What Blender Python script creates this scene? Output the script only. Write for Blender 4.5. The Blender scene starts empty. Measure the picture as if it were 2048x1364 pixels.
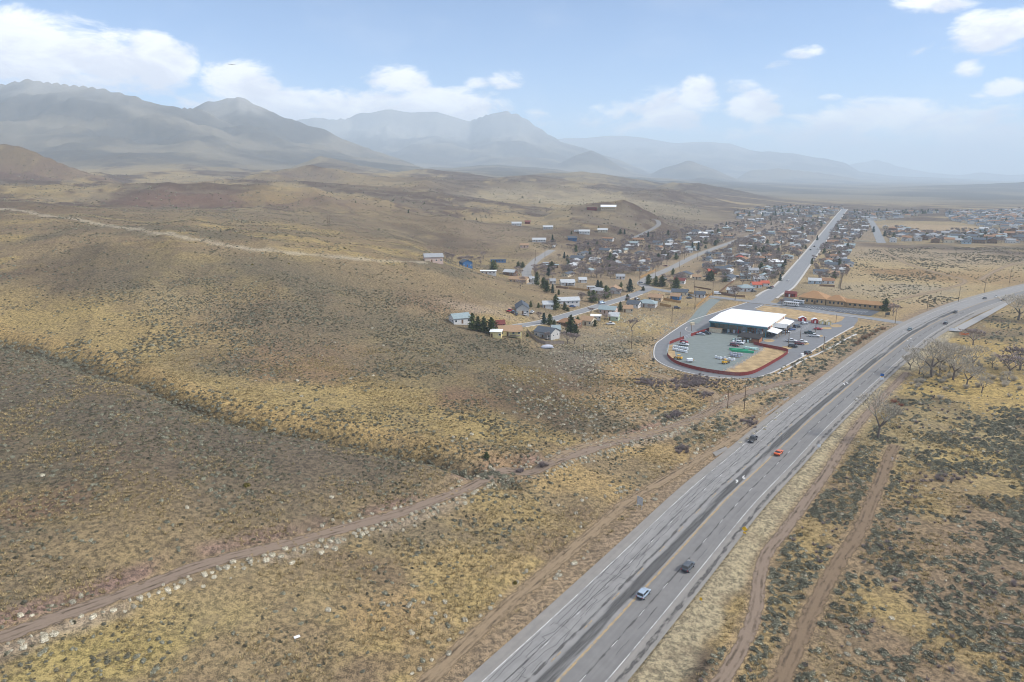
import bpy, bmesh, math, random
import numpy as np
from mathutils import Vector, Matrix

# ------------------------------------------------------------------ camera
SC = bpy.context.scene
COL = SC.collection
CAM_H = 90.0
FPX = 1365.0           # focal length in photograph pixels (2048 wide)
HORIZON = 355.0        # photograph row of the true horizon
PITCH = math.atan((682.0 - HORIZON) / FPX)
cam_data = bpy.data.cameras.new('camera')
cam_data.sensor_fit = 'HORIZONTAL'
cam_data.sensor_width = 36.0
cam_data.lens = 36.0 * FPX / 2048.0
cam_data.clip_start = 1.0
cam_data.clip_end = 60000.0
cam = bpy.data.objects.new('camera', cam_data)
cam.location = (0, 0, CAM_H)
cam.rotation_euler = (math.pi / 2 - PITCH, 0, 0)
COL.objects.link(cam)
SC.camera = cam

# ------------------------------------------------------------------ light, sky, exposure
SUN_EL, SUN_AZ = 41.0, 98.0         # sun azimuth measured from +Y towards +X
SKY_STRENGTH = 0.15
SUN_STRENGTH = 3.4
SC.view_settings.view_transform = 'Standard'
SC.view_settings.look = 'None'
SC.view_settings.exposure = 0.25
SC.view_settings.gamma = 1.0
SC.view_settings.use_curve_mapping = False
SC.render.engine = 'CYCLES'
SC.cycles.use_denoising = True
SC.cycles.max_bounces = 6
SC.cycles.diffuse_bounces = 2
SC.cycles.glossy_bounces = 2
SC.cycles.transmission_bounces = 2
SC.cycles.transparent_max_bounces = 8
SC.cycles.volume_bounces = 3
SC.cycles.use_adaptive_sampling = True
SC.cycles.adaptive_threshold = 0.01
SC.cycles.filter_width = 1.0

sun_data = bpy.data.lights.new('sun', 'SUN')
sun_data.energy = SUN_STRENGTH
sun_data.angle = math.radians(5)
sun_data.color = (1.0, 0.96, 0.91)
sun = bpy.data.objects.new('sun', sun_data)
_e, _a = math.radians(SUN_EL), math.radians(SUN_AZ)
_sd = Vector((math.cos(_e) * math.sin(_a), math.cos(_e) * math.cos(_a), math.sin(_e)))
sun.rotation_euler = _sd.to_track_quat('Z', 'Y').to_euler()
sun.location = (0, 0, 3000)
COL.objects.link(sun)


_c, _s = math.cos(PITCH), math.sin(PITCH)


def ray(u, v):
    u = np.asarray(u, float)
    v = np.asarray(v, float)
    x = (u - 1024) / FPX
    y = -(v - 682) / FPX
    return x, _c + y * _s, y * _c - _s


class NT:
    """small helper to wire shader nodes"""
    def __init__(self, tree):
        self.t = tree
        self.t.nodes.clear()

    def n(self, kind, **kw):
        node = self.t.nodes.new(kind)
        for k, v in kw.items():
            setattr(node, k, v)
        return node

    def link(self, a, b):
        self.t.links.new(a, b)

    def put(self, sock, v):
        if isinstance(v, bpy.types.NodeSocket):
            self.t.links.new(v, sock)
        else:
            sock.default_value = v

    def math(self, op, a, b=None, c=None, clamp=False):
        m = self.n('ShaderNodeMath', operation=op)
        m.use_clamp = clamp
        self.put(m.inputs[0], a)
        if b is not None:
            self.put(m.inputs[1], b)
        if c is not None:
            self.put(m.inputs[2], c)
        return m.outputs[0]

    def mix(self, f, a, b, blend='MIX'):
        m = self.n('ShaderNodeMix', data_type='RGBA', blend_type=blend)
        self.put(m.inputs[0], f)
        self.put(m.inputs[6], a if isinstance(a, bpy.types.NodeSocket) else (*a, 1)[:4])
        self.put(m.inputs[7], b if isinstance(b, bpy.types.NodeSocket) else (*b, 1)[:4])
        return m.outputs[2]

    def noise(self, vec, scale, detail=4, rough=0.55, dist=0.0, dims='3D'):
        m = self.n('ShaderNodeTexNoise', noise_dimensions=dims)
        if vec is not None:
            self.link(vec, m.inputs['Vector'])
        m.inputs['Scale'].default_value = scale
        m.inputs['Detail'].default_value = detail
        m.inputs['Roughness'].default_value = rough
        m.inputs['Distortion'].default_value = dist
        return m.outputs['Fac']

    def ramp(self, v, a, b, lo=0.0, hi=1.0, smooth=True):
        m = self.n('ShaderNodeMapRange', interpolation_type='SMOOTHSTEP' if smooth else 'LINEAR')
        self.put(m.inputs[0], v)
        for i, x in enumerate((a, b, lo, hi)):
            self.put(m.inputs[1 + i], x)
        return m.outputs[0]


world = bpy.data.worlds.new('World')
SC.world = world
world.use_nodes = True


def build_world():
    t = NT(world.node_tree)
    sky = t.n('ShaderNodeTexSky', sky_type='NISHITA')
    sky.sun_disc = False
    sky.sun_elevation = math.radians(SUN_EL)
    sky.sun_rotation = math.radians(SUN_AZ)
    sky.altitude = 3000
    sky.air_density = 1.0
    sky.dust_density = 0.0
    sky.ozone_density = 4.0
    tc = t.n('ShaderNodeTexCoord')
    d = tc.outputs['Generated']
    sep = t.n('ShaderNodeSeparateXYZ')
    t.link(d, sep.inputs[0])
    X, Y, Z = sep.outputs
    az = t.math('MULTIPLY', t.math('ARCTAN2', X, Y), 180 / math.pi)
    el = t.math('MULTIPLY', t.math('ARCSINE', Z), 180 / math.pi)
    comb = t.n('ShaderNodeCombineXYZ')
    t.put(comb.inputs[0], t.math('MULTIPLY', az, 0.05))
    t.put(comb.inputs[1], t.math('MULTIPLY', el, 0.11))
    p = comb.outputs[0]
    n1 = t.noise(p, 5.0, 10, 0.62, 0.35)
    n2 = t.noise(p, 2.2, 3, 0.5, 0.0)
    # single cumulus clouds: where the middle stands (pixel), half width and half height in pixels, density
    clouds = [
        (110, 115, 300, 95, 1.0), (-150, 90, 260, 100, 1.0), (320, 125, 95, 75, 1.0), (480, 170, 100, 62, 1.0), (410, 205, 100, 40, .6), (570, 222, 190, 50, .95), (720, 215, 200, 46, .95), (880, 214, 170, 50, .95),
        (795, 160, 88, 38, .85), (955, 168, 46, 18, .5), (1012, 160, 52, 24, .7), (1085, 240, 60, 40, .5), (1340, 210, 150, 58, .8), (1392, 188, 75, 40, .85), (1506, 215, 85, 42, 1.0), (1462, 176, 70, 24, .6), (1300, 240, 190, 44, .6),
        (1600, 106, 60, 18, .6), (1556, 127, 52, 16, .6), (1870, 8, 130, 26, .65), (1995, 60, 130, 56, .9), (1920, 92, 130, 28, .5), (1932, 136, 55, 24, .6), (2014, 176, 60, 24, .65), (1660, 195, 36, 12, .5), (1800, 250, 360, 70, .75), (1960, 300, 300, 70, .7), (1560, 262, 200, 40, .55),
    ]
    spec = []
    for (u, v, ru, rv, w) in clouds:
        x, y, z = float((u - 1024) / FPX), 1.0, 0.0
        dx, dy, dz = ray(u, v)
        a0, e0 = math.degrees(math.atan2(dx, dy)), math.degrees(math.atan2(dz, math.hypot(dx, dy)))
        kk = math.cos(math.radians(a0))
        spec.append((a0, e0, math.degrees(ru / FPX) * kk * kk, math.degrees(rv / FPX) * kk, w))
    # the rest of the sky carries the same broken cumulus
    spec += [
        (-58, 8, 9, 4, 0.9), (-80, 11, 13, 5, 0.9), (-104, 7, 9, 4, 0.9), (-128, 13, 13, 6, 0.9), (-155, 8, 12, 4, 0.9),
        (54, 9, 9, 4, 0.8), (74, 12, 11, 5, 0.9), (98, 8, 10, 4, 0.9), (122, 14, 13, 6, 0.9), (150, 9, 12, 5, 0.9), (176, 12, 12, 6, 0.9),
        (-30, 30, 12, 6, 0.7), (25, 34, 14, 6, 0.7), (80, 38, 16, 8, 0.8), (-90, 40, 16, 8, 0.8), (140, 36, 18, 8, 0.8), (-150, 38, 18, 8, 0.8),
    ]
    mask = None
    wsum = hsum = None
    for (a0, e0, ra, re, w) in spec:
        da = t.math('DIVIDE', t.math('SUBTRACT', az, a0), ra)
        de = t.math('DIVIDE', t.math('SUBTRACT', el, e0), re)
        r2 = t.math('ADD', t.math('MULTIPLY', da, da), t.math('MULTIPLY', de, de))
        m = t.math('MULTIPLY', t.math('MAXIMUM', t.math('SUBTRACT', 1.0, r2), 0.0), w)
        mask = m if mask is None else t.math('MAXIMUM', mask, m)
        h = t.math('MULTIPLY', m, de)
        wsum = m if wsum is None else t.math('ADD', wsum, m)
        hsum = h if hsum is None else t.math('ADD', hsum, h)
    # overhead the cover closes up, as the soft light on the ground shows
    over = t.ramp(el, 16.0, 34.0, 0.0, 0.62)
    mask = t.math('MAXIMUM', mask, over)
    height = t.math('DIVIDE', hsum, t.math('ADD', wsum, 0.02))
    dens = t.math('ADD', t.math('SUBTRACT', mask, 0.27), t.math('MULTIPLY', t.math('SUBTRACT', n1, 0.5), 1.9))
    dens = t.math('MULTIPLY', dens, t.ramp(mask, 0.0, 0.2))
    fac = t.ramp(dens, 0.0, 0.5)
    # thin high veil
    veil = t.math('MULTIPLY', t.ramp(n2, 0.45, 0.75), 0.10)
    fac = t.math('MAXIMUM', fac, veil)
    shade = t.math('ADD', t.ramp(t.noise(p, 4.0, 5, 0.6, 0.4), 0.3, 0.7), t.math('MULTIPLY', height, 0.7))
    ccol = t.mix(t.ramp(shade, 0.0, 1.1), (0.70, 0.70, 0.77), (1.0, 0.99, 0.98))
    skyc = t.n('ShaderNodeVectorMath', operation='SCALE')
    t.link(sky.outputs[0], skyc.inputs[0])
    skyc.inputs['Scale'].default_value = SKY_STRENGTH
    cl = t.n('ShaderNodeVectorMath', operation='SCALE')
    t.link(ccol, cl.inputs[0])
    cl.inputs['Scale'].default_value = CLOUD_LIGHT
    col = t.mix(fac, skyc.outputs[0], cl.outputs[0])
    bg = t.n('ShaderNodeBackground')
    t.link(col, bg.inputs[0])
    bg.inputs[1].default_value = 1.0
    out = t.n('ShaderNodeOutputWorld')
    t.link(bg.outputs[0], out.inputs[0])


CLOUD_LIGHT = 1.2
build_world()

# ------------------------------------------------------------------ pixel rays, noise, terrain heights


def flat(u, v, z=0.0):
    dx, dy, dz = ray(u, v)
    t = (z - CAM_H) / dz
    return np.array([dx * t, dy * t])


def at_depth(u, v, d):
    """point on the pixel ray whose forward (y) distance is d"""
    dx, dy, dz = ray(u, v)
    t = d / dy
    return np.array([dx * t, dy * t, CAM_H + dz * t])


def hash2(ix, iy, seed):
    h = (ix.astype(np.int64) * 374761393 + iy.astype(np.int64) * 668265263 + seed * 1442695041) & 0xFFFFFFFF
    h = ((h ^ (h >> 13)) * 1274126177) & 0xFFFFFFFF
    h = h ^ (h >> 16)
    return (h & 0xFFFFFF) / float(0xFFFFFF)


def vnoise(x, y, seed=0):
    ix = np.floor(x)
    iy = np.floor(y)
    fx = x - ix
    fy = y - iy
    fx = fx * fx * fx * (fx * (fx * 6 - 15) + 10)
    fy = fy * fy * fy * (fy * (fy * 6 - 15) + 10)
    ix = ix.astype(np.int64)
    iy = iy.astype(np.int64)
    a = hash2(ix, iy, seed)
    b = hash2(ix + 1, iy, seed)
    c = hash2(ix, iy + 1, seed)
    d = hash2(ix + 1, iy + 1, seed)
    return (a + (b - a) * fx) * (1 - fy) + (c + (d - c) * fx) * fy


def fbm(x, y, scale, octv=4, seed=0, gain=0.5, ridged=False):
    s = 0.0
    amp = 1.0
    tot = 0.0
    f = 1.0 / scale
    for o in range(octv):
        n = vnoise(x * f + 17.3 * o, y * f - 9.1 * o, seed + o)
        if ridged:
            n = 1 - np.abs(2 * n - 1)
        s = s + amp * n
        tot += amp
        amp *= gain
        f *= 2.03
    return s / tot


def sstep(a, b, x):
    t = np.clip((x - a) / (b - a), 0, 1)
    return t * t * (3 - 2 * t)


def poly_dist(x, y, pts):
    """distance from points to a polyline, and signed side (positive = right of the direction)"""
    best = np.full(np.shape(x), 1e9)
    side = np.zeros(np.shape(x))
    pts = np.asarray(pts, float)
    for (ax, ay), (bx, by) in zip(pts[:-1], pts[1:]):
        ex, ey = bx - ax, by - ay
        L = ex * ex + ey * ey + 1e-9
        t = np.clip(((x - ax) * ex + (y - ay) * ey) / L, 0, 1)
        dx = x - ax - t * ex
        dy = y - ay - t * ey
        d = np.sqrt(dx * dx + dy * dy)
        m = d < best
        best = np.where(m, d, best)
        side = np.where(m, np.sign(dx * ey - dy * ex), side)
    return best, side


def in_poly(x, y, pts):
    pts = np.asarray(pts, float)
    inside = np.zeros(np.shape(x), bool)
    j = len(pts) - 1
    for i in range(len(pts)):
        xi, yi = pts[i]
        xj, yj = pts[j]
        c = ((yi > y) != (yj > y)) & (x < (xj - xi) * (y - yi) / (yj - yi + 1e-12) + xi)
        inside ^= c
        j = i
    return inside


def resample(pts, step):
    """Catmull-Rom through the points, resampled at an even step"""
    P = np.asarray(pts, float)
    ext = np.vstack([2 * P[0] - P[1], P, 2 * P[-1] - P[-2]])
    out = []
    for i in range(1, len(ext) - 2):
        p0, p1, p2, p3 = ext[i - 1:i + 3]
        k = max(2, int(np.linalg.norm(p2 - p1) / step * 1.5))
        for q in np.linspace(0, 1, k, endpoint=False):
            out.append(0.5 * ((2 * p1) + (-p0 + p2) * q + (2 * p0 - 5 * p1 + 4 * p2 - p3) * q * q + (-p0 + 3 * p1 - 3 * p2 + p3) * q ** 3))
    out.append(ext[-2])
    out = np.array(out)
    seg = np.r_[0, np.cumsum(np.linalg.norm(np.diff(out, axis=0), axis=1))]
    n = max(2, int(seg[-1] / step) + 1)
    s = np.linspace(0, seg[-1], n)
    return np.stack([np.interp(s, seg, out[:, k]) for k in range(out.shape[1])], 1)


# control points of the land: (u, v, height) where the row fixes the distance, or (u, v, None, distance)
CTRL = [
    (0, 1364, 9), (300, 1364, 6), (600, 1364, 3), (850, 1364, 0.6), (1050, 1364, 0), (1400, 1364, 0), (1800, 1364, -1), (2048, 1364, -1.5),
    (0, 1275, 11.5), (300, 1165, 10.3), (600, 1085, 8.4), (850, 1010, 6.6), (1050, 940, 5), (1160, 900, 4), (1300, 860, 2.2), (1450, 790, 0.8),
    (450, 1230, 7), (750, 1150, 4.5), (950, 1060, 3), (1100, 1000, 1.5), (900, 1250, 0.8), (1250, 950, 0.6),
    (0, 1000, 17.5), (300, 950, 16.5), (600, 950, 12.5), (850, 930, 9),
    (0, 800, 23), (300, 850, 19), (0, 695, 26), (250, 775, 22), (480, 850, 16), (620, 875, 13), (960, 935, 7),
    (0, 655, 26), (250, 745, 20.5), (480, 825, 15), (620, 850, 12.5), (850, 900, 8.5), (1000, 930, 6),
    (0, 560, 38), (250, 600, 32), (500, 650, 24), (750, 700, 16), (950, 750, 10), (1100, 820, 5),
    (0, 470, 52), (250, 510, 46), (500, 550, 37), (700, 580, 28), (900, 640, 14.5), (1000, 680, 9), (1120, 720, 4), (1200, 700, 2),
    (0, 412, 62), (150, 430, 60), (300, 455, 55), (450, 480, 50), (600, 500, 44), (700, 510, 40), (800, 517, 35), (860, 522, 31), (900, 538, 26.5), (960, 552, 21.5),
    (1010, 572, 15.5), (1060, 590, 10.5), (1100, 608, 6.5), (1150, 640, 3.5),
    (0, 395, 64), (300, 430, 53), (500, 450, 48), (700, 470, 40), (850, 492, 24), (870, 512, 12), (940, 525, 9), (1000, 505, 9), (1060, 540, 4), (1010, 560, 5), (1120, 560, 2),
    (300, 400, None, 1050), (500, 415, None, 950), (700, 430, None, 880), (900, 450, None, 880), (1100, 470, None, 880), (1250, 500, 3), (1400, 470, 3), (1300, 560, 1),
    (0, 368, None, 1500), (300, 378, None, 1400), (600, 385, None, 1300), (900, 410, None, 1250), (1100, 432, None, 1200), (1300, 445, None, 1250), (1450, 420, None, 1700),
    (0, 345, None, 2200), (400, 350, None, 2200), (800, 362, None, 2000), (1050, 372, None, 2000), (1300, 395, None, 2000), (1500, 405, None, 2150),
    (0, 335, None, 3200), (400, 338, None, 3200), (800, 350, None, 3200), (1100, 356, None, 3400), (1300, 370, None, 3300), (1500, 386, None, 3600), (1700, 390, None, 3600), (2048, 388, None, 4200),
    (0, 320, None, 6000), (500, 330, None, 6000), (1000, 340, None, 6500), (1500, 365, None, 7000), (2048, 370, None, 8000), (1000, 345, None, 12000), (2048, 362, None, 14000), (0, 320, None, 12000),
    (1700, 900, 0), (2048, 1100, -1), (2048, 800, -0.5), (2048, 650, 0), (1500, 680, 0), (1400, 640, 0), (1300, 700, 0.3), (1600, 560, 0), (1700, 480, 0), (1950, 500, 0),
    (1650, 430, 0), (1850, 425, 0), (2048, 450, 0), (1500, 520, 0), (1200, 620, 2.0), (1320, 610, 0.5), (1350, 770, 0.5), (1250, 800, 2), (1700, 640, 0), (1900, 600, 0), (1500, 850, 0),
]


def az_lr(x, y):
    r = np.hypot(x, y)
    return np.arctan2(x, y), np.log(r)


def build_rbf():
    A, L, Zc = [], [], []
    for c in CTRL:
        if c[2] is not None:
            p = flat(c[0], c[1], c[2])
            z = c[2]
        else:
            q = at_depth(c[0], c[1], c[3])
            p, z = q[:2], q[2]
        a, l = az_lr(p[0], p[1])
        A.append(a)
        L.append(l)
        Zc.append(z)
    # outside the picture the land goes on
    for a in (-1.05, 1.05):
        for r, zl, zr in ((30, 5, -1), (150, 22, -1), (400, 60, -1), (900, 80, 0), (2000, 120, 0), (5000, 200, 10), (14000, 300, 40)):
            A.append(a)
            L.append(math.log(r))
            Zc.append(zl if a < 0 else zr)
    for a in (-0.5, 0, 0.5):
        A.append(a)
        L.append(math.log(30))
        Zc.append(6 if a < 0 else (1 if a == 0 else -1))
    A = np.array(A) * 2.2
    L = np.array(L)
    Zc = np.array(Zc)
    n = len(A)

    def kern(d):
        return np.sqrt(d * d + 0.015 ** 2)
    D = np.hypot(A[:, None] - A[None], L[:, None] - L[None])
    M = np.zeros((n + 1, n + 1))
    M[:n, :n] = -kern(D) - np.eye(n) * 0.004
    M[:n, n] = 1
    M[n, :n] = 1
    w = np.linalg.solve(M, np.r_[Zc, 0])

    def ev(a, l):
        out = np.full(np.shape(a), w[n])
        for i in range(n):
            out = out - w[i] * kern(np.hypot(a * 2.2 - A[i], l - L[i]))
        return out
    return ev


NA, NR = 620, 760
AZ0, AZ1 = math.radians(-56), math.radians(56)
R0, R1 = 28.0, 26000.0
L0, L1 = math.log(R0), math.log(R1)
az_g = np.linspace(AZ0, AZ1, NA)
lr_g = np.linspace(L0, L1, NR)
GA, GL = np.meshgrid(az_g, lr_g)
GX = np.exp(GL) * np.sin(GA)
GY = np.exp(GL) * np.cos(GA)


def bilin(grid, a, l):
    fa = np.clip((np.asarray(a) - AZ0) / (AZ1 - AZ0) * (NA - 1), 0, NA - 1.001)
    fl = np.clip((np.asarray(l) - L0) / (L1 - L0) * (NR - 1), 0, NR - 1.001)
    i = fa.astype(int)
    j = fl.astype(int)
    p = fa - i
    q = fl - j
    return (grid[j, i] * (1 - p) + grid[j, i + 1] * p) * (1 - q) + (grid[j + 1, i] * (1 - p) + grid[j + 1, i + 1] * p) * q


# coarse evaluation, then upsample
def upsample(ev):
    ca = np.linspace(AZ0, AZ1, 130)
    cl = np.linspace(L0, L1, 200)
    a, l = np.meshgrid(ca, cl)
    g = ev(a, l)
    k = np.array([1, 4, 6, 4, 1]) / 16
    fa = (az_g - AZ0) / (AZ1 - AZ0) * 129
    fl = (lr_g - L0) / (L1 - L0) * 199

    def cub(g, f, axis):
        n = g.shape[axis]
        i = np.clip(np.floor(f).astype(int), 0, n - 2)
        t = f - i

        def tk(o):
            return np.take(g, np.clip(i + o, 0, n - 1), axis)
        sh = [1, 1]
        sh[axis] = len(f)
        t = t.reshape(sh)
        a, b, c, d = tk(-1), tk(0), tk(1), tk(2)
        return 0.5 * (2 * b + (c - a) * t + (2 * a - 5 * b + 4 * c - d) * t * t + (-a + 3 * b - 3 * c + d) * t ** 3)
    return cub(cub(g, fa, 1), fl, 0)


BASE = upsample(build_rbf())

# hills and mountain ranges: crest line in pixels with its distance, width of the near slope, of the far slope
RANGES = [
    # (name seed, near slope share of distance, far share, power, noise, [(u, v, d)...])
    (1, 0.46, 0.35, 1.25, 0.16, [(-420, 200, 3900), (-250, 150, 3900), (-120, 175, 3900), (0, 165, 3900), (70, 160, 3900), (130, 164, 3850), (200, 178, 3800), (250, 190, 3800), (300, 204, 3800), (360, 212, 3900), (410, 222, 4100), (480, 262, 4100), (560, 310, 4000), (640, 350, 3900)]),
    (2, 0.42, 0.35, 1.1, 0.16, [(300, 290, 4400), (360, 235, 4500), (400, 210, 4600), (440, 200, 4600), (475, 190, 4600), (500, 201, 4600), (540, 224, 4600), (590, 243, 4700), (650, 262, 4700), (720, 289, 4700), (800, 316, 4600), (860, 345, 4500)]),
    (3, 0.36, 0.3, 1.2, 0.16, [(480, 262, 7000), (560, 250, 7000), (590, 241, 7000), (625, 233, 7000), (660, 238, 7000), (700, 234, 7200), (725, 222, 7200), (770, 218, 7200), (870, 223, 7200), (940, 240, 7200), (980, 226, 7000), (1010, 220, 7000), (1040, 228, 6900), (1080, 256, 6800), (1120, 281, 6700), (1180, 300, 6700), (1240, 320, 6600), (1300, 345, 6500)]),
    (4, 0.32, 0.3, 1.1, 0.14, [(980, 300, 10000), (1130, 275, 10000), (1250, 270, 10000), (1350, 284, 9800), (1430, 283, 9600), (1460, 286, 9500), (1500, 300, 9400), (1570, 304, 9400), (1650, 316, 9300), (1690, 325, 9200), (1720, 343, 9200), (1790, 352, 9200), (1900, 356, 9000), (2000, 362, 9000)]),
    (5, 0.15, 0.2, 1.2, 0.08, [(1500, 330, 13000), (1650, 335, 13000), (1700, 328, 13000), (1755, 318, 13000), (1800, 333, 13000), (1860, 345, 13000), (1920, 350, 12500), (1960, 344, 12000), (2020, 350, 12000), (2100, 345, 12000), (2300, 340, 12000), (2500, 345, 12000)]),
    (6, 0.14, 0.15, 1.3, 0.10, [(1060, 350, 5200), (1110, 330, 5200), (1150, 309, 5200), (1183, 300, 5200), (1215, 315, 5200), (1255, 340, 5200), (1290, 362, 5200)]),
    (7, 0.12, 0.15, 1.3, 0.12, [(1270, 365, 5400), (1320, 338, 5400), (1375, 320, 5400), (1410, 330, 5400), (1455, 350, 5400), (1510, 372, 5400)]),
    (8, 0.12, 0.15, 1.3, 0.12, [(1450, 372, 6200), (1500, 340, 6300), (1560, 336, 6300), (1640, 345, 6400), (1700, 355, 6400), (1760, 366, 6400), (1850, 380, 6400)]),
    (9, 0.30, 0.3, 1.1, 0.24, [(-300, 270, 1500), (-150, 278, 1500), (0, 290, 1500), (60, 303, 1500), (130, 326, 1500), (200, 346, 1480), (260, 364, 1450)]),
    (10, 0.14, 0.2, 1.3, 0.12, [(430, 372, 1900), (520, 350, 1900), (570, 340, 1900), (620, 336, 1900), (680, 342, 1900), (740, 356, 1900), (790, 368, 1900)]),
    (11, 0.14, 0.2, 1.2, 0.12, [(560, 348, 3000), (610, 328, 3000), (640, 315, 3000), (665, 318, 3000), (720, 331, 3000), (800, 345, 3000), (860, 352, 3000)]),
    (12, 0.14, 0.16, 1.3, 0.1, [(100, 402, 1080), (220, 385, 1080), (330, 373, 1100), (430, 366, 1120), (520, 372, 1150), (620, 380, 1150), (720, 392, 1120), (800, 408, 1100)]),
    (13, 0.28, 0.5, 1.0, 0.1, [(1090, 440, 1080), (1140, 420, 1120), (1200, 415, 1150), (1250, 417, 1150), (1300, 428, 1150), (1340, 445, 1150)]),
    (14, 0.14, 0.2, 1.3, 0.1, [(1180, 408, 1900), (1240, 388, 1950), (1320, 380, 2000), (1400, 388, 2050), (1460, 402, 2100), (1500, 412, 2100)]),
    (15, 0.12, 0.2, 1.3, 0.1, [(900, 372, 2300), (1000, 356, 2400), (1060, 352, 2400), (1150, 362, 2400), (1250, 374, 2500)]),
    (19, 0.18, 0.2, 1.1, 0.2, [(620, 366, 2600), (700, 354, 2600), (780, 348, 2650), (860, 345, 2650), (960, 352, 2600), (1050, 364, 2600)]),
    (20, 0.18, 0.2, 1.1, 0.2, [(960, 362, 3000), (1080, 348, 3050), (1160, 345, 3050), (1240, 352, 3000), (1340, 370, 3000)]),
    (21, 0.18, 0.2, 1.1, 0.2, [(1200, 388, 2700), (1320, 372, 2700), (1400, 370, 2750), (1480, 382, 2750), (1570, 400, 2700)]),
    (22, 0.16, 0.2, 1.1, 0.2, [(660, 408, 1500), (740, 392, 1500), (820, 384, 1500), (900, 388, 1500), (1000, 400, 1480), (1090, 420, 1450)]),
    (23, 0.14, 0.16, 1.1, 0.2, [(790, 436, 1250), (880, 418, 1280), (960, 412, 1300), (1030, 419, 1280), (1110, 438, 1250)]),
    (24, 0.2, 0.2, 1.1, 0.2, [(80, 348, 3000), (170, 338, 3000), (250, 330, 3000), (350, 326, 3000), (450, 333, 3000), (560, 350, 3000)]),
    (17, 0.36, 0.3, 1.1, 0.12, [(1380, 398, 3550), (1500, 392, 3600), (1600, 382, 3600), (1700, 378, 3700), (1800, 374, 3700), (1900, 370, 3800), (2048, 364, 3800), (2300, 360, 3800), (2600, 350, 3800)]),
    (18, 0.3, 0.3, 1.1, 0.14, [(840, 352, 3600), (930, 336, 3700), (1000, 330, 3800), (1080, 338, 3800), (1160, 348, 3800), (1260, 362, 3800)]),
    (16, 0.10, 0.12, 1.3, 0.14, [(1290, 388, 4200), (1370, 362, 4300), (1400, 355, 4300), (1440, 362, 4300), (1500, 380, 4300)]),
]


FAR_K = 1.5      # how much farther the mountain ranges stand than first guessed


def range_height(spec):
    seed, near, far, power, nz, pts = spec
    P = np.array([at_depth(u, v, d * (FAR_K if d > 3500 and seed > 2 else 1.2 if seed < 3 else 1.0)) for u, v, d in pts])
    a, l = az_lr(P[:, 0], P[:, 1])
    rr = np.exp(l)
    o = np.argsort(a)
    am, wz = a[o], P[o, 2]
    cz = np.interp(GA, am, wz)
    cr = np.interp(GA, am, rr[o])
    edge = sstep(am[0] - 0.05, am[0] + 0.01, GA) * (1 - sstep(am[-1] - 0.01, am[-1] + 0.05, GA))
    R = np.exp(GL)
    wob = (fbm(GX, GY, rr.mean() * 0.09, 4, seed * 31) - 0.5) * rr.mean() * 0.10
    q = (R - cr + wob * sstep(0.0, 0.3, np.abs(R - cr) / (near * cr))) / cr
    t = np.where(q < 0, 1 + q / near, 1 - q / far)
    prof = np.clip(t, 0, 1) ** (power + 0.35)
    ridge = fbm(GX, GY, rr.mean() * 0.085, 6, seed * 77, 0.55, ridged=True)
    prof = prof * (1 - nz * 3.6 * (1 - ridge) * np.clip((1 - t) * 5, 0, 1))
    z = BASE + (cz - BASE) * prof * edge
    return np.where((t > 0) & (edge > 0.001) & (cz > BASE - 5), np.maximum(z, BASE), BASE)


LAND = BASE.copy()
for spec in RANGES:
    LAND = np.maximum(LAND, range_height(spec))

# the highway: reference line is the solid yellow line; offsets to the right are positive
HWY_PX = [(1040, 1440), (1118, 1358), (1200, 1272), (1333.4, 1128.1), (1450.8, 1000), (1530, 925), (1614.8, 844), (1712.5, 760), (1780, 705), (1849, 656), (1944, 612), (2048, 581), (2170, 553)]
HWY = resample([flat(*p) for p in HWY_PX], 4.0)
_d0 = HWY[0] - HWY[3]
_d0 /= np.linalg.norm(_d0)
HWY = np.vstack([[HWY[0] + _d0 * k for k in range(60, 0, -4)], HWY])


def offset_line(line, off):
    t = np.gradient(line, axis=0)
    t /= np.linalg.norm(t, axis=1)[:, None]
    nrm = np.stack([t[:, 1], -t[:, 0]], 1)
    off = np.broadcast_to(np.asarray(off, float), (len(line),))
    return line + nrm * off[:, None]


def px_line(px, step=3.0, z=0.0):
    return resample([flat(u, v, z) for u, v in px], step)


RAVINE_PX = [(-150, 640, 25), (0, 672, 25), (120, 705, 23), (250, 758, 20), (330, 785, 19), (400, 812, 17), (480, 840, 14.5), (550, 852, 13.3), (620, 861, 12.5), (720, 878, 11), (850, 905, 8.6), (960, 931, 6.6), (1040, 946, 5)]
RAVINE = resample([flat(u, v, z) for u, v, z in RAVINE_PX], 6.0)


def carve(LAND):
    R = np.exp(GL)
    near = R < 1400
    x, y = GX[near], GY[near]
    z = LAND[near]
    d, _ = poly_dist(x, y, RAVINE[::2])
    dip = 6.0 * np.exp(-(d / (4.5 + 3 * vnoise(x / 20, y / 20, 5))) ** 2)
    z = z - dip
    # soft rolling relief, none on the built-up flat
    hilly = sstep(2.0, 12.0, z)
    z = z + hilly * (fbm(x, y, 110, 3, 11) - 0.5) * 4.0
    z = z + sstep(14, 36, z) * (fbm(x + 0.4 * y, y * 0.45, 90, 4, 13, ridged=True) - 0.6) * 9.0
    z = z + (0.25 + 0.75 * hilly) * (fbm(x, y, 14, 3, 12) - 0.5) * 0.9
    # the highway lies on a low bank
    dh, side = poly_dist(x, y, HWY[::3])
    sd = dh * side
    off = np.where(sd > -2, np.maximum(sd - 10.5, 0), np.maximum(-sd - 14.0, 0))
    k = 1 - sstep(1.0, 16.0, off)
    bank = np.where(off < 0.3, -0.35, -0.12 - 0.9 * sstep(0.3, 8, off) * np.where(sd > 0, 1.0, 0.5))
    z = z * (1 - k) + bank * k
    # level ground under the streets, the yard and the houses
    return near, z


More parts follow.
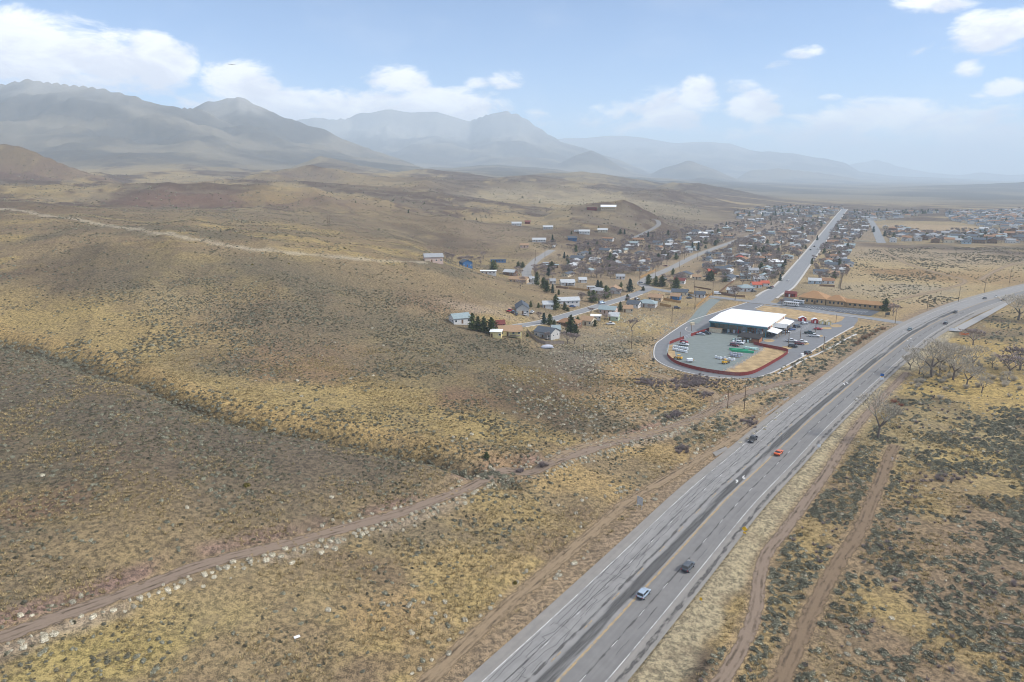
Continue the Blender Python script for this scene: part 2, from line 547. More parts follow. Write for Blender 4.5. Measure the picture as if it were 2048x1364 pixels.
_m, _z = carve(LAND)
LAND[_m] = _z
_R = np.exp(GL)
LAND = LAND + sstep(650, 1300, _R) * (1 - sstep(5000, 9000, _R)) * (fbm(GX, GY, 420, 5, 21, ridged=True) - 0.55) * 44 * sstep(12, 55, LAND)

# ------------------------------------------------------------------ streets and pads (pixel lines -> ground)
def zp(X, Y, k=1):
    """zoom coordinates of the four study crops -> photograph pixels"""
    ox, oy, s = {1: (1280, 560, 3.657), 2: (840, 480, 4.096), 3: (1000, 400, 4.096), 4: (1400, 400, 3.16)}[k]
    return ox + X / s, oy + Y / s


def land_xy(x, y):
    a, l = az_lr(np.asarray(x, float), np.asarray(y, float))
    return bilin(LAND, a, l)


def land_hit(u, v):
    """where the pixel rays meet the land; returns x, y, z"""
    dx, dy, dz = ray(np.atleast_1d(u), np.atleast_1d(v))
    h = np.hypot(dx, dy)
    r = np.exp(np.linspace(math.log(40), math.log(16000), 1400))
    a = np.arctan2(dx, dy)
    zr = CAM_H + dz[:, None] / h[:, None] * r[None]
    g = bilin(LAND, np.broadcast_to(a[:, None], zr.shape), np.broadcast_to(np.log(r)[None], zr.shape)) - zr
    hit = g > 0
    k = np.where(hit.any(1), hit.argmax(1), len(r) - 1)
    k0 = np.maximum(k - 1, 0)
    i = np.arange(len(k))
    g0, g1 = g[i, k0], g[i, k]
    t = np.where(g1 - g0 != 0, -g0 / (g1 - g0 + 1e-12), 0).clip(0, 1)
    rr = r[k0] + (r[k] - r[k0]) * t
    x, y = rr * np.sin(a), rr * np.cos(a)
    return x, y, land_xy(x, y)


def hit1(u, v):
    x, y, z = land_hit([u], [v])
    return float(x[0]), float(y[0]), float(z[0])


STREETS = {
    # name: (width, [(u, v) ...], label-less setting)
    'town_road': (13.5, [(1516, 607), (1545, 586), (1570, 571), (1603, 531), (1642, 481), (1661, 456), (1679, 431), (1690, 418)]),
    'church_street': (9.0, [(1300, 577), (1360, 586), (1430, 594), (1485, 601), (1534, 606), (1594, 615), (1663, 626), (1745, 637), (1800, 645), (1835, 650)]),
    'residential_street': (8.5, [(1004, 655), (1040, 651), (1080, 645), (1115, 636), (1150, 626), (1210, 608), (1256, 594), (1300, 577)]),
    'hill_street': (9.0, [(1300, 577), (1284, 567), (1296, 557), (1312, 549), (1342, 536), (1390, 512), (1439, 493), (1488, 476), (1530, 462)]),
    'upper_street': (9.0, [(1066, 568), (1056, 556), (1054, 540), (1073, 520), (1090, 509), (1104, 499)]),
    'access_road': (7.0, [(1266, 476), (1285, 468), (1305, 458), (1317, 449), (1315, 442), (1305, 436)]),
    'valley_street': (12.0, [(1763, 486), (1756, 470), (1750, 456), (1742, 443), (1737, 436)]),
    'gravel_lane': (8.0, [(1432, 598), (1411, 615), (1396, 634), (1384, 646)]),
}
STREET_W = {}
for _n, (_w, _px) in STREETS.items():
    _x, _y, _zz = land_hit([p[0] for p in _px], [p[1] for p in _px])
    STREET_W[_n] = (resample(np.stack([_x, _y], 1), 5.0), _w)

PAD_PX = [zp(*p) for p in [(905, 178), (780, 165), (560, 236), (365, 300), (255, 365), (160, 432), (115, 470), (100, 540), (125, 590), (220, 640), (360, 680), (520, 708), (740, 720), (850, 714), (915, 695), (1010, 655), (1200, 555), (1400, 430), (1560, 340), (1592, 300), (1594, 280), (1520, 266), (1300, 235)]]
PAD = np.array([flat(u, v) for u, v in PAD_PX])
CHURCH_PX = [zp(*p) for p in [(900, 150), (1040, 60), (1400, 80), (1780, 170), (1900, 250), (1760, 300), (1300, 250)]]
CHURCH = np.array([flat(u, v) for u, v in CHURCH_PX])


def level_ground():
    R = np.exp(GL)
    near = (R < 2600) & (R > 200)
    x, y, z = GX[near], GY[near], LAND[near]
    for poly, lv in ((PAD, -0.12), (CHURCH, -0.12)):
        ins = in_poly(x, y, poly)
        d, _ = poly_dist(x, y, np.vstack([poly, poly[:1]]))
        k = np.where(ins, 1.0, 1 - sstep(0, 8, d))
        z = z * (1 - k) + lv * k
    for n, (line, w) in STREET_W.items():
        zl = land_xy(line[:, 0], line[:, 1])
        kk = np.ones(9) / 9
        zl = np.convolve(np.pad(zl, 4, mode='edge'), kk, 'valid')
        # nearest line sample
        best = np.full(len(x), 1e9)
        zt = np.zeros(len(x))
        box = (x > line[:, 0].min() - 30) & (x < line[:, 0].max() + 30) & (y > line[:, 1].min() - 30) & (y < line[:, 1].max() + 30)
        xi, yi = x[box], y[box]
        b = np.full(len(xi), 1e9)
        zi = np.zeros(len(xi))
        for (px_, py_), zz in zip(line, zl):
            d = np.hypot(xi - px_, yi - py_)
            m = d < b
            b = np.where(m, d, b)
            zi = np.where(m, zz, zi)
        best[box] = b
        zt[box] = zi
        k = 1 - sstep(w / 2 + 1.5, w / 2 + 9, best)
        z = z * (1 - k) + (zt - 0.12) * k
    LAND[near] = z


level_ground()

# dirt tracks: (width, pixel line) on the land
TRACKS = {
    'hillside_track': (4.6, [(-60, 1290), (0, 1273), (100, 1240), (200, 1207), (300, 1168), (400, 1130), (500, 1104), (600, 1080), (700, 1054), (800, 1027), (900, 987), (1000, 955), (1060, 938), (1110, 924), (1160, 905), (1230, 888), (1300, 868), (1380, 842), (1440, 812), (1490, 788), (1560, 768), (1600, 762)]),
    'side_track': (4.5, [(1100, 925), (1130, 905), (1160, 892), (1240, 878), (1320, 862), (1380, 846), (1430, 815), (1425, 785), (1370, 768), (1300, 745)]),
    'roadside_track': (4.0, [(800, 1420), (858, 1360), (950, 1270), (1033, 1195), (1120, 1120), (1200, 1052), (1252, 1006), (1330, 960), (1400, 918), (1456, 884), (1510, 850), (1570, 800)]),
    'verge_track': (3.2, [(1400, 1420), (1440, 1364), (1480, 1300), (1510, 1225), (1520, 1150), (1535, 1105), (1570, 1060), (1610, 1005), (1650, 950), (1685, 895), (1720, 845), (1770, 790), (1815, 745)]),
    'brush_track': (3.8, [(1530, 1420), (1560, 1364), (1600, 1275), (1640, 1190), (1680, 1120), (1720, 1060), (1745, 1000), (1765, 950), (1778, 915), (1790, 890)]),
    'field_track': (4.0, [(1790, 600), (1880, 580), (1930, 562), (1870, 545), (1820, 530), (1790, 515), (1760, 500)]),
    'fence_track': (4.0, [(1960, 560), (1985, 545), (2020, 530), (2060, 522)]),
    'ridge_track': (4.0, [(0, 417), (150, 438), (300, 463), (450, 489), (560, 502), (700, 516), (790, 521), (850, 523)]),
}
TRACK_W = {}
for _n, (_w, _px) in TRACKS.items():
    _x, _y, _zz = land_hit([p[0] for p in _px], [p[1] for p in _px])
    TRACK_W[_n] = (resample(np.stack([_x, _y], 1), 1.6), _w)


def smooth_under_tracks():
    R = np.exp(GL)
    near = R < 900
    x, y, z = GX[near], GY[near], LAND[near]
    for n, (line, w) in TRACK_W.items():
        L = line[::2]
        zl = land_xy(L[:, 0], L[:, 1])
        zl = np.convolve(np.pad(zl, 5, mode='edge'), np.ones(11) / 11, 'valid')
        box = (x > L[:, 0].min() - 20) & (x < L[:, 0].max() + 20) & (y > L[:, 1].min() - 20) & (y < L[:, 1].max() + 20)
        xi, yi = x[box], y[box]
        b = np.full(len(xi), 1e9)
        zi = np.zeros(len(xi))
        for (px_, py_), zz in zip(L, zl):
            d = np.hypot(xi - px_, yi - py_)
            m = d < b
            b = np.where(m, d, b)
            zi = np.where(m, zz, zi)
        k = 1 - sstep(w / 2 + 0.4, w / 2 + 4.5, b)
        zz = z[box]
        z[box] = zz * (1 - k) + (zi - 0.05) * k
    LAND[near] = z


smooth_under_tracks()

# ------------------------------------------------------------------ colour of the ground cover
GRASS_Y = np.array((0.335, 0.255, 0.112))      # bleached cheatgrass
GRASS_T = np.array((0.235, 0.18, 0.105))     # tan grass
SOIL = np.array((0.18, 0.13, 0.085))        # bare brown soil
SOIL_R = np.array((0.18, 0.115, 0.08))      # reddish soil
SAGE = np.array((0.145, 0.122, 0.082))       # grey olive scrub
SAGE_D = np.array((0.11, 0.09, 0.064))     # dark scrub
DIRT = np.array((0.32, 0.225, 0.115))       # ochre dirt
VERGE = np.array((0.335, 0.29, 0.195))        # mown khaki verge
FROST = np.array((0.50, 0.52, 0.53))
PALE = np.array((0.42, 0.37, 0.28))


def patch(u, v, ru, rv, soft=0.5, seed=0, wob=0.5):
    """soft elliptical patch on the ground, centred under a pixel; radii are pixels turned into metres there"""
    x0, y0, z0 = hit1(u, v)
    xr, yr, _ = hit1(u + ru, v)
    xu, yu, _ = hit1(u, v - rv)
    xd, yd, _ = hit1(u, v + rv)
    a = math.hypot(xr - x0, yr - y0)
    b = max(2.0, 0.5 * math.hypot(xu - xd, yu - yd))
    b = min(b, a * 14)
    nx, ny = x0 / math.hypot(x0, y0), y0 / math.hypot(x0, y0)
    r0 = math.hypot(x0, y0)
    ext = 1 + soft + wob
    a0 = math.atan2(x0, y0)
    da = max(0.004, math.atan2(a * ext, max(1.0, r0 - b * ext)) * 1.2)
    i0, i1 = np.searchsorted(az_g, [a0 - da, a0 + da])
    j0, j1 = np.searchsorted(lr_g, [math.log(max(R0, r0 - b * ext - a)), math.log(r0 + b * ext + a)])
    sl = (slice(max(0, j0), j1 + 1), slice(max(0, i0), i1 + 1))
    X, Y = GX[sl], GY[sl]
    dx, dy = X - x0, Y - y0
    q = np.sqrt(((dx * ny - dy * nx) / a) ** 2 + ((dx * nx + dy * ny) / b) ** 2)
    q = q + (fbm(X, Y, max(6.0, a * 0.5), 4, 300 + seed) - 0.5) * wob * 2
    return sl, 1 - sstep(1 - soft, 1 + soft, q)


def dist_far(line, margin, rmax=1500.0):
    """distance to a line, worked out only near it (1e9 elsewhere)"""
    L = np.asarray(line)
    box = (GX > L[:, 0].min() - margin) & (GX < L[:, 0].max() + margin) & (GY > L[:, 1].min() - margin) & (GY < L[:, 1].max() + margin) & (np.exp(GL) < rmax)
    d = np.full(GX.shape, 1e9)
    sd = np.zeros(GX.shape)
    xb, yb = GX[box], GY[box]
    # coarse pass, then exact near the line
    dc = np.full(len(xb), 1e9)
    for p in L[::max(1, len(L) // 60)]:
        dc = np.minimum(dc, np.hypot(xb - p[0], yb - p[1]))
    seg = np.linalg.norm(np.diff(L, axis=0), axis=1).sum() / 60
    nr = dc < margin + seg
    dd = np.full(len(xb), 1e9)
    ss = np.zeros(len(xb))
    dd[nr], ss[nr] = poly_dist(xb[nr], yb[nr], L)
    d[box] = dd
    sd[box] = ss
    return d, sd


def build_colour():
    R = np.exp(GL)
    n_a = fbm(GX, GY, 60, 5, 40)
    n_b = fbm(GX * 0.5, GY, 22, 4, 41)
    n_c = fbm(GX, GY, 9, 3, 42)
    n_far = fbm(GX, GY, 420, 5, 43)
    g = lambda m: m[..., None]
    C = GRASS_T * g(1 - 0 * n_a)
    C = C * (1 - g(sstep(0.40, 0.62, n_a))) + SAGE * g(sstep(0.40, 0.62, n_a))
    C = C * (1 - g(0.75 * sstep(0.50, 0.66, n_b))) + GRASS_Y * g(0.75 * sstep(0.50, 0.66, n_b))
    C = C * (1 - g(0.6 * sstep(0.54, 0.7, n_c))) + SOIL * g(0.6 * sstep(0.54, 0.7, n_c))
    # far hills: patches of brown scrub and straw grass
    fk = sstep(500, 1000, R)
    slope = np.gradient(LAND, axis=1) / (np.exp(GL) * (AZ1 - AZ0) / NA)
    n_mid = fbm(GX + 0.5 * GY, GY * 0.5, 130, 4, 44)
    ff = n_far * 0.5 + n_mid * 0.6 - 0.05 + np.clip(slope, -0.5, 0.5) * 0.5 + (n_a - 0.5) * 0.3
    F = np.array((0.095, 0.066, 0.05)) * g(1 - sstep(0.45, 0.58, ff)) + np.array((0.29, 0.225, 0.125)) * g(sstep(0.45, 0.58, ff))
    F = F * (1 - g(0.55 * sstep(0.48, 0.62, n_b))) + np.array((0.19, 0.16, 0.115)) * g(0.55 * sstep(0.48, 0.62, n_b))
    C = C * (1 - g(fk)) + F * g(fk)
    mt = sstep(2400, 3600, R)
    Mc = np.array((0.085, 0.078, 0.07)) * g(1 - sstep(0.4, 0.62, n_far)) + np.array((0.19, 0.165, 0.125)) * g(sstep(0.4, 0.65, n_far))
    C = C * (1 - g(mt)) + Mc * g(mt)
    fr = sstep(420, 760, LAND + (n_far - 0.5) * 260 + (n_a - 0.5) * 160) * 0.4
    C = C * (1 - g(fr)) + FROST * g(fr)

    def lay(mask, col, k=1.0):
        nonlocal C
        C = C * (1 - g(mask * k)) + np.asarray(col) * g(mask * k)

    # ---- left hillside, as the photograph shows it
    for i, (u, v, ru, rv, col, k) in enumerate([
        (250, 880, 360, 130, SAGE_D, 0.6), (560, 860, 220, 55, SAGE_D, 0.55), (60, 760, 140, 80, SAGE_D, 0.45), (760, 915, 190, 30, SAGE_D, 0.6),
        (420, 1010, 330, 60, GRASS_T, 0.6), (120, 1120, 220, 70, GRASS_T, 0.6), (80, 1010, 90, 30, SOIL_R, 0.6), (300, 905, 120, 30, SOIL, 0.6),
        (250, 690, 230, 45, GRASS_Y, 0.7), (560, 790, 220, 50, GRASS_Y, 0.7), (780, 780, 160, 60, GRASS_Y, 0.6), (80, 640, 120, 26, GRASS_Y, 0.8),
        (120, 560, 190, 44, (0.115, 0.085, 0.06), 0.7), (200, 500, 130, 16, SAGE_D, 0.6), (500, 640, 200, 50, SOIL, 0.65), (620, 720, 130, 40, SOIL_R, 0.65), (700, 640, 160, 50, SAGE, 0.65),
        (880, 690, 160, 60, SAGE, 0.65), (930, 800, 60, 22, SOIL_R, 0.75), (880, 600, 80, 20, SOIL_R, 0.5), (1080, 800, 120, 60, (0.125, 0.09, 0.06), 0.8), (1170, 760, 60, 40, (0.14, 0.10, 0.07), 0.6),
        (1180, 690, 90, 45, (0.19, 0.17, 0.14), 0.6), (980, 700, 70, 40, SAGE, 0.5), (960, 850, 120, 30, GRASS_Y, 0.6),
        (420, 540, 260, 40, SAGE, 0.65), (700, 560, 150, 30, SAGE, 0.6), (860, 570, 150, 26, GRASS_T, 0.5), (330, 610, 120, 30, (0.30, 0.24, 0.13), 0.5),
        # flat below the track
        (200, 1320, 260, 60, (0.34, 0.28, 0.10), 0.5), (520, 1200, 200, 60, (0.30, 0.235, 0.125), 0.6), (560, 1300, 200, 50, (0.25, 0.19, 0.11), 0.6), (850, 1070, 150, 40, (0.19, 0.155, 0.105), 0.75),
        (780, 1230, 90, 45, DIRT, 0.7), (950, 1130, 130, 35, (0.36, 0.27, 0.13), 0.6), (900, 1260, 70, 40, (0.33, 0.25, 0.13), 0.6), (1000, 1010, 90, 30, GRASS_Y, 0.6), (1150, 960, 110, 30, (0.36, 0.26, 0.12), 0.7),
        (1300, 900, 90, 22, (0.36, 0.26, 0.12), 0.7), (930, 955, 90, 16, (0.36, 0.28, 0.17), 0.85),
        (1290, 800, 120, 40, DIRT, 0.7), (1430, 765, 110, 26, DIRT, 0.9), (1260, 740, 50, 28, (0.34, 0.24, 0.12), 0.9), (1360, 770, 60, 16, (0.36, 0.26, 0.14), 0.7), (1300, 830, 70, 14, (0.30, 0.23, 0.15), 0.7),
        (1240, 650, 70, 20, GRASS_Y, 0.7), (1310, 640, 60, 18, (0.40, 0.32, 0.18), 0.6),
        # brown and yellow mid hills
        (470, 395, 150, 18, (0.15, 0.095, 0.07), 0.8), (330, 400, 90, 12, (0.16, 0.10, 0.075), 0.7), (650, 405, 110, 14, (0.16, 0.11, 0.08), 0.6), (540, 390, 55, 16, GRASS_Y, 0.45), (60, 330, 90, 20, GRASS_T, 0.5), (60, 375, 80, 10, GRASS_Y, 0.5),
        (150, 352, 110, 10, (0.15, 0.10, 0.08), 0.6), (330, 425, 120, 8, GRASS_T, 0.6), (600, 440, 140, 10, (0.17, 0.135, 0.095), 0.6), (860, 440, 140, 14, GRASS_T, 0.5), (1000, 470, 90, 18, (0.22, 0.17, 0.12), 0.6),
        (620, 352, 90, 10, (0.15, 0.115, 0.095), 0.7), (760, 372, 120, 12, GRASS_T, 0.6), (1200, 435, 70, 14, (0.21, 0.175, 0.125), 0.5), (1120, 400, 160, 14, (0.33, 0.28, 0.19), 0.6), (1320, 420, 90, 14, (0.33, 0.28, 0.18), 0.5),
        # right of the highway
        (1900, 1150, 260, 200, (0.235, 0.175, 0.115), 0.85), (1850, 880, 160, 60, (0.34, 0.27, 0.14), 0.7), (1960, 770, 120, 50, (0.42, 0.31, 0.12), 0.75), (1840, 1000, 60, 30, GRASS_Y, 0.6), (1930, 910, 70, 24, GRASS_Y, 0.8), (1760, 1200, 60, 34, GRASS_Y, 0.6),
        (1950, 700, 110, 20, (0.44, 0.32, 0.12), 0.7), (1620, 1080, 60, 60, GRASS_Y, 0.55), (1820, 1240, 110, 30, GRASS_Y, 0.6), (1980, 1330, 110, 30, GRASS_Y, 0.5), (1480, 1280, 50, 60, (0.42, 0.31, 0.14), 0.7), (1390, 1335, 36, 36, (0.075, 0.06, 0.05), 0.8),
        # the open field beyond the town edge
        (1830, 540, 200, 45, (0.40, 0.31, 0.17), 0.85), (1860, 512, 170, 14, (0.29, 0.235, 0.17), 0.7), (1850, 549, 110, 8, (0.26, 0.165, 0.08), 0.85), (1760, 580, 110, 14, (0.33, 0.28, 0.20), 0.6), (1990, 555, 90, 14, DIRT, 0.7), (1850, 575, 60, 6, (0.26, 0.24, 0.20), 0.6),
        (1860, 455, 100, 6, (0.36, 0.27, 0.17), 0.8),
        # town lots
        (1400, 530, 200, 40, (0.30, 0.235, 0.155), 0.7), (1230, 570, 160, 34, (0.30, 0.23, 0.15), 0.6), (1400, 590, 130, 16, (0.33, 0.255, 0.15), 0.7), (1600, 460, 120, 22, (0.25, 0.20, 0.155), 0.8), (1220, 520, 120, 20, (0.28, 0.22, 0.155), 0.6),
        (1180, 655, 60, 14, (0.30, 0.24, 0.16), 0.6), (1070, 630, 60, 10, (0.34, 0.27, 0.18), 0.7), (950, 618, 60, 9, (0.36, 0.29, 0.22), 0.6),
    ]):
        sl, mk = patch(u, v, ru, rv, 0.55, i, 0.55)
        C[sl] = C[sl] * (1 - g(mk * k)) + np.asarray(col) * g(mk * k)
    # reddish cut bank above the hillside track, pale strip of stones on the ridge
    tr = TRACK_W['hillside_track'][0]
    d, s = dist_far(tr[::4], 12)
    up = (s < 0)
    nb = fbm(GX, GY, 16, 3, 50)
    lay(np.where(up, sstep(2.2, 3.2, d) * (1 - sstep(5.0, 9.0, d)), 0) * sstep(0.40, 0.6, nb), (0.24, 0.16, 0.135), 0.8)
    lay(np.where(~up, sstep(2.2, 3.0, d) * (1 - sstep(4.5, 7.0, d)), 0) * sstep(0.35, 0.6, nb), (0.33, 0.27, 0.21), 0.7)
    dR, sR = dist_far(TRACK_W['ridge_track'][0][::6], 16)
    lay((1 - sstep(1.0, 6.5, dR + (n_c - 0.5) * 9)), PALE, 0.7)
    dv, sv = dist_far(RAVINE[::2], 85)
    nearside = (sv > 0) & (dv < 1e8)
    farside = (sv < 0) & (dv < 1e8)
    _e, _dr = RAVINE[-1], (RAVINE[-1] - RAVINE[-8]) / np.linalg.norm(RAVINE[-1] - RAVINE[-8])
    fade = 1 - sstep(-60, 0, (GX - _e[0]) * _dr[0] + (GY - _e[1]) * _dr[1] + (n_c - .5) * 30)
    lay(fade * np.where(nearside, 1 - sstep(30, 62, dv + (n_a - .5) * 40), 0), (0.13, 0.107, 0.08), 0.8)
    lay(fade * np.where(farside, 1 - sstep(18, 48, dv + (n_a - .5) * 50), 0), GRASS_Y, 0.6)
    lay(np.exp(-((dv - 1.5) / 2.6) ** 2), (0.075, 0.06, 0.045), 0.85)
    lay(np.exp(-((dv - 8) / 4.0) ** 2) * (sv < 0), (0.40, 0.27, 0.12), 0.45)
    # highway verges
    dh, sh = dist_far(HWY[::3], 45)
    sd = dh * sh
    vr = sstep(9.5, 10.5, sd) * (1 - sstep(15.5, 18.5, sd + (n_c - 0.5) * 5)) * (R < 520)
    lay(vr, VERGE, 0.9)
    vl = sstep(13.0, 14.5, -sd) * (1 - sstep(17.5, 24, -sd + (n_c - 0.5) * 8)) * (R < 600)
    lay(vl, (0.27, 0.205, 0.14), 0.9)
    vl2 = sstep(19.0, 22.0, -sd) * (1 - sstep(30, 36, -sd + (n_c - 0.5) * 8)) * (R < 600) * (R > 240)
    lay(vl2, (0.36, 0.27, 0.16), 0.6)
    # soft brown beside every dirt track
    for n, (line, w) in TRACK_W.items():
        if n == 'ridge_track':
            continue
        d, s = dist_far(line[::4], 9)
        lay(1 - sstep(w * 0.45, w * 0.5 + 1.8, d + (n_c - 0.5) * 1.5), (0.27, 0.20, 0.125), 0.7)
    for nme in ('gravel_lane', 'town_road', 'church_street', 'residential_street', 'hill_street', 'upper_street'):
        line, w = STREET_W[nme]
        d, s = dist_far(line[::2], 16)
        lay(1 - sstep(w * 0.5, w * 0.5 + 5, d), (0.34, 0.28, 0.19), 0.6)
    dp, _ = dist_far(np.vstack([PAD, PAD[:1]]), 24)
    lay((1 - sstep(1, 12, dp + (n_c - 0.5) * 8)), (0.35, 0.26, 0.15), 0.8)
    return C


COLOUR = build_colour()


# ------------------------------------------------------------------ materials
def new_mat(name):
    m = bpy.data.materials.new(name)
    m.use_nodes = True
    return m, NT(m.node_tree)


def finish(t, col, rough=0.9, bump=None, bump_d=0.05, spec=0.2, metal=0.0, extra=None):
    b = t.n('ShaderNodeBsdfPrincipled')
    t.put(b.inputs['Base Color'], col if isinstance(col, bpy.types.NodeSocket) else (*col, 1)[:4])
    t.put(b.inputs['Roughness'], rough)
    b.inputs['Specular IOR Level'].default_value = spec
    b.inputs['Metallic'].default_value = metal
    if bump is not None:
        bn = t.n('ShaderNodeBump')
        bn.inputs['Strength'].default_value = 1.0
        bn.inputs['Distance'].default_value = bump_d
        t.link(bump, bn.inputs['Height'])
        t.link(bn.outputs[0], b.inputs['Normal'])
    o = t.n('ShaderNodeOutputMaterial')
    t.link(b.outputs[0], o.inputs[0])
    return b, o


def ground_material():
    m, t = new_mat('dry_scrub_ground')
    at = t.n('ShaderNodeAttribute', attribute_name='cover')
    geo = t.n('ShaderNodeNewGeometry')
    P = geo.outputs['Position']
    n1 = t.noise(P, 0.9, 5, 0.65)
    n2 = t.noise(P, 0.16, 4, 0.6)
    n3 = t.noise(P, 4.0, 3, 0.6)
    n4 = t.noise(P, 0.022, 5, 0.65)
    k = t.math('ADD', t.math('MULTIPLY', t.ramp(n1, 0.3, 0.7), 0.55), t.math('MULTIPLY', t.ramp(n3, 0.3, 0.7), 0.45))
    c = t.mix(t.ramp(k, 0.1, 0.9), (0.36, 0.37, 0.39), (1.42, 1.38, 1.30))
    col = t.mix(1.0, at.outputs['Color'], c, 'MULTIPLY')
    col2 = t.mix(t.math('MULTIPLY', t.ramp(n2, 0.5, 0.72), 0.45), col, (0.16, 0.12, 0.08))
    col3 = t.mix(t.math('MULTIPLY', t.ramp(n4, 0.52, 0.75), 0.15), col2, (0.40, 0.33, 0.17))
    h = t.math('ADD', n1, t.math('MULTIPLY', n3, 0.4))
    finish(t, col3, 0.95, h, 0.35, 0.1)
    return m


MAT = {'ground': ground_material()}


def tag(o, label=None, cat=None, group=None, kind=None):
    if label:
        o['label'] = label
    if cat:
        o['category'] = cat
    if group:
        o['group'] = group
    if kind:
        o['kind'] = kind
    return o


def link(name, mesh, mat=None, parent=None):
    o = bpy.data.objects.new(name, mesh)
    COL.objects.link(o)
    if mat is not None and isinstance(mesh, bpy.types.Mesh) and not mesh.materials:
        mesh.materials.append(MAT[mat] if isinstance(mat, str) else mat)
    if parent is not None:
        o.parent = parent
    return o


def grid_mesh(name, V, nr, nc, smooth=True):
    """regular grid of vertices -> quads, built quickly"""
    idx = np.arange(nr * nc).reshape(nr, nc)
    q = np.stack([idx[:-1, :-1], idx[:-1, 1:], idx[1:, 1:], idx[1:, :-1]], -1).reshape(-1, 4)
    me = bpy.data.meshes.new(name)
    me.vertices.add(len(V))
    me.vertices.foreach_set('co', np.asarray(V, np.float32).ravel())
    me.loops.add(q.size)
    me.loops.foreach_set('vertex_index', q.ravel().astype(np.int32))
    me.polygons.add(len(q))
    me.polygons.foreach_set('loop_start', np.arange(0, q.size, 4, dtype=np.int32))
    if smooth:
        me.polygons.foreach_set('use_smooth', np.ones(len(q), bool))
    me.update()
    return me


V = np.stack([GX, GY, LAND], -1).reshape(-1, 3)
# wind the quads upwards
me = grid_mesh('ground', V, NR, NA)
me.flip_normals()
ca = me.color_attributes.new('cover', 'FLOAT_COLOR', 'POINT')
ca.data.foreach_set('color', np.concatenate([COLOUR.reshape(-1, 3), np.ones((NR * NA, 1))], 1).astype(np.float32).ravel())
GROUND = tag(link('ground', me, 'ground'), 'dry scrub covered valley floor, hillsides and mountains', 'ground', None, 'structure')


# ------------------------------------------------------------------ haze: one closed box of pale air round everything
def build_haze():
    m = bpy.data.materials.new('haze_air')
    m.use_nodes = True
    t = NT(m.node_tree)
    v = t.n('ShaderNodeVolumePrincipled')
    v.inputs['Color'].default_value = (0.76, 0.89, 1.0, 1)
    v.inputs['Density'].default_value = HAZE_DENSITY
    v.inputs['Anisotropy'].default_value = 0.0
    v.inputs['Density Attribute'].default_value = ''
    v.inputs['Color Attribute'].default_value = ''
    v.inputs['Temperature Attribute'].default_value = ''
    o = t.n('ShaderNodeOutputMaterial')
    t.link(v.outputs[0], o.inputs['Volume'])
    x, y0, y1 = 22000.0, -400.0, 26600.0
    z0, z1 = float(LAND.min()) - 1.5, float(LAND.max()) + 12
    vs = [(sx, sy, sz) for sz in (z0, z1) for sx, sy in ((-x, y0), (x, y0), (x, y1), (-x, y1))]
    fs = [(3, 2, 1, 0), (4, 5, 6, 7), (0, 1, 5, 4), (1, 2, 6, 5), (2, 3, 7, 6), (3, 0, 4, 7)]
    me = bpy.data.meshes.new('haze')
    me.from_pydata(vs, [], fs)
    me.update()
    o = link('haze', me, m)
    tag(o, 'pale blue haze filling the valley air', 'haze', None, 'stuff')
    return o


HAZE_DENSITY = 1.25e-4
build_haze()

# ------------------------------------------------------------------ mesh builder
class MB:
    """collects faces and links them as one mesh object"""
    def __init__(self):
        self.v, self.f, self.m = [], [], []

    def poly(self, pts, mi=0):
        n = len(self.v)
        self.v += [tuple(map(float, p)) for p in pts]
        self.f.append(tuple(range(n, n + len(pts))))
        self.m.append(mi)

    def box(self, x0, y0, z0, x1, y1, z1, mi=0):
        n = len(self.v)
        self.v += [(x0, y0, z0), (x1, y0, z0), (x1, y1, z0), (x0, y1, z0), (x0, y0, z1), (x1, y0, z1), (x1, y1, z1), (x0, y1, z1)]
        for q in ((3, 2, 1, 0), (4, 5, 6, 7), (0, 1, 5, 4), (1, 2, 6, 5), (2, 3, 7, 6), (3, 0, 4, 7)):
            self.f.append(tuple(n + i for i in q))
            self.m.append(mi)

    def tube(self, p0, p1, r0, r1=None, n=6, mi=0, cap=True):
        r1 = r0 if r1 is None else r1
        p0, p1 = Vector(p0), Vector(p1)
        d = (p1 - p0)
        if d.length < 1e-6:
            return
        q = d.to_track_quat('Z', 'Y')
        k = len(self.v)
        for p, r in ((p0, r0), (p1, r1)):
            for i in range(n):
                a = 2 * math.pi * i / n
                self.v.append(tuple(p + q @ Vector((r * math.cos(a), r * math.sin(a), 0))))
        for i in range(n):
            j = (i + 1) % n
            self.f.append((k + i, k + j, k + n + j, k + n + i))
            self.m.append(mi)
        if cap:
            self.f.append(tuple(k + i for i in reversed(range(n))))
            self.f.append(tuple(k + n + i for i in range(n)))
            self.m += [mi, mi]

    def prism(self, pts2, z0, z1, mi=0):
        """vertical prism over a counter-clockwise outline"""
        n = len(pts2)
        k = len(self.v)
        self.v += [(p[0], p[1], z0) for p in pts2] + [(p[0], p[1], z1) for p in pts2]
        self.f.append(tuple(k + i for i in reversed(range(n))))
        self.f.append(tuple(k + n + i for i in range(n)))
        self.m += [mi, mi]
        for i in range(n):
            j = (i + 1) % n
            self.f.append((k + i, k + j, k + n + j, k + n + i))
            self.m.append(mi)

    def mesh(self, name, mats=None, smooth=False):
        me = bpy.data.meshes.new(name)
        me.from_pydata(self.v, [], self.f)
        if mats is not None:
            mats = mats if isinstance(mats, (list, tuple)) else [mats]
            for x in mats:
                me.materials.append(MAT[x] if isinstance(x, str) else x)
            if len(mats) > 1:
                me.polygons.foreach_set('material_index', self.m)
        if smooth:
            me.polygons.foreach_set('use_smooth', [True] * len(self.f))
        me.update()
        return me

    def build(self, name, mats=None, parent=None, smooth=False):
        return link(name, self.mesh(name, mats, smooth), None, parent)


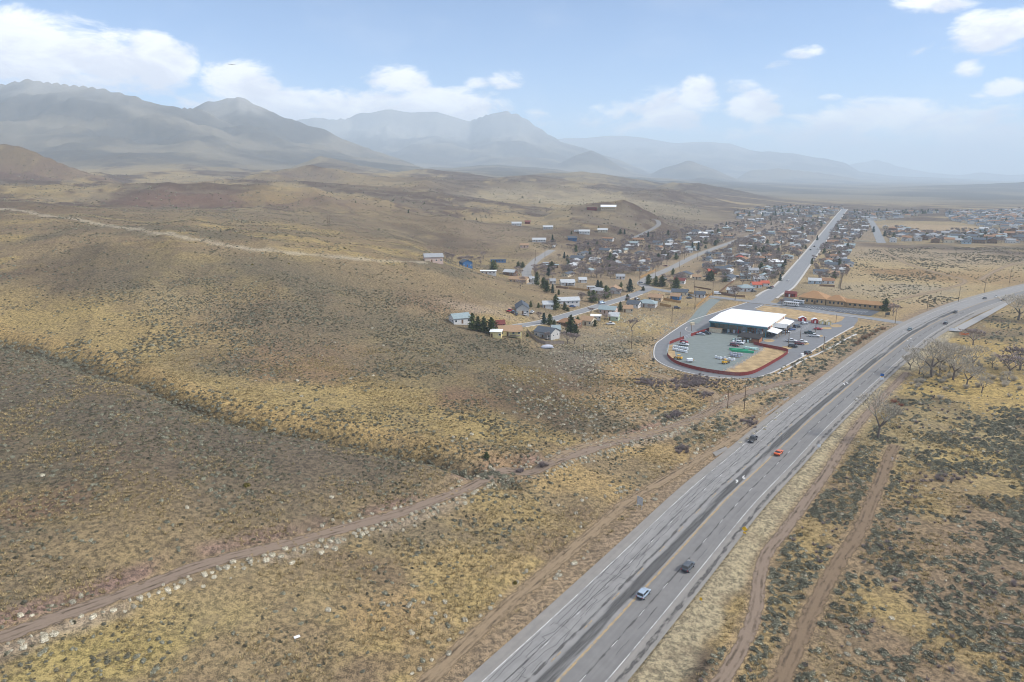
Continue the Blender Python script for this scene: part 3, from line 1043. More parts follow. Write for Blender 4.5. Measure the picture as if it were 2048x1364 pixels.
def empty(name, loc=(0, 0, 0), rz=0.0, parent=None):
    o = bpy.data.objects.new(name, None)
    o.location = loc
    o.rotation_euler = (0, 0, rz)
    o.empty_display_size = 0.5
    COL.objects.link(o)
    if parent:
        o.parent = parent
    return o


def copy_tree(o, parent=None):
    c = o.copy()
    COL.objects.link(c)
    if parent is not None:
        c.parent = parent
        c.matrix_parent_inverse = o.matrix_parent_inverse.copy()
    for ch in list(o.children):
        copy_tree(ch, c)
    return c


def simple_mat(key, col, rough=0.7, spec=0.3, metal=0.0, var=0.12, scale=3.0, bump=0.0, obj_random=0.0):
    """plain coloured surface with uneven tone and dirt"""
    m, t = new_mat(key)
    geo = t.n('ShaderNodeNewGeometry')
    tc = t.n('ShaderNodeTexCoord')
    n = t.noise(tc.outputs['Object'], scale, 5, 0.6)
    c = t.mix(t.ramp(n, 0.3, 0.7), tuple(x * (1 - var) for x in col), tuple(min(1, x * (1 + var)) for x in col))
    if obj_random:
        oi = t.n('ShaderNodeObjectInfo')
        k = t.ramp(oi.outputs['Random'], 0, 1, 1 - obj_random, 1 + obj_random, False)
        vm = t.n('ShaderNodeVectorMath', operation='SCALE')
        t.link(c, vm.inputs[0])
        t.link(k, vm.inputs['Scale'])
        c = vm.outputs[0]
    finish(t, c, rough, n if bump else None, bump or 0.05, spec, metal)
    MAT[key] = m
    return m


# ------------------------------------------------------------------ road materials
def asphalt_material(key, base, dark, crack=0.0, pale=0.0):
    m, t = new_mat(key)
    geo = t.n('ShaderNodeNewGeometry')
    P = geo.outputs['Position']
    uv = t.n('ShaderNodeAttribute', attribute_name='along')
    sep = t.n('ShaderNodeSeparateXYZ')
    t.link(uv.outputs['Vector'], sep.inputs[0])
    n1 = t.noise(P, 0.35, 5, 0.6)
    n2 = t.noise(P, 6.0, 3, 0.6)
    mp = t.n('ShaderNodeCombineXYZ')
    t.put(mp.inputs[0], t.math('MULTIPLY', sep.outputs[0], 0.02))
    t.put(mp.inputs[1], t.math('MULTIPLY', sep.outputs[1], 1.1))
    n3 = t.noise(mp.outputs[0], 1.0, 4, 0.6)          # streaks along the lanes
    k = t.math('ADD', t.math('MULTIPLY', n1, 0.4), t.math('ADD', t.math('MULTIPLY', n2, 0.2), t.math('MULTIPLY', n3, 0.4)))
    col = t.mix(t.ramp(k, 0.32, 0.68), dark, base)
    finish(t, col, 0.88, n2, 0.01, 0.25)
    MAT[key] = m
    return m


asphalt_material('asphalt_new', (0.215, 0.21, 0.20), (0.165, 0.16, 0.155))
asphalt_material('asphalt_old', (0.29, 0.283, 0.27), (0.205, 0.20, 0.193))
asphalt_material('asphalt_shoulder', (0.28, 0.262, 0.235), (0.205, 0.195, 0.18))
asphalt_material('asphalt_pale', (0.33, 0.325, 0.315), (0.27, 0.265, 0.255))
asphalt_material('asphalt_street', (0.25, 0.255, 0.26), (0.19, 0.195, 0.20))
asphalt_material('asphalt_pad', (0.20, 0.205, 0.215), (0.155, 0.16, 0.165))
asphalt_material('asphalt_dark', (0.095, 0.105, 0.12), (0.07, 0.078, 0.09))
asphalt_material('gravel_green', (0.205, 0.235, 0.225), (0.155, 0.18, 0.17))
asphalt_material('concrete', (0.52, 0.50, 0.47), (0.40, 0.385, 0.36))


def patchy(key, col, lo, hi, scale, stretch=1.0, thresh_attr=True):
    """paint or sealcoat that has worn through in places (gaps are real holes, transparent)"""
    m, t = new_mat(key)
    uv = t.n('ShaderNodeAttribute', attribute_name='along')
    sep = t.n('ShaderNodeSeparateXYZ')
    t.link(uv.outputs['Vector'], sep.inputs[0])
    mp = t.n('ShaderNodeCombineXYZ')
    t.put(mp.inputs[0], t.math('MULTIPLY', sep.outputs[0], stretch))
    t.put(mp.inputs[1], sep.outputs[1])
    n = t.noise(mp.outputs[0], scale, 5, 0.65)
    # fade to the sides
    edge = t.math('MULTIPLY', t.math('SUBTRACT', sep.outputs[2], 0.5), 2.0)
    e2 = t.math('MULTIPLY', t.math('POWER', t.math('ABSOLUTE', edge), 3.0), 0.28)
    a = t.ramp(t.math('SUBTRACT', n, e2), lo, hi)
    b = t.n('ShaderNodeBsdfPrincipled')
    n2 = t.noise(mp.outputs[0], scale * 5, 3, 0.6)
    t.link(t.mix(n2, tuple(c * 0.8 for c in col), tuple(c * 1.2 for c in col)), b.inputs['Base Color'])
    b.inputs['Roughness'].default_value = 0.85
    b.inputs['Specular IOR Level'].default_value = 0.25
    tr = t.n('ShaderNodeBsdfTransparent')
    mx = t.n('ShaderNodeMixShader')
    t.link(a, mx.inputs[0])
    t.link(tr.outputs[0], mx.inputs[1])
    t.link(b.outputs[0], mx.inputs[2])
    o = t.n('ShaderNodeOutputMaterial')
    t.link(mx.outputs[0], o.inputs[0])
    MAT[key] = m
    return m


patchy('tar_median', (0.10, 0.098, 0.095), 0.28, 0.62, 0.35, 0.07)
patchy('tar_shoulder', (0.11, 0.105, 0.10), 0.36, 0.66, 0.9, 0.30)
patchy('paint_white', (0.66, 0.66, 0.64), 0.26, 0.54, 1.6, 0.5)
patchy('paint_yellow', (0.55, 0.35, 0.09), 0.26, 0.55, 1.6, 0.5)
patchy('dirt_track', (0.225, 0.17, 0.125), 0.16, 0.44, 0.75, 0.45)
patchy('dirt_ochre', (0.265, 0.195, 0.12), 0.18, 0.5, 0.7, 0.4)
patchy('dirt_brown', (0.19, 0.135, 0.085), 0.18, 0.46, 0.7, 0.5)
patchy('rut', (0.13, 0.095, 0.065), 0.40, 0.80, 0.6, 0.3)
simple_mat('tar_line', (0.07, 0.07, 0.072), 0.6, 0.3)


def ribbon(name, line, o0, o1, mat, parent=None, across=1, dz=0.0, drape=False, rise=None, z=None):
    """strip along a ground line between two offsets (right positive); attribute 'along' = metres along, metres across, share across"""
    line = np.asarray(line, float)
    offs = np.linspace(0, 1, across + 1)
    o0 = np.broadcast_to(np.asarray(o0, float), (len(line),))
    o1 = np.broadcast_to(np.asarray(o1, float), (len(line),))
    rows = [offset_line(line, o0 + (o1 - o0) * q) for q in offs]
    P = np.stack(rows, 1)                                  # n, across+1, 2
    s = np.r_[0, np.cumsum(np.linalg.norm(np.diff(line, axis=0), axis=1))]
    if drape:
        Z = land_xy(P[..., 0], P[..., 1])
        r = np.hypot(P[..., 0], P[..., 1])
        Z = Z + dz + (0.00022 * r if rise is None else rise * r)
    else:
        Z = np.full(P.shape[:2], dz)
    V = np.concatenate([P, Z[..., None]], -1).reshape(-1, 3)
    me = grid_mesh(name, V, len(line), across + 1, True)
    if me.polygons[0].normal.z < 0:
        me.flip_normals()
    at = me.attributes.new('along', 'FLOAT_VECTOR', 'POINT')
    A = np.stack([np.repeat(s[:, None], across + 1, 1), (o0[:, None] + (o1 - o0)[:, None] * offs[None]), np.broadcast_to(offs, P.shape[:2])], -1)
    at.data.foreach_set('vector', A.astype(np.float32).ravel())
    return link(name, me, mat, parent)


def sheet(name, pts2, z, mat, parent=None):
    """flat polygon sheet"""
    bm = bmesh.new()
    vs = [bm.verts.new((p[0], p[1], z)) for p in pts2]
    f = bm.faces.new(vs)
    bmesh.ops.triangulate(bm, faces=[f])
    for f in bm.faces:
        f.normal_update()
        if f.normal.z < 0:
            f.normal_flip()
    me = bpy.data.meshes.new(name)
    bm.to_mesh(me)
    bm.free()
    at = me.attributes.new('along', 'FLOAT_VECTOR', 'POINT')
    co = np.zeros(len(me.vertices) * 3, np.float32)
    me.vertices.foreach_get('co', co)
    co[2::3] = 0.5
    at.data.foreach_set('vector', co)
    return link(name, me, mat, parent)


# ------------------------------------------------------------------ the highway
rng = random.Random(7)
H0 = 0.0
hw_s = np.r_[0, np.cumsum(np.linalg.norm(np.diff(HWY, axis=0), axis=1))]
far_w = sstep(300, 520, np.linalg.norm(HWY, axis=1))      # the road widens towards the junction
right_w = 10.4 + 2.0 * far_w
left_w = -(13.8 + 1.0 * far_w)
highway = ribbon('highway', HWY, left_w, right_w, 'asphalt_old', None, 8, H0)
tag(highway, 'grey five lane highway curving through the valley', 'highway', None, 'structure')
ribbon('new_lanes', HWY, 0.3, 7.4, 'asphalt_new', highway, 3, H0 + 0.006)
ribbon('shoulder', HWY, 7.4, right_w, 'asphalt_shoulder', highway, 2, H0 + 0.006)
ribbon('shoulder', HWY, left_w, -11.0, 'asphalt_shoulder', highway, 2, H0 + 0.006)
nearpart = np.linalg.norm(HWY, axis=1) < 560
ribbon('sealed_strip', HWY[nearpart], -3.4, -0.25, 'tar_median', highway, 3, H0 + 0.012)
ribbon('sealed_strip', HWY[nearpart], 8.3, 9.8, 'tar_shoulder', highway, 2, H0 + 0.012)
for a, b in ((-4.9, -3.9), (3.1, 3.7), (-7.9, -7.5)):
    ribbon('sealed_strip', HWY[nearpart], a, b, 'tar_shoulder', highway, 1, H0 + 0.012)
ribbon('edge_line', HWY, 7.15, 7.35, 'paint_white', highway, 1, H0 + 0.018)
ribbon('edge_line', HWY, -11.0, -10.8, 'paint_white', highway, 1, H0 + 0.018)
ribbon('centre_line', HWY, -0.12, 0.04, 'paint_yellow', highway, 1, H0 + 0.018)
ribbon('centre_line', HWY, 0.16, 0.3, 'paint_yellow', highway, 1, H0 + 0.018)


def cut_line(s0, s1, n=3):
    s = np.linspace(s0, s1, n)
    return np.stack([np.interp(s, hw_s, HWY[:, k]) for k in (0, 1)], 1)


def hwy_at(px):
    """distance along the highway and offset of a ground point under a pixel"""
    p = flat(*px)
    d = np.linalg.norm(HWY - p, axis=1)
    i = int(d.argmin())
    t = HWY[min(i + 1, len(HWY) - 1)] - HWY[max(i - 1, 0)]
    t /= np.linalg.norm(t)
    r = p - HWY[i]
    return hw_s[i] + float(r @ t), float(r[0] * t[1] - r[1] * t[0]), math.atan2(t[1], t[0])


S_END = hw_s[-1]
for off, mat, ph in ((3.45, 'paint_white', 0), (-7.35, 'paint_white', 4)):
    s = ph
    while s < min(S_END - 5, 560):
        ribbon('lane_dash', cut_line(s, s + 3.0), off - 0.08, off + 0.08, mat, highway, 1, H0 + 0.018)
        s += 12.2
s = 2
while s < min(S_END - 5, 560):
    ribbon('lane_dash', cut_line(s, s + 3.4), -3.85, -3.7, 'paint_yellow', highway, 1, H0 + 0.018)
    s += 12.2


def tar_cracks():
    """crack sealant on the old lanes: wandering dark lines, joined (far too many bits to pick apart)"""
    mb = MB()

    def put(pts, w):
        for (s0, o0), (s1, o1) in zip(pts[:-1], pts[1:]):
            P = []
            for s, o in ((s0, o0), (s1, o1)):
                c = np.array([np.interp(s, hw_s, HWY[:, k]) for k in (0, 1)])
                c2 = np.array([np.interp(s + 0.5, hw_s, HWY[:, k]) for k in (0, 1)])
                t = (c2 - c) / (np.linalg.norm(c2 - c) + 1e-9)
                P.append(c + np.array([t[1], -t[0]]) * o)
            d = P[1] - P[0]
            L = np.linalg.norm(d)
            if L < 1e-4:
                continue
            n = np.array([-d[1], d[0]]) / L * w
            e = d / L * w
            a, b = P[0] - e, P[1] + e
            q = [a - n, b - n, b + n, a + n]
            mb.poly([(*x, H0 + 0.026) for x in q])
    for base in (-9.9, -8.6, -6.2, -5.4, -10.5, -7.2):
        s, o = rng.uniform(0, 20), base
        while s < 430:
            pts = [(s, o)]
            for k in range(rng.randint(5, 16)):
                s += rng.uniform(0.5, 2.6)
                o += rng.uniform(-0.28, 0.28) + (base - o) * 0.12
                pts.append((s, o))
                if rng.random() < 0.10:
                    o += rng.choice((-1, 1)) * rng.uniform(0.4, 1.2)
                    s += rng.uniform(0, .3)
                    pts.append((s, o))
            put(pts, rng.uniform(0.04, 0.065))
            if rng.random() < 0.35:
                br = [(pts[-1][0], pts[-1][1])]
                for k in range(4):
                    br.append((br[-1][0] + rng.uniform(-0.4, 0.6), br[-1][1] + rng.uniform(0.3, 0.9) * (1 if base < -8 else -1)))
                put(br, 0.035)
            s += rng.uniform(0, 7)
    # long transverse joints and the saw-tooth tar along the new lanes
    for s0 in (108, 171, 260):
        put([(s0 + i * 0.08, -10.6 + i * 0.8) for i in range(14)], 0.06)
    s = 20
    while s < 330:
        n = rng.randint(3, 9)
        put([(s + i * rng.uniform(.8, 1.6), 5.3 + rng.uniform(-.15, .15)) for i in range(n)], 0.045)
        s += rng.uniform(6, 30)
    o = mb.build('crack_sealant', 'tar_line', highway)
    tag(o, 'network of dark tar lines sealing cracks', None, None, 'stuff')


tar_cracks()


def arrow(px, flip):
    """left turn arrow painted in the middle lane"""
    s0, o, ang = hwy_at(px)
    shape = [(0, -0.12), (1.5, -0.12), (2.1, 0.05), (2.3, 0.45), (2.75, 0.45), (2.15, 1.1), (1.5, 0.45), (1.95, 0.45), (1.8, 0.2), (1.5, 0.12), (0, 0.12)]
    sgn = -1 if flip else 1
    mb = MB()
    k = 0.95
    pts = [(sgn * x * k, sgn * y * k) for x, y in shape]
    # split the arrow into convex bits
    for idx in ((0, 1, 9, 10), (1, 2, 8, 9), (2, 3, 7, 8), (4, 5, 6)):
        mb.poly([(*pts[i], 0) for i in idx])
    ob = mb.build('turn_arrow', 'mark_white', highway)
    p = flat(*px)
    ob.location = (p[0], p[1], H0 + 0.03)
    ob.rotation_euler = (0, 0, ang)


simple_mat('mark_white', (0.78, 0.78, 0.76), 0.7, 0.3, 0, 0.06)
simple_mat('mark_yellow', (0.62, 0.38, 0.06), 0.7, 0.3, 0, 0.1)
for px, fl in (((1489, 951), True), ((1472, 966), False), ((1695, 764), True), ((1688, 770), False), ((1822, 676), True), ((1815, 682), False)):
    arrow(px, fl)

# the pale strip of old pavement beside the far lanes
pale = sheet('old_pavement', [flat(u, v) for u, v in ((1896, 662), (1921, 663), (1970, 636), (2030, 601), (2012, 605), (1955, 632))], 0.05, 'asphalt_pale')
tag(pale, 'pale strip of old pavement beside the highway', 'pavement', None, 'structure')
for k, pts in enumerate(([(1425, 905), (1452, 893), (1456, 898), (1432, 913)], [(1530, 828), (1556, 810), (1558, 812), (1532, 831)], [(1566, 798), (1577, 793), (1579, 796), (1568, 802)])):
    sl = sheet('concrete_apron', [flat(u, v) for u, v in pts], 0.02, 'asphalt_shoulder')
    tag(sl, ['broad concrete drainage apron at the edge of the highway', 'long narrow concrete gutter strip beside the highway', 'short concrete gutter strip beside the highway'][k], 'concrete slab', None, 'structure')

# ------------------------------------------------------------------ streets
STREET_MAT = {'town_road': 'asphalt_street', 'church_street': 'asphalt_street', 'residential_street': 'asphalt_street', 'hill_street': 'asphalt_old', 'upper_street': 'asphalt_old',
              'access_road': 'asphalt_new', 'valley_street': 'asphalt_street', 'gravel_lane': 'gravel_green'}
STREET_LABEL = {
    'town_road': 'straight wide street running through the town to the hills', 'church_street': 'side street passing the church and joining the highway',
    'residential_street': 'curving residential street ending at the hillside', 'hill_street': 'worn street climbing through the older houses',
    'upper_street': 'short worn street below the grassy hill', 'access_road': 'curving asphalt drive up to the hilltop building',
    'valley_street': 'short pale street at the edge of the open field', 'gravel_lane': 'grey green gravel lane beside the store'}


def kerb(line, off, parent, w=0.35, h=0.13, dz=0.0):
    line = np.asarray(line)
    L = offset_line(line, off)
    t = np.gradient(L, axis=0)
    t /= np.linalg.norm(t, axis=1)[:, None] + 1e-9
    n = np.stack([t[:, 1], -t[:, 0]], 1) * w / 2
    z = land_xy(L[:, 0], L[:, 1]) + 0.1 + dz + 0.0001 * np.linalg.norm(L, axis=1)
    rows = [(L - n, z - 0.3), (L - n, z + h), (L + n, z + h), (L + n, z - 0.3)]
    V = np.stack([np.concatenate([p, q[:, None]], 1) for p, q in rows], 1).reshape(-1, 3)
    me = grid_mesh('kerb', V, len(L), 4, False)
    return link('kerb', me, 'concrete', parent)


for n, (line, w) in STREET_W.items():
    dz = {'town_road': 0.12, 'church_street': 0.10, 'residential_street': 0.12, 'hill_street': 0.135, 'gravel_lane': 0.13}.get(n, 0.12)
    st = ribbon(n, line, -w / 2, w / 2, STREET_MAT[n], None, 4, dz, True, 0.00008)
    tag(st, STREET_LABEL[n], 'street', None, 'structure')
    if n in ('town_road', 'residential_street'):
        a, b = (6, None) if n == 'town_road' else (3, -6)
        kerb(line[a:b], w / 2 + 0.15, st)
        kerb(line[a:b], -w / 2 - 0.15, st)
        if n == 'town_road':
            for sg in (-1, 1):
                ribbon('pavement', line[6:], sg * (w / 2 + 0.5), sg * (w / 2 + 1.9), 'concrete', st, 1, 0.2, True, 0.0001)
    if n == 'church_street':
        pass
bulb = sheet('turning_circle', [(STREET_W['residential_street'][0][0][0] + 9 * math.cos(a), STREET_W['residential_street'][0][0][1] + 9 * math.sin(a)) for a in np.linspace(0, 2 * math.pi, 20, endpoint=False)],
             float(land_xy(*STREET_W['residential_street'][0][0])) + 0.18, 'asphalt_street')
tag(bulb, 'round turning circle at the end of the residential street', 'street', None, 'structure')
drv = [hit1(*p) for p in ((1012, 648), (985, 640), (955, 632), (945, 636), (975, 645), (1004, 654))]

# ------------------------------------------------------------------ dirt tracks
TRACK_LABEL = {'hillside_track': ('dirt_track', 'long brown dirt track running along the foot of the hillside'), 'side_track': ('dirt_ochre', 'ochre dirt track forking towards the store lot'),
               'roadside_track': ('dirt_ochre', 'ochre dirt track running beside the highway shoulder'), 'verge_track': ('dirt_track', 'two rut track winding along the mown verge'),
               'brush_track': ('dirt_brown', 'straight brown dirt track cut through the sagebrush'), 'field_track': ('dirt_ochre', 'faint ochre track crossing the open field'),
               'fence_track': ('dirt_ochre', 'short ochre track beside the far highway'), 'ridge_track': (None, None)}
for n, (line, w) in TRACK_W.items():
    mat, lab = TRACK_LABEL[n]
    if mat is None:
        continue
    o = ribbon(n, line, -w / 2, w / 2, mat, None, 5, 0.05, True)
    tag(o, lab, 'dirt track', None, 'structure')
    if n in ('hillside_track', 'verge_track', 'brush_track', 'roadside_track', 'side_track'):
        for off in (-0.8, 0.8):
            ribbon('wheel_rut', line, off * w / 4 - 0.45, off * w / 4 + 0.45, 'rut', o, 1, 0.065, True)

# ------------------------------------------------------------------ plain materials
for key, col, rough, spec in (
    ('roof_white', (0.80, 0.82, 0.83), 0.45, 0.4), ('steel_teal', (0.06, 0.20, 0.25), 0.55, 0.4), ('wall_cream', (0.62, 0.54, 0.40), 0.8, 0.2), ('wall_tan', (0.52, 0.40, 0.26), 0.85, 0.2),
    ('wall_white', (0.62, 0.61, 0.59), 0.8, 0.2), ('wall_grey', (0.48, 0.47, 0.45), 0.8, 0.2), ('wall_yellow', (0.72, 0.60, 0.30), 0.8, 0.2), ('wall_blue', (0.05, 0.14, 0.30), 0.8, 0.2),
    ('wall_green', (0.42, 0.52, 0.38), 0.8, 0.2), ('wall_brown', (0.20, 0.12, 0.075), 0.85, 0.2), ('wall_maroon', (0.20, 0.035, 0.03), 0.8, 0.2), ('wall_orange', (0.36, 0.15, 0.08), 0.8, 0.2), ('wall_pink', (0.60, 0.45, 0.38), 0.8, 0.2), ('wall_sky', (0.42, 0.50, 0.54), 0.8, 0.2),
    ('roof_slate', (0.085, 0.10, 0.12), 0.85, 0.2), ('roof_grey', (0.30, 0.31, 0.32), 0.85, 0.2), ('roof_pale', (0.43, 0.45, 0.46), 0.7, 0.3), ('roof_teal', (0.25, 0.31, 0.32), 0.75, 0.3), ('roof_brown', (0.26, 0.15, 0.085), 0.85, 0.2),
    ('roof_tan', (0.33, 0.22, 0.135), 0.85, 0.2), ('roof_maroon', (0.17, 0.05, 0.045), 0.85, 0.2), ('roof_red', (0.42, 0.10, 0.06), 0.8, 0.2), ('roof_black', (0.035, 0.033, 0.033), 0.85, 0.2), ('roof_church', (0.34, 0.20, 0.10), 0.85, 0.2), ('wall_church', (0.52, 0.36, 0.20), 0.85, 0.2),
    ('trim_white', (0.78, 0.78, 0.76), 0.6, 0.3), ('trim_dark', (0.06, 0.055, 0.05), 0.6, 0.3), ('door_brown', (0.16, 0.09, 0.05), 0.6, 0.3), ('door_tan', (0.55, 0.46, 0.34), 0.6, 0.3),
    ('wood_pole', (0.16, 0.105, 0.07), 0.9, 0.1), ('wood_fence', (0.40, 0.25, 0.11), 0.9, 0.1), ('wood_grey', (0.24, 0.20, 0.17), 0.9, 0.1), ('fence_red', (0.235, 0.038, 0.032), 0.6, 0.3), ('galvanised', (0.45, 0.46, 0.47), 0.45, 0.5),
    ('wrap_white', (0.74, 0.78, 0.80), 0.4, 0.5), ('wrap_grey', (0.42, 0.44, 0.50), 0.5, 0.4), ('pallet_wood', (0.42, 0.30, 0.17), 0.9, 0.1), ('tarp_green', (0.03, 0.34, 0.18), 0.5, 0.4), ('pipe_pale', (0.45, 0.62, 0.58), 0.5, 0.4),
    ('paint_red', (0.42, 0.03, 0.03), 0.5, 0.4), ('paint_orange', (0.75, 0.16, 0.03), 0.5, 0.4), ('machine_yellow', (0.70, 0.40, 0.04), 0.5, 0.4), ('rock_grey', (0.34, 0.32, 0.29), 0.9, 0.2), ('rock_tan', (0.46, 0.38, 0.28), 0.9, 0.2),
    ('porcelain', (0.72, 0.72, 0.70), 0.3, 0.5), ('sign_yellow', (0.80, 0.48, 0.02), 0.5, 0.4), ('sign_blue', (0.03, 0.12, 0.36), 0.5, 0.4), ('sign_white', (0.80, 0.81, 0.82), 0.5, 0.4), ('sign_black', (0.03, 0.03, 0.035), 0.5, 0.4),
):
    simple_mat(key, col, rough, spec, 0.0, 0.10, 1.2)


def glass_mat(key, col, rough=0.12):
    m, t = new_mat(key)
    b, o = finish(t, col, rough, None, 0, 0.6)
    MAT[key] = m


glass_mat('window_glass', (0.05, 0.06, 0.07))
glass_mat('car_glass', (0.025, 0.03, 0.035), 0.08)


def g1(X, Y, z=0.0):
    return flat(*zp(X, Y), z)


# ------------------------------------------------------------------ the store lot
lot = sheet('store_lot', PAD, 0.0, 'asphalt_pad')
tag(lot, 'grey asphalt lot and loop drive round the store', 'car park', None, 'structure')
YARD = [g1(*p) for p in [(192, 500), (190, 530), (204, 566), (262, 606), (385, 640), (500, 660), (610, 664), (760, 590), (885, 512), (835, 470), (905, 440), (930, 418), (512, 376), (372, 416), (320, 438), (216, 470)]]
sheet('gravel_yard', YARD, 0.012, 'gravel_green', lot)
simple_mat('bare_ground', (0.37, 0.27, 0.15), 0.95, 0.1, 0, 0.25, 0.25)
for pts in ([(618, 666), (740, 684), (860, 655), (960, 603), (1078, 524), (1062, 508), (905, 488), (890, 514), (765, 592)],
            [(908, 186), (1300, 240), (1500, 270), (1472, 300), (1420, 314), (1130, 286), (980, 250), (842, 212)],
            [(208, 480), (245, 470), (262, 560), (235, 585), (206, 556)]):
    sheet('bare_patch', [g1(*p) for p in pts], 0.016, 'bare_ground', lot)
for (X, Y, a, b) in ((945, 443, 40, 10), (1435, 335, 44, 11), (1365, 352, 38, 9), (1075, 494, 42, 11), (1212, 466, 26, 8), (1318, 409, 22, 7), (620, 430, 0, 0)):
    if a:
        ob = sheet('planted_island', [g1(X + a * math.cos(q), Y + b * math.sin(q)) for q in np.linspace(0, 2 * math.pi, 16, endpoint=False)], 0.02, 'bare_ground', lot)


def line_kerb(name, zpts, parent, w=0.35, h=0.14, step=2.5, mat='concrete'):
    L = resample([g1(*p) for p in zpts], step)
    t = np.gradient(L, axis=0)
    t /= np.linalg.norm(t, axis=1)[:, None] + 1e-9
    n = np.stack([t[:, 1], -t[:, 0]], 1) * w / 2
    V = np.stack([np.concatenate([p, np.full((len(L), 1), z)], 1) for p, z in ((L - n, -0.3), (L - n, h), (L + n, h), (L + n, -0.3))], 1).reshape(-1, 3)
    return link(name, grid_mesh(name, V, len(L), 4, False), mat, parent)


line_kerb('kerb', [(780, 165), (560, 236), (365, 300), (255, 365), (160, 432), (115, 470), (100, 540), (125, 590), (220, 640), (360, 680), (520, 708), (740, 720)], lot, 0.7, 0.15)
line_kerb('kerb', [(850, 714), (915, 695), (1010, 655), (1200, 555), (1400, 430), (1560, 340)], lot, 0.7, 0.15)
line_kerb('kerb', [(835, 208), (868, 195), (895, 182)], lot, 0.6, 0.15)
line_kerb('kerb', [(905, 182), (1000, 195), (1300, 237), (1500, 263), (1700, 290)], lot, 0.7, 0.15)
line_kerb('kerb', [(345, 345), (330, 360), (345, 375), (400, 386), (440, 384)], lot, 0.5, 0.15)
line_kerb('kerb', [(205, 562), (262, 608), (385, 646), (525, 674), (700, 695), (800, 687), (868, 662), (965, 608), (1045, 560), (1084, 528)], lot, 0.45, 0.12)
ch = line_kerb('drainage_channel', [(1005, 685), (1100, 640), (1200, 580), (1300, 540), (1400, 490), (1500, 435), (1582, 395)], None, 1.1, 0.16)
tag(ch, 'pale concrete drainage channel between the lot and the brush', 'channel', None, 'structure')
# parking bay stripes beside the store
for i in range(14):
    f = i / 13
    X, Y = 1040 + 190 * f, 398 - 72 * f
    a, b = g1(X, Y), g1(X + 42, Y + 7)
    ribbon('bay_line', np.array([a, (a + b) / 2, b]), -0.07, 0.07, 'mark_white', lot, 1, 0.006)

# ------------------------------------------------------------------ the store building
SA = -math.radians(34)
SO = (119.2, 402.0)
store = empty('store_building', (SO[0], SO[1], 0), SA)
tag(store, 'large metal store building with white roof and open front bay', 'store')
W_, D_, H_ = 33.0, 44.5, 6.6
mb = MB()
mb.box(0.4, 9.0, 0, W_, D_, H_ - 0.2)
mb.build('wall', 'wall_cream', store)
mb = MB()
mb.v += [(-0.6, -0.8, H_), (W_ + 0.6, -0.8, H_), (W_ + 0.6, D_ + 0.6, H_), (-0.6, D_ + 0.6, H_), (-0.6, D_ / 2, H_ + 1.0), (W_ + 0.6, D_ / 2, H_ + 1.0),
         (-0.6, -0.8, H_ - 0.35), (W_ + 0.6, -0.8, H_ - 0.35), (W_ + 0.6, D_ + 0.6, H_ - 0.35), (-0.6, D_ + 0.6, H_ - 0.35)]
mb.f += [(0, 1, 5, 4), (4, 5, 2, 3), (0, 6, 7, 1), (2, 8, 9, 3), (1, 7, 8, 2, 5), (3, 9, 6, 0, 4), (9, 8, 7, 6)]
mb.m += [0] * 7
roof = mb.build('roof', 'roof_white', store)
mb = MB()
for i in range(1, 28):
    x = -0.6 + i * (W_ + 1.2) / 28
    mb.box(x - 0.03, -0.8, H_ + 0.02, x + 0.03, D_ / 2, H_ + 0.05)
for v in range(len(mb.v)):
    x, y, z = mb.v[v]
    mb.v[v] = (x, y, z + (y + 0.8) / (D_ / 2 + 0.8) * 1.0)
mb.build('roof_seam', 'roof_white', roof)
mb = MB()
mb.box(-0.5, -0.72, H_ - 1.25, W_ + 0.5, -0.45, H_ - 0.36)
mb.box(-0.55, -0.4, H_ - 0.9, -0.3, 9.0, H_ - 0.36)
mb.build('fascia', 'steel_teal', store)
for i in range(7):
    x = 0.2 + i * (W_ - 0.5) / 6
    mb = MB()
    mb.box(x - 0.16, -0.3, 0, x + 0.16, 0.0, H_ - 0.4)
    mb.build('column', 'steel_teal', store)
mb = MB()
mb.box(-0.1, 0.1, 0, 0.15, 9.0, H_ - 0.4)
mb.build('side_panel', 'steel_teal', store)
mb = MB()
for i in range(40):
    x = 0.6 + i * (W_ - 1) / 40
    mb.box(x, 8.9, 0.1, x + 0.18, 8.985, H_ - 0.4)
mb.build('wall_rib', 'wall_tan', store)
for i in range(3):
    mb = MB()
    x = 17.0 + i * 5.2
    mb.box(x, 8.84, 0.2, x + 3.6, 8.895, 3.6)
    mb.build('door', 'trim_white', store)
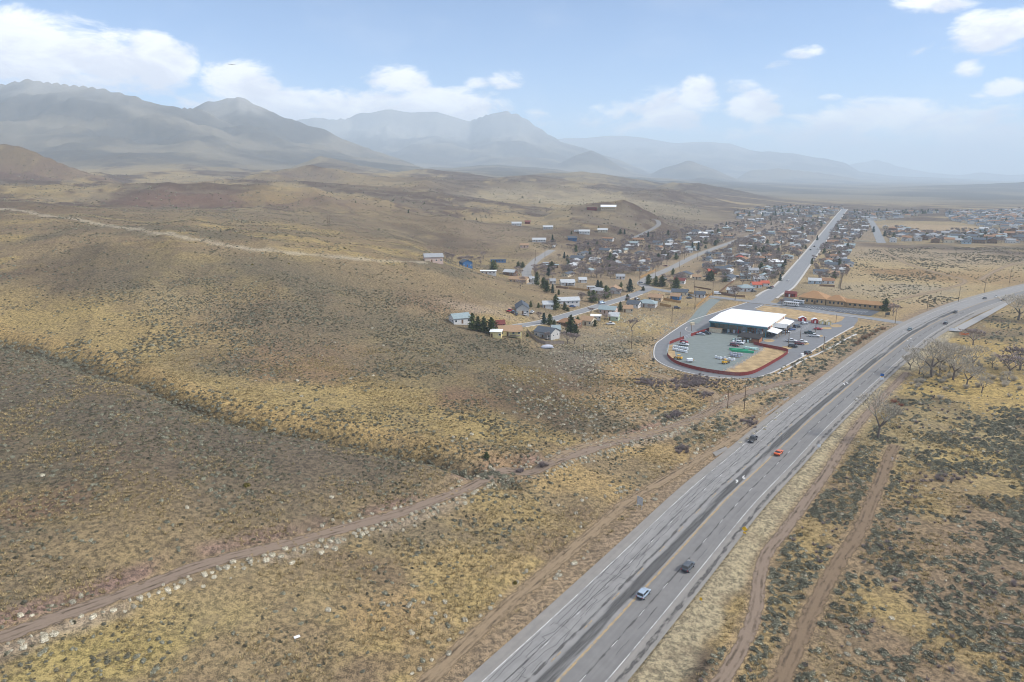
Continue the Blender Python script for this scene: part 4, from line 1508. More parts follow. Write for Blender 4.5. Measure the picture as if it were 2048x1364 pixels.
# east side: upper windows with red frames, letters left off, and the long canopy
for y in (4, 7.2, 17, 20, 31, 36, 40):
    mb = MB()
    mb.box(W_ + 0.01, y, 4.2, W_ + 0.09, y + 1.4, 5.9)
    wn = mb.build('window', 'paint_red', store)
    mb = MB()
    mb.box(W_ + 0.10, y + 0.22, 4.4, W_ + 0.12, y + 1.18, 5.7)
    mb.build('pane', 'window_glass', wn)
for y in (10.2, 10.9, 11.6, 26, 27, 34):
    mb = MB()
    mb.box(W_ + 0.01, y, 4.5, W_ + 0.05, y + 0.5, 5.2)
    mb.build('wall_sign', 'paint_red', store)
for y0, y1 in ((0.5, 13.0), (20.0, 43.5)):
    mb = MB()
    mb.v += [(W_ + 0.02, y0, 4.0), (W_ + 6.0, y0, 3.1), (W_ + 6.0, y1, 3.1), (W_ + 0.02, y1, 4.0), (W_ + 0.02, y0, 3.75), (W_ + 6.0, y0, 2.85), (W_ + 6.0, y1, 2.85), (W_ + 0.02, y1, 3.75)]
    mb.f += [(0, 1, 2, 3), (7, 6, 5, 4), (0, 4, 5, 1), (1, 5, 6, 2), (2, 6, 7, 3)]
    mb.m += [0] * 5
    cp = mb.build('canopy', 'roof_white', store)
    for y in np.arange(y0 + 0.4, y1, 3.9):
        m2 = MB()
        m2.box(W_ + 5.6, y, 0.02, W_ + 5.85, y + 0.25, 2.84)
        m2.build('post', 'wall_tan', cp)
    for y in np.arange(y0 + 1.0, y1 - 2, 3.9):
        m2 = MB()
        m2.box(W_ + 0.02, y, 0.05, W_ + 0.08, y + 2.4, 2.6)
        m2.build('shop_window', 'window_glass', store)
mb = MB()
y0, y1, ym = 13.2, 19.8, 16.5
mb.v += [(W_ + 0.02, y0, 4.1), (W_ + 8.0, y0, 4.1), (W_ + 8.0, ym, 6.0), (W_ + 0.02, ym, 6.0), (W_ + 8.0, y1, 4.1), (W_ + 0.02, y1, 4.1)]
mb.f += [(0, 1, 2, 3), (3, 2, 4, 5)]
mb.m += [0, 0]
po = mb.build('portico_roof', 'roof_pale', store)
mb = MB()
mb.poly([(W_ + 7.7, y0 + 0.2, 4.1), (W_ + 7.7, y1 - 0.2, 4.1), (W_ + 7.7, ym, 5.85)])
mb.build('gable', 'roof_black', po)
for y in (y0 + 0.3, y1 - 0.6):
    mb = MB()
    mb.box(W_ + 7.3, y, 0.02, W_ + 7.7, y + 0.4, 4.1)
    mb.build('post', 'wall_brown', po)


def goods(name, parts, loc, rz, label, cat, group=None):
    """a small thing of several parts: parts = [(name, material, [boxes])]"""
    e = empty(name, loc, rz)
    tag(e, label, cat, group)
    for pn, mat, boxes in parts:
        mb = MB()
        for b in boxes:
            mb.box(*b)
        mb.build(pn, mat, e)
    return e


def store_pt(x, y):
    c, s = math.cos(SA), math.sin(SA)
    return SO[0] + c * x - s * y, SO[1] + s * x + c * y


# stock standing inside the open bay
rs = random.Random(3)
for i in range(12):
    x = 10.5 + i * 1.85
    y = rs.uniform(2.0, 6.5)
    p = store_pt(x, y)
    h = rs.uniform(1.0, 2.4)
    mat = ['wrap_white', 'pallet_wood', 'wrap_grey', 'paint_red', 'galvanised'][i % 5]
    word = {'wrap_white': 'white wrapped', 'pallet_wood': 'timber', 'wrap_grey': 'grey wrapped', 'paint_red': 'red', 'galvanised': 'metal'}[mat]
    goods('stock_pallet', [('base', 'pallet_wood', [(-0.7, -0.6, 0.02, 0.7, 0.6, 0.16)]), ('load', mat, [(-0.62, -0.55, 0.165, 0.62, 0.0, h), (-0.62, 0.03, 0.165, 0.58, 0.52, h * rs.uniform(.6, .95))])],
          (p[0], p[1], 0.0), SA, '%s stock on a pallet inside the open store bay' % word, 'pallet', 'stock in the open bay, %s' % word)
for i in range(2):
    p = store_pt(22 + i * 5, 7.6)
    e = empty('storage_rack', (p[0], p[1], 0), SA)
    tag(e, 'tall storage rack against the back wall of the store bay', 'rack', 'racks in the store bay')
    for x in (-2, 0, 2):
        mb = MB()
        mb.box(x - 0.06, -0.5, 0, x + 0.06, 0.5, 3.8)
        mb.build('upright', 'paint_orange', e)
    for z in (0.9, 2.1, 3.3):
        mb = MB()
        mb.box(-1.93, -0.5, z, 1.93, 0.5, z + 0.1)
        mb.build('shelf', 'galvanised', e)
        mb = MB()
        for q in range(4):
            x = -1.8 + q * 0.95
            mb.box(x, -0.4, z + 0.101, x + 0.7, 0.4, z + 0.1 + rs.uniform(.3, .8))
        mb.build('carton', ['pallet_wood', 'wrap_white', 'wall_cream'][i], e)

# the lean-to with a black roof and the pale container in the yard
p = g1(805, 446)
e = empty('black_roofed_shed', (p[0], p[1], 0), SA)
tag(e, 'open sided shed with black roof and timber stacked below', 'shed')
mb = MB()
mb.box(-6.2, -4.2, 3.0, 6.2, 4.2, 3.25)
for i, v in enumerate(mb.v):
    mb.v[i] = (v[0], v[1], v[2] + 0.12 * v[1])
mb.build('roof', 'roof_black', e)
for x in (-5.8, -2, 2, 5.8):
    for y in (-3.9, 3.9):
        mb = MB()
        mb.box(x - .12, y - .12, 0, x + .12, y + .12, 3.0 + 0.12 * y)
        mb.build('post', 'wall_brown', e)
mb = MB()
mb.box(1.5, -3.5, 0, 5.6, 3.5, 2.2)
mb.build('back_wall', 'wall_orange', e)
for k, (x, y, hh) in enumerate(((-4, -2, 1.2), (-1.5, 0, 1.6), (-4.2, 1.8, 1.0), (0.3, -2.4, 0.9))):
    mb = MB()
    for q in range(5):
        mb.box(x - 1.0, y - .9, q * hh / 5 + 0.01, x + 1.0, y + .9, (q + .8) * hh / 5)
    mb.build('timber_stack', 'pallet_wood', e)
p = g1(553, 383)
e = empty('storage_container', (p[0], p[1], 0), SA + 0.02)
tag(e, 'cream storage container with flat roof beside the red fence', 'container')
mb = MB()
mb.box(-3.6, -1.2, 0.05, 3.6, 1.2, 2.6)
mb.build('body', 'wall_cream', e)
mb = MB()
for i in range(24):
    mb.box(-3.5 + i * 0.295, -1.23, 0.15, -3.4 + i * 0.295, -1.205, 2.5)
mb.build('corrugation', 'wall_cream', e)
mb = MB()
mb.box(-3.75, -1.35, 2.605, 3.75, 1.35, 2.72)
mb.build('roof', 'roof_tan', e)
mb = MB()
mb.box(3.61, -1.1, 0.1, 3.66, 1.1, 2.5)
mb.build('door', 'wall_tan', e)

# sheds for sale along the back of the lot
for (X, Y, kind, lab) in ((1187, 300, 'red', 'larger red shed with white roof near the store canopy'), (1276, 314, 'barn', 'red and white barn roofed shed on the back of the lot'), (1330, 322, 'cream', 'small cream shed beside the barn shaped shed'), (1376, 326, 'cream', 'small cream shed at the end of the row of sheds')):
    p = g1(X, Y)
    e = empty('garden_shed', (p[0], p[1], 0), SA + 0.4)
    tag(e, lab, 'shed')
    wall = 'paint_red' if kind != 'cream' else 'wall_yellow'
    w, d, h = (2.2, 1.6, 2.1) if kind == 'red' else ((1.9, 1.7, 2.0) if kind == 'barn' else (1.6, 1.4, 1.9))
    mb = MB()
    mb.box(-w, -d, 0.1, w, d, h)
    mb.poly([(-w, -d, h), (w, -d, h), (0, -d, h + 1.0)])
    mb.poly([(w, d, h), (-w, d, h), (0, d, h + 1.0)])
    mb.build('wall', wall, e)
    mb = MB()
    prof = [(-w - .2, h - .08), (-w * .62, h + .72), (0, h + 1.1), (w * .62, h + .72), (w + .2, h - .08)] if kind == 'barn' else [(-w - .2, h - .1), (0, h + 1.1), (w + .2, h - .1)]
    for (x0, z0), (x1, z1) in zip(prof[:-1], prof[1:]):
        mb.poly([(x0, -d - .2, z0), (x1, -d - .2, z1), (x1, d + .2, z1), (x0, d + .2, z0)])
        mb.poly([(x0, d + .2, z0 + .07), (x1, d + .2, z1 + .07), (x1, -d - .2, z1 + .07), (x0, -d - .2, z0 + .07)])
    mb.build('roof', 'roof_white' if kind != 'cream' else 'wall_cream', e)
    mb = MB()
    mb.box(-0.5, -d - 0.05, 0.15, 0.5, -d - 0.005, 1.9)
    mb.build('door', 'trim_white', e)
    for x in (-w + .04, w - .14):
        mb = MB()
        mb.box(x, -d - 0.03, 0.1, x + 0.1, -d - 0.004, h)
        mb.build('corner_trim', 'trim_white', e)

# ------------------------------------------------------------------ red slatted fence, one panel at a time
fence = empty('red_fence', (*g1(385, 646), 0))
tag(fence, 'long dark red slatted fence curving round the gravel yard', 'fence')
FP = Vector((*g1(385, 646), 0))
pan_me = {}


def fence_run(zpts, step=2.45, h=1.75):
    L = resample([g1(*p) for p in zpts], step)
    for a, b in zip(L[:-1], L[1:]):
        d = b - a
        ln = float(np.linalg.norm(d))
        key = round(ln, 1)
        if key not in pan_me:
            mb = MB()
            n = 15
            for i in range(n):
                x = i * key / n
                mb.box(x + 0.012, -0.02, 0.08, x + key / n - 0.012, 0.02, h)
            mb.box(0, 0.021, 0.4, key, 0.06, 0.48)
            mb.box(0, 0.021, 1.5, key, 0.06, 1.58)
            pan_me[key] = mb.mesh('panel', 'fence_red')
        o = link('panel', pan_me[key], None, fence)
        o.location = (a[0] - FP.x, a[1] - FP.y, 0)
        o.rotation_euler = (0, 0, math.atan2(d[1], d[0]))
    mb = MB()
    mb.tube((0, 0, 0), (0, 0, h + 0.12), 0.05, 0.05, 6)
    pm = mb.mesh('post', 'fence_red')
    for a in L:
        o = link('post', pm, None, fence)
        o.location = (a[0] - FP.x, a[1] - FP.y, 0)


fence_run([(214, 472), (262, 452), (320, 432)])
fence_run([(372, 412), (440, 390), (512, 368)])
fence_run([(198, 548), (206, 568), (262, 612), (385, 652), (525, 680), (700, 701), (800, 693), (868, 668), (965, 614), (1045, 566), (1082, 532), (1040, 516), (960, 500), (890, 486), (830, 472)])
gate = empty('sliding_gate', (*g1(320, 436), 0), math.atan2(*(g1(372, 414) - g1(320, 436))[::-1]))
tag(gate, 'pale metal sliding gate between two runs of red fence', 'gate')
gl = float(np.linalg.norm(g1(372, 414) - g1(320, 436)))
mb = MB()
for z in (0.1, 0.9, 1.75):
    mb.box(0.1, -0.04, z, gl - 0.1, 0.04, z + 0.09)
mb.build('rail', 'galvanised', gate)
for i in range(24):
    mb = MB()
    x = 0.15 + i * (gl - 0.35) / 23
    mb.box(x, -0.02, 0.19, x + 0.05, 0.02, 1.75)
    mb.build('bar', 'galvanised', gate)
g2 = empty('curved_gate', (*g1(214, 474), 0), math.atan2(*(g1(198, 546) - g1(214, 474))[::-1]))
tag(g2, 'tall grey mesh gate at the turn of the red fence', 'gate')
gl = float(np.linalg.norm(g1(198, 546) - g1(214, 474)))
mb = MB()
for z in (0.1, 1.0, 1.9):
    mb.box(0.05, -0.04, z, gl, 0.04, z + 0.08)
mb.build('rail', 'galvanised', g2)
for i in range(20):
    mb = MB()
    x = 0.05 + i * (gl - 0.1) / 19
    mb.box(x, -0.02, 0.18, x + 0.05, 0.02, 1.9)
    mb.build('bar', 'galvanised', g2)

# ------------------------------------------------------------------ wrapped pallets, pipes, machines in the yard
pl = MB()
pl.box(-.6, -.55, 0, .6, .55, .13)
PALLET = pl.mesh('pallet', 'pallet_wood')


def load_mesh(mat, h):
    bm = bmesh.new()
    bmesh.ops.create_cube(bm, size=1.0)
    for v in bm.verts:
        v.co = Vector((v.co.x * 1.1 * (0.94 if v.co.z > 0 else 1), v.co.y * 1.0 * (0.94 if v.co.z > 0 else 1), (v.co.z + .5) * h + 0.135))
    bmesh.ops.bevel(bm, geom=bm.edges[:], offset=0.1, segments=2, affect='EDGES')
    me = bpy.data.meshes.new('load')
    bm.to_mesh(me)
    bm.free()
    me.materials.append(MAT[mat])
    return me


LOADS = {(m, h): load_mesh(m, h) for m in ('wrap_white', 'wrap_grey', 'pipe_pale') for h in (0.9, 1.25)}


def wrapped(X, Y, mat, h, rz, label, group):
    p = g1(X, Y)
    e = empty('wrapped_pallet', (p[0], p[1], 0.02), rz)
    tag(e, label, 'pallet', group)
    link('pallet', PALLET, None, e)
    link('load', LOADS[(mat, h)], None, e)


for r, (X0, Y0, X1, Y1, n) in enumerate(((246, 494, 345, 512, 8), (243, 514, 338, 534, 8), (240, 500, 236, 520, 0))):
    for i in range(n):
        f = i / max(1, n - 1)
        wrapped(X0 + (X1 - X0) * f, Y0 + (Y1 - Y0) * f, 'wrap_white', 1.25, 0.1 + rs.uniform(-.05, .05), 'white wrapped pallet load in the two rows beside the red fence', 'white pallet loads in two rows')
for i in range(9):
    f = i / 8
    wrapped(556 + 130 * f, 572 + 22 * f + rs.uniform(-4, 4), 'wrap_white' if i not in (3,) else 'wrap_grey', 0.9 if i % 2 else 1.25, rs.uniform(-.3, .3), 'white wrapped pallet load in the ragged row before the riprap' if i != 3 else 'grey wrapped pallet load in the ragged row before the riprap', 'pallet loads in the ragged row')
for i in range(9):
    wrapped(665 + (i % 5) * 19 + rs.uniform(-3, 3), 545 + (i // 5) * 14 + (i % 5) * 3, 'wrap_grey', 1.25, rs.uniform(-.3, .3), 'grey wrapped pallet load clustered beside the green pipes', 'grey pallet loads')
for i in range(10):
    wrapped(685 + (i % 5) * 26 + rs.uniform(-4, 4), 446 + (i // 5) * 12 + rs.uniform(-2, 2), 'wrap_white' if i % 3 else 'pipe_pale', 1.25, rs.uniform(-.3, .3), 'white wrapped pallet load in front of the black roofed shed' if i % 3 else 'pale green pallet load in front of the black roofed shed', 'pallet loads by the black shed')
for i in range(5):
    wrapped(775 + i * 17, 500 + i * 4, 'pipe_pale', 0.9, rs.uniform(-.2, .2), 'pale green pallet load at the end of the pipes', 'pale green pallet loads')
for k, (X, Y, L, mat, lab) in enumerate(((748, 527, 11, 'tarp_green', 'bundle of bright green pipes lying nearer the riprap'), (722, 516, 9, 'tarp_green', 'bundle of bright green pipes lying behind the longer bundle'), (812, 505, 7, 'pipe_pale', 'bundle of pale plastic pipes beside the green pipes'))):
    p = g1(X, Y)
    e = empty('pipe_bundle', (p[0], p[1], 0.02), math.radians(-24))
    tag(e, lab, 'pipes')
    q = 0
    for z in range(3):
        for j in range(6 - z):
            mb = MB()
            y = (j - (5 - z) / 2) * 0.37
            mb.tube((-L / 2 + rs.uniform(-.5, .5), y, .2 + z * .34), (L / 2 + rs.uniform(-.5, .5), y, .2 + z * .34), .18, .18, 7)
            mb.build('pipe', mat, e)


def wheel_pair(e, xs, ys, r, w=0.3, mat='tyre'):
    for x in xs:
        for y in ys:
            mb = MB()
            mb.tube((x, y - w / 2, r), (x, y + w / 2, r), r, r, 12)
            wl = mb.build('wheel', mat, e)
            mb = MB()
            mb.tube((x, y - w / 2 - .01, r), (x, y + w / 2 + .01, r), r * .5, r * .5, 8)
            mb.build('rim', 'galvanised', wl)


simple_mat('tyre', (0.025, 0.025, 0.027), 0.8, 0.2)
for (X, Y, rz, lab) in ((622, 612, 0.6, 'ochre loader with raised bucket at the end of the pallets'), (283, 580, 2.4, 'small yellow forklift parked inside the red fence')):
    p = g1(X, Y)
    e = empty('yard_loader', (p[0], p[1], 0.02), rz)
    tag(e, lab, 'loader')
    mb = MB()
    mb.box(-1.6, -.7, .5, .9, .7, 1.3)
    mb.box(-1.7, -.75, .7, -1.2, .75, 1.55)
    mb.build('body', 'machine_yellow', e)
    mb = MB()
    for x in (-.7, .55):
        for y in (-.62, .55):
            mb.box(x, y, 1.3, x + .08, y + .08, 2.3)
    mb.build('cab_frame', 'trim_dark', e)
    mb = MB()
    mb.box(-.8, -.72, 2.3, .75, .72, 2.4)
    mb.build('cab_roof', 'machine_yellow', e)
    mb = MB()
    for y in (-.5, .4):
        mb.box(.9, y, .6, 2.2, y + .12, .8)
    mb.build('arm', 'machine_yellow', e)
    mb = MB()
    mb.box(2.2, -.9, .25, 2.3, .9, 1.0)
    mb.box(2.3, -.9, .25, 2.9, .9, .33)
    mb.build('bucket', 'trim_dark', e)
    wheel_pair(e, (-1.1, .7), (-.75, .75), .48)
p = g1(365, 600)
e = empty('cargo_trailer', (p[0], p[1], .02), 0.2)
tag(e, 'white topped utility trailer with timber beside the red fence', 'trailer')
mb = MB()
mb.box(-1.9, -.95, .6, 1.9, .95, .75)
mb.build('bed', 'galvanised', e)
mb = MB()
mb.box(-1.7, -.9, .76, 1.2, .9, 1.9)
mb.build('cargo', 'wrap_white', e)
mb = MB()
mb.box(1.3, -.8, .76, 1.85, .8, 1.5)
mb.build('timber', 'pallet_wood', e)
mb = MB()
mb.box(1.9, -.06, .6, 3.2, .06, .7)
mb.build('drawbar', 'galvanised', e)
wheel_pair(e, (-.4, .4), (-1.0, 1.0), .33, .2)
# utility box, bins and concrete pads round the lot
for (X, Y, nm, mat, lab, sz) in ((97, 591, 'waste_bin', 'trim_dark', 'small black bin on the bare dirt outside the loop drive', (.9, .7, 1.2)), (382, 330, 'utility_cabinet', 'wall_cream', 'cream utility cabinet on the traffic island', (2.6, .9, 1.7)), (1186, 556, 'utility_cabinet', 'trim_white', 'white utility cabinet where the drainage channel meets the lot', (1.5, 1.0, 1.2))):
    p = g1(X, Y)
    goods(nm, [('body', mat, [(-sz[0] / 2, -sz[1] / 2, .0, sz[0] / 2, sz[1] / 2, sz[2])]), ('lid', mat, [(-sz[0] / 2 - .05, -sz[1] / 2 - .05, sz[2] + .002, sz[0] / 2 + .05, sz[1] / 2 + .05, sz[2] + .09)])], (p[0], p[1], 0.0), 0.3, lab, 'cabinet' if nm != 'waste_bin' else 'bin')

# ------------------------------------------------------------------ the church
CO = g1(1475, 195)
CA = math.atan2(*(g1(1762, 222) - g1(1400, 185))[::-1])
church_lot = sheet('church_lot', [g1(*p) for p in [(1000, 170), (1062, 125), (1180, 150), (1200, 176), (1340, 186), (1480, 200), (1640, 212), (1755, 228), (1690, 262), (1560, 248), (1300, 216), (1050, 180)]], 0.0, 'asphalt_dark')
tag(church_lot, 'dark asphalt church car park with white bay lines', 'car park', None, 'structure')
for i in range(24):
    f = i / 23
    a = g1(1225 + 440 * f, 189 + 40 * f)
    b = g1(1205 + 440 * f, 199 + 40 * f)
    ribbon('bay_line', np.array([a, (a + b) / 2, b]), -0.07, 0.07, 'mark_white', church_lot, 1, 0.008)
    if i % 2 == 0 and i < 21:
        a, b = g1(1245 + 440 * f, 205 + 42 * f), g1(1225 + 440 * f, 214 + 42 * f)
        ribbon('bay_line', np.array([a, (a + b) / 2, b]), -0.07, 0.07, 'mark_white', church_lot, 1, 0.008)


def hip_block(e, x0, y0, x1, y1, h, rise, wall, roofm, over=0.8, gable=False):
    mb = MB()
    mb.box(x0, y0, -0.3, x1, y1, h)
    w = mb.build('wall', wall, e)
    X0, X1, Y0, Y1 = x0 - over, x1 + over, y0 - over, y1 + over
    ym = (Y0 + Y1) / 2
    ins = 0 if gable else min((Y1 - Y0) / 2, (X1 - X0) / 2) * 0.98
    mb = MB()
    mb.v += [(X0, Y0, h), (X1, Y0, h), (X1, Y1, h), (X0, Y1, h), (X0 + ins, ym, h + rise), (X1 - ins, ym, h + rise), (X0, Y0, h - .22), (X1, Y0, h - .22), (X1, Y1, h - .22), (X0, Y1, h - .22)]
    mb.f += [(0, 1, 5, 4), (1, 2, 5), (2, 3, 4, 5), (3, 0, 4), (6, 7, 1, 0), (7, 8, 2, 1), (8, 9, 3, 2), (9, 6, 0, 3), (9, 8, 7, 6)]
    mb.m += [0] * 9
    return w, mb.build('roof', roofm, e)


def add_windows(e, xs, y, z0, z1, w, frame='trim_dark', nx=0):
    for x in xs:
        mb = MB()
        mb.box(x, y - .05, z0, x + w, y - .004, z1)
        o = mb.build('window', frame, e)
        mb = MB()
        mb.box(x + .1, y - .075, z0 + .1, x + w - .1, y - .052, z1 - .1)
        mb.build('pane', 'window_glass', o)


c1 = g1(1245, 172)
e = empty('church_hall', (c1[0], c1[1], 0), CA + 0.05)
tag(e, 'tan church hall with broad brown hipped roof beside the parked bus', 'church')
hip_block(e, -8, 0, 10, 16, 4.2, 4.4, 'wall_church', 'roof_church', 1.0)
add_windows(e, (-6, -3, 0.5, 4, 7), 0, 1.2, 3.0, 1.2)
mb = MB()
mb.box(2.2, -.06, 0, 3.6, -.005, 2.4)
mb.build('door', 'door_brown', e)
c2 = g1(1480, 193)
e = empty('church_wing', (c2[0], c2[1], 0), CA + 0.02)
tag(e, 'long low tan church wing with brown roof beside the dark pine', 'church')
hip_block(e, -11, 0, 1, 10, 3.8, 3.4, 'wall_church', 'roof_church', 0.9)
mb = MB()
mb.box(1.01, 1.2, -.3, 31, 8.2, 3.1)
mb.build('wall', 'wall_church', e)
mb = MB()
mb.v += [(1.95, .2, 3.12), (32, .2, 3.12), (32, 9.2, 3.12), (1.95, 9.2, 3.12), (-4, 4.7, 5.2), (31, 4.7, 5.2)]
mb.f += [(0, 1, 5, 4), (1, 2, 5), (2, 3, 4, 5), (3, 2, 1, 0)]
mb.m += [0] * 4
mb.build('roof', 'roof_church', e)
add_windows(e, (-9, -6.5, -3.5, -1.0), 0, 1.2, 2.8, 1.1)
add_windows(e, tuple(np.arange(4, 29, 3.2)), 1.2, 1.1, 2.4, 1.4)
for x in np.arange(2.5, 31, 4.6):
    mb = MB()
    mb.box(x, .45, 0, x + .18, .63, 3.1)
    mb.build('post', 'wall_brown', e)
p = g1(1100, 120)
e = empty('red_barn', (p[0], p[1], 0), CA)
tag(e, 'small dark red shed behind the church car park', 'shed')
hip_block(e, -4, -2, 4, 3, 2.6, 1.6, 'wall_maroon', 'roof_maroon', .3, True)
add_windows(e, (-3, 1.5), -2, 1.0, 2.0, 1.0)
mb = MB()
mb.box(-.9, -2.06, 0, .3, -2.005, 2.1)
mb.build('door', 'trim_white', e)
p = g1(1808, 268)
e = empty('notice_board', (p[0], p[1], 0), 0.2)
tag(e, 'dark notice board on two posts by the highway junction', 'sign')
mb = MB()
mb.box(-1.6, -.12, 1.0, 1.6, .12, 2.9)
mb.build('panel', 'sign_black', e)
for x in (-1.3, 1.2):
    mb = MB()
    mb.box(x, -.1, 0, x + .15, .1, 1.0)
    mb.build('post', 'wood_pole', e)

# ------------------------------------------------------------------ vehicles
def car_paint(key, col, metal=0.25, rough=0.32):
    m, t = new_mat(key)
    tc = t.n('ShaderNodeTexCoord')
    n = t.noise(tc.outputs['Object'], 1.4, 4, 0.6)
    sep = t.n('ShaderNodeSeparateXYZ')
    t.link(tc.outputs['Object'], sep.inputs[0])
    dirt = t.math('MULTIPLY', t.ramp(n, 0.45, 0.75), 0.3)
    c = t.mix(dirt, col, (0.30, 0.26, 0.21))
    b, o = finish(t, c, rough, None, 0, 0.5, metal)
    b.inputs['Coat Weight'].default_value = 0.4
    b.inputs['Coat Roughness'].default_value = 0.1
    MAT[key] = m


for k, c in {'silver': (0.46, 0.50, 0.54), 'white': (0.74, 0.75, 0.75), 'black': (0.018, 0.019, 0.022), 'dark_grey': (0.07, 0.085, 0.10), 'orange': (0.78, 0.13, 0.02), 'dark_red': (0.16, 0.015, 0.02), 'red': (0.42, 0.02, 0.025),
             'blue': (0.03, 0.10, 0.28), 'teal': (0.10, 0.17, 0.19), 'dark_green': (0.02, 0.05, 0.045), 'light_blue': (0.36, 0.45, 0.55), 'navy': (0.02, 0.035, 0.06)}.items():
    car_paint('car_' + k, c)
simple_mat('tail_red', (0.45, 0.02, 0.02), 0.3, 0.5)
simple_mat('lamp_clear', (0.75, 0.77, 0.78), 0.15, 0.6)
simple_mat('bumper_dark', (0.05, 0.05, 0.055), 0.6, 0.3)

# stations: (x, half width, sill z, top z); cabin: (rear base, rear top, front top, front base, roof z)
CARS = {
    'suv': dict(st=[(-2.36, .78, .48, .95), (-2.25, .90, .34, 1.06), (-1.4, .95, .28, 1.08), (0, .95, .27, 1.07), (1.0, .95, .28, 1.05), (1.25, .94, .30, 1.02), (2.05, .90, .32, .92), (2.36, .74, .42, .72)],
                cab=(-2.22, -1.95, .35, 1.15, 1.72), wx=(1.45, -1.42), wr=.37),
    'sedan': dict(st=[(-2.36, .76, .45, .82), (-2.25, .87, .32, .95), (-1.55, .91, .26, .97), (0, .92, .24, .93), (1.0, .91, .26, .92), (1.2, .90, .28, .88), (2.05, .86, .30, .76), (2.36, .70, .38, .62)],
                  cab=(-1.75, -1.0, .15, 1.1, 1.43), wx=(1.42, -1.38), wr=.33),
    'coupe': dict(st=[(-2.45, .80, .45, .92), (-2.35, .92, .32, 1.02), (-1.5, .97, .26, 1.0), (0, .97, .24, .93), (.75, .96, .26, .94), (1.0, .95, .28, .92), (2.2, .93, .30, .85), (2.48, .80, .38, .66)],
                  cab=(-1.75, -.85, -.05, .8, 1.42), wx=(1.5, -1.48), wr=.36),
    'hatch': dict(st=[(-2.1, .74, .46, .92), (-2.02, .86, .32, 1.0), (-1.3, .90, .26, 1.02), (0, .91, .24, .99), (.9, .90, .26, .97), (1.1, .89, .28, .93), (1.85, .84, .30, .80), (2.12, .70, .38, .64)],
                  cab=(-2.0, -1.62, .2, 1.1, 1.58), wx=(1.3, -1.28), wr=.34),
    'pickup': dict(st=[(-2.85, .88, .55, .68), (-2.8, .95, .45, .70), (-1.0, .97, .40, .70), (-.98, .97, .40, 1.12), (.9, .97, .40, 1.12), (1.2, .96, .42, 1.12), (2.4, .93, .44, 1.06), (2.75, .82, .50, .80)],
                   cab=(-.95, -.8, .45, 1.1, 1.86), wx=(1.75, -1.75), wr=.41, bed=True),
    'van': dict(st=[(-2.9, .92, .50, 1.2), (-2.85, .98, .36, 1.25), (0, 1.0, .34, 1.25), (1.4, 1.0, .34, 1.25), (1.7, .98, .36, 1.2), (2.5, .94, .38, 1.0), (2.8, .82, .44, .78)],
                cab=(-2.88, -2.8, 1.0, 1.75, 2.35), wx=(1.85, -1.75), wr=.37, panel=True),
}
_carmesh = {}


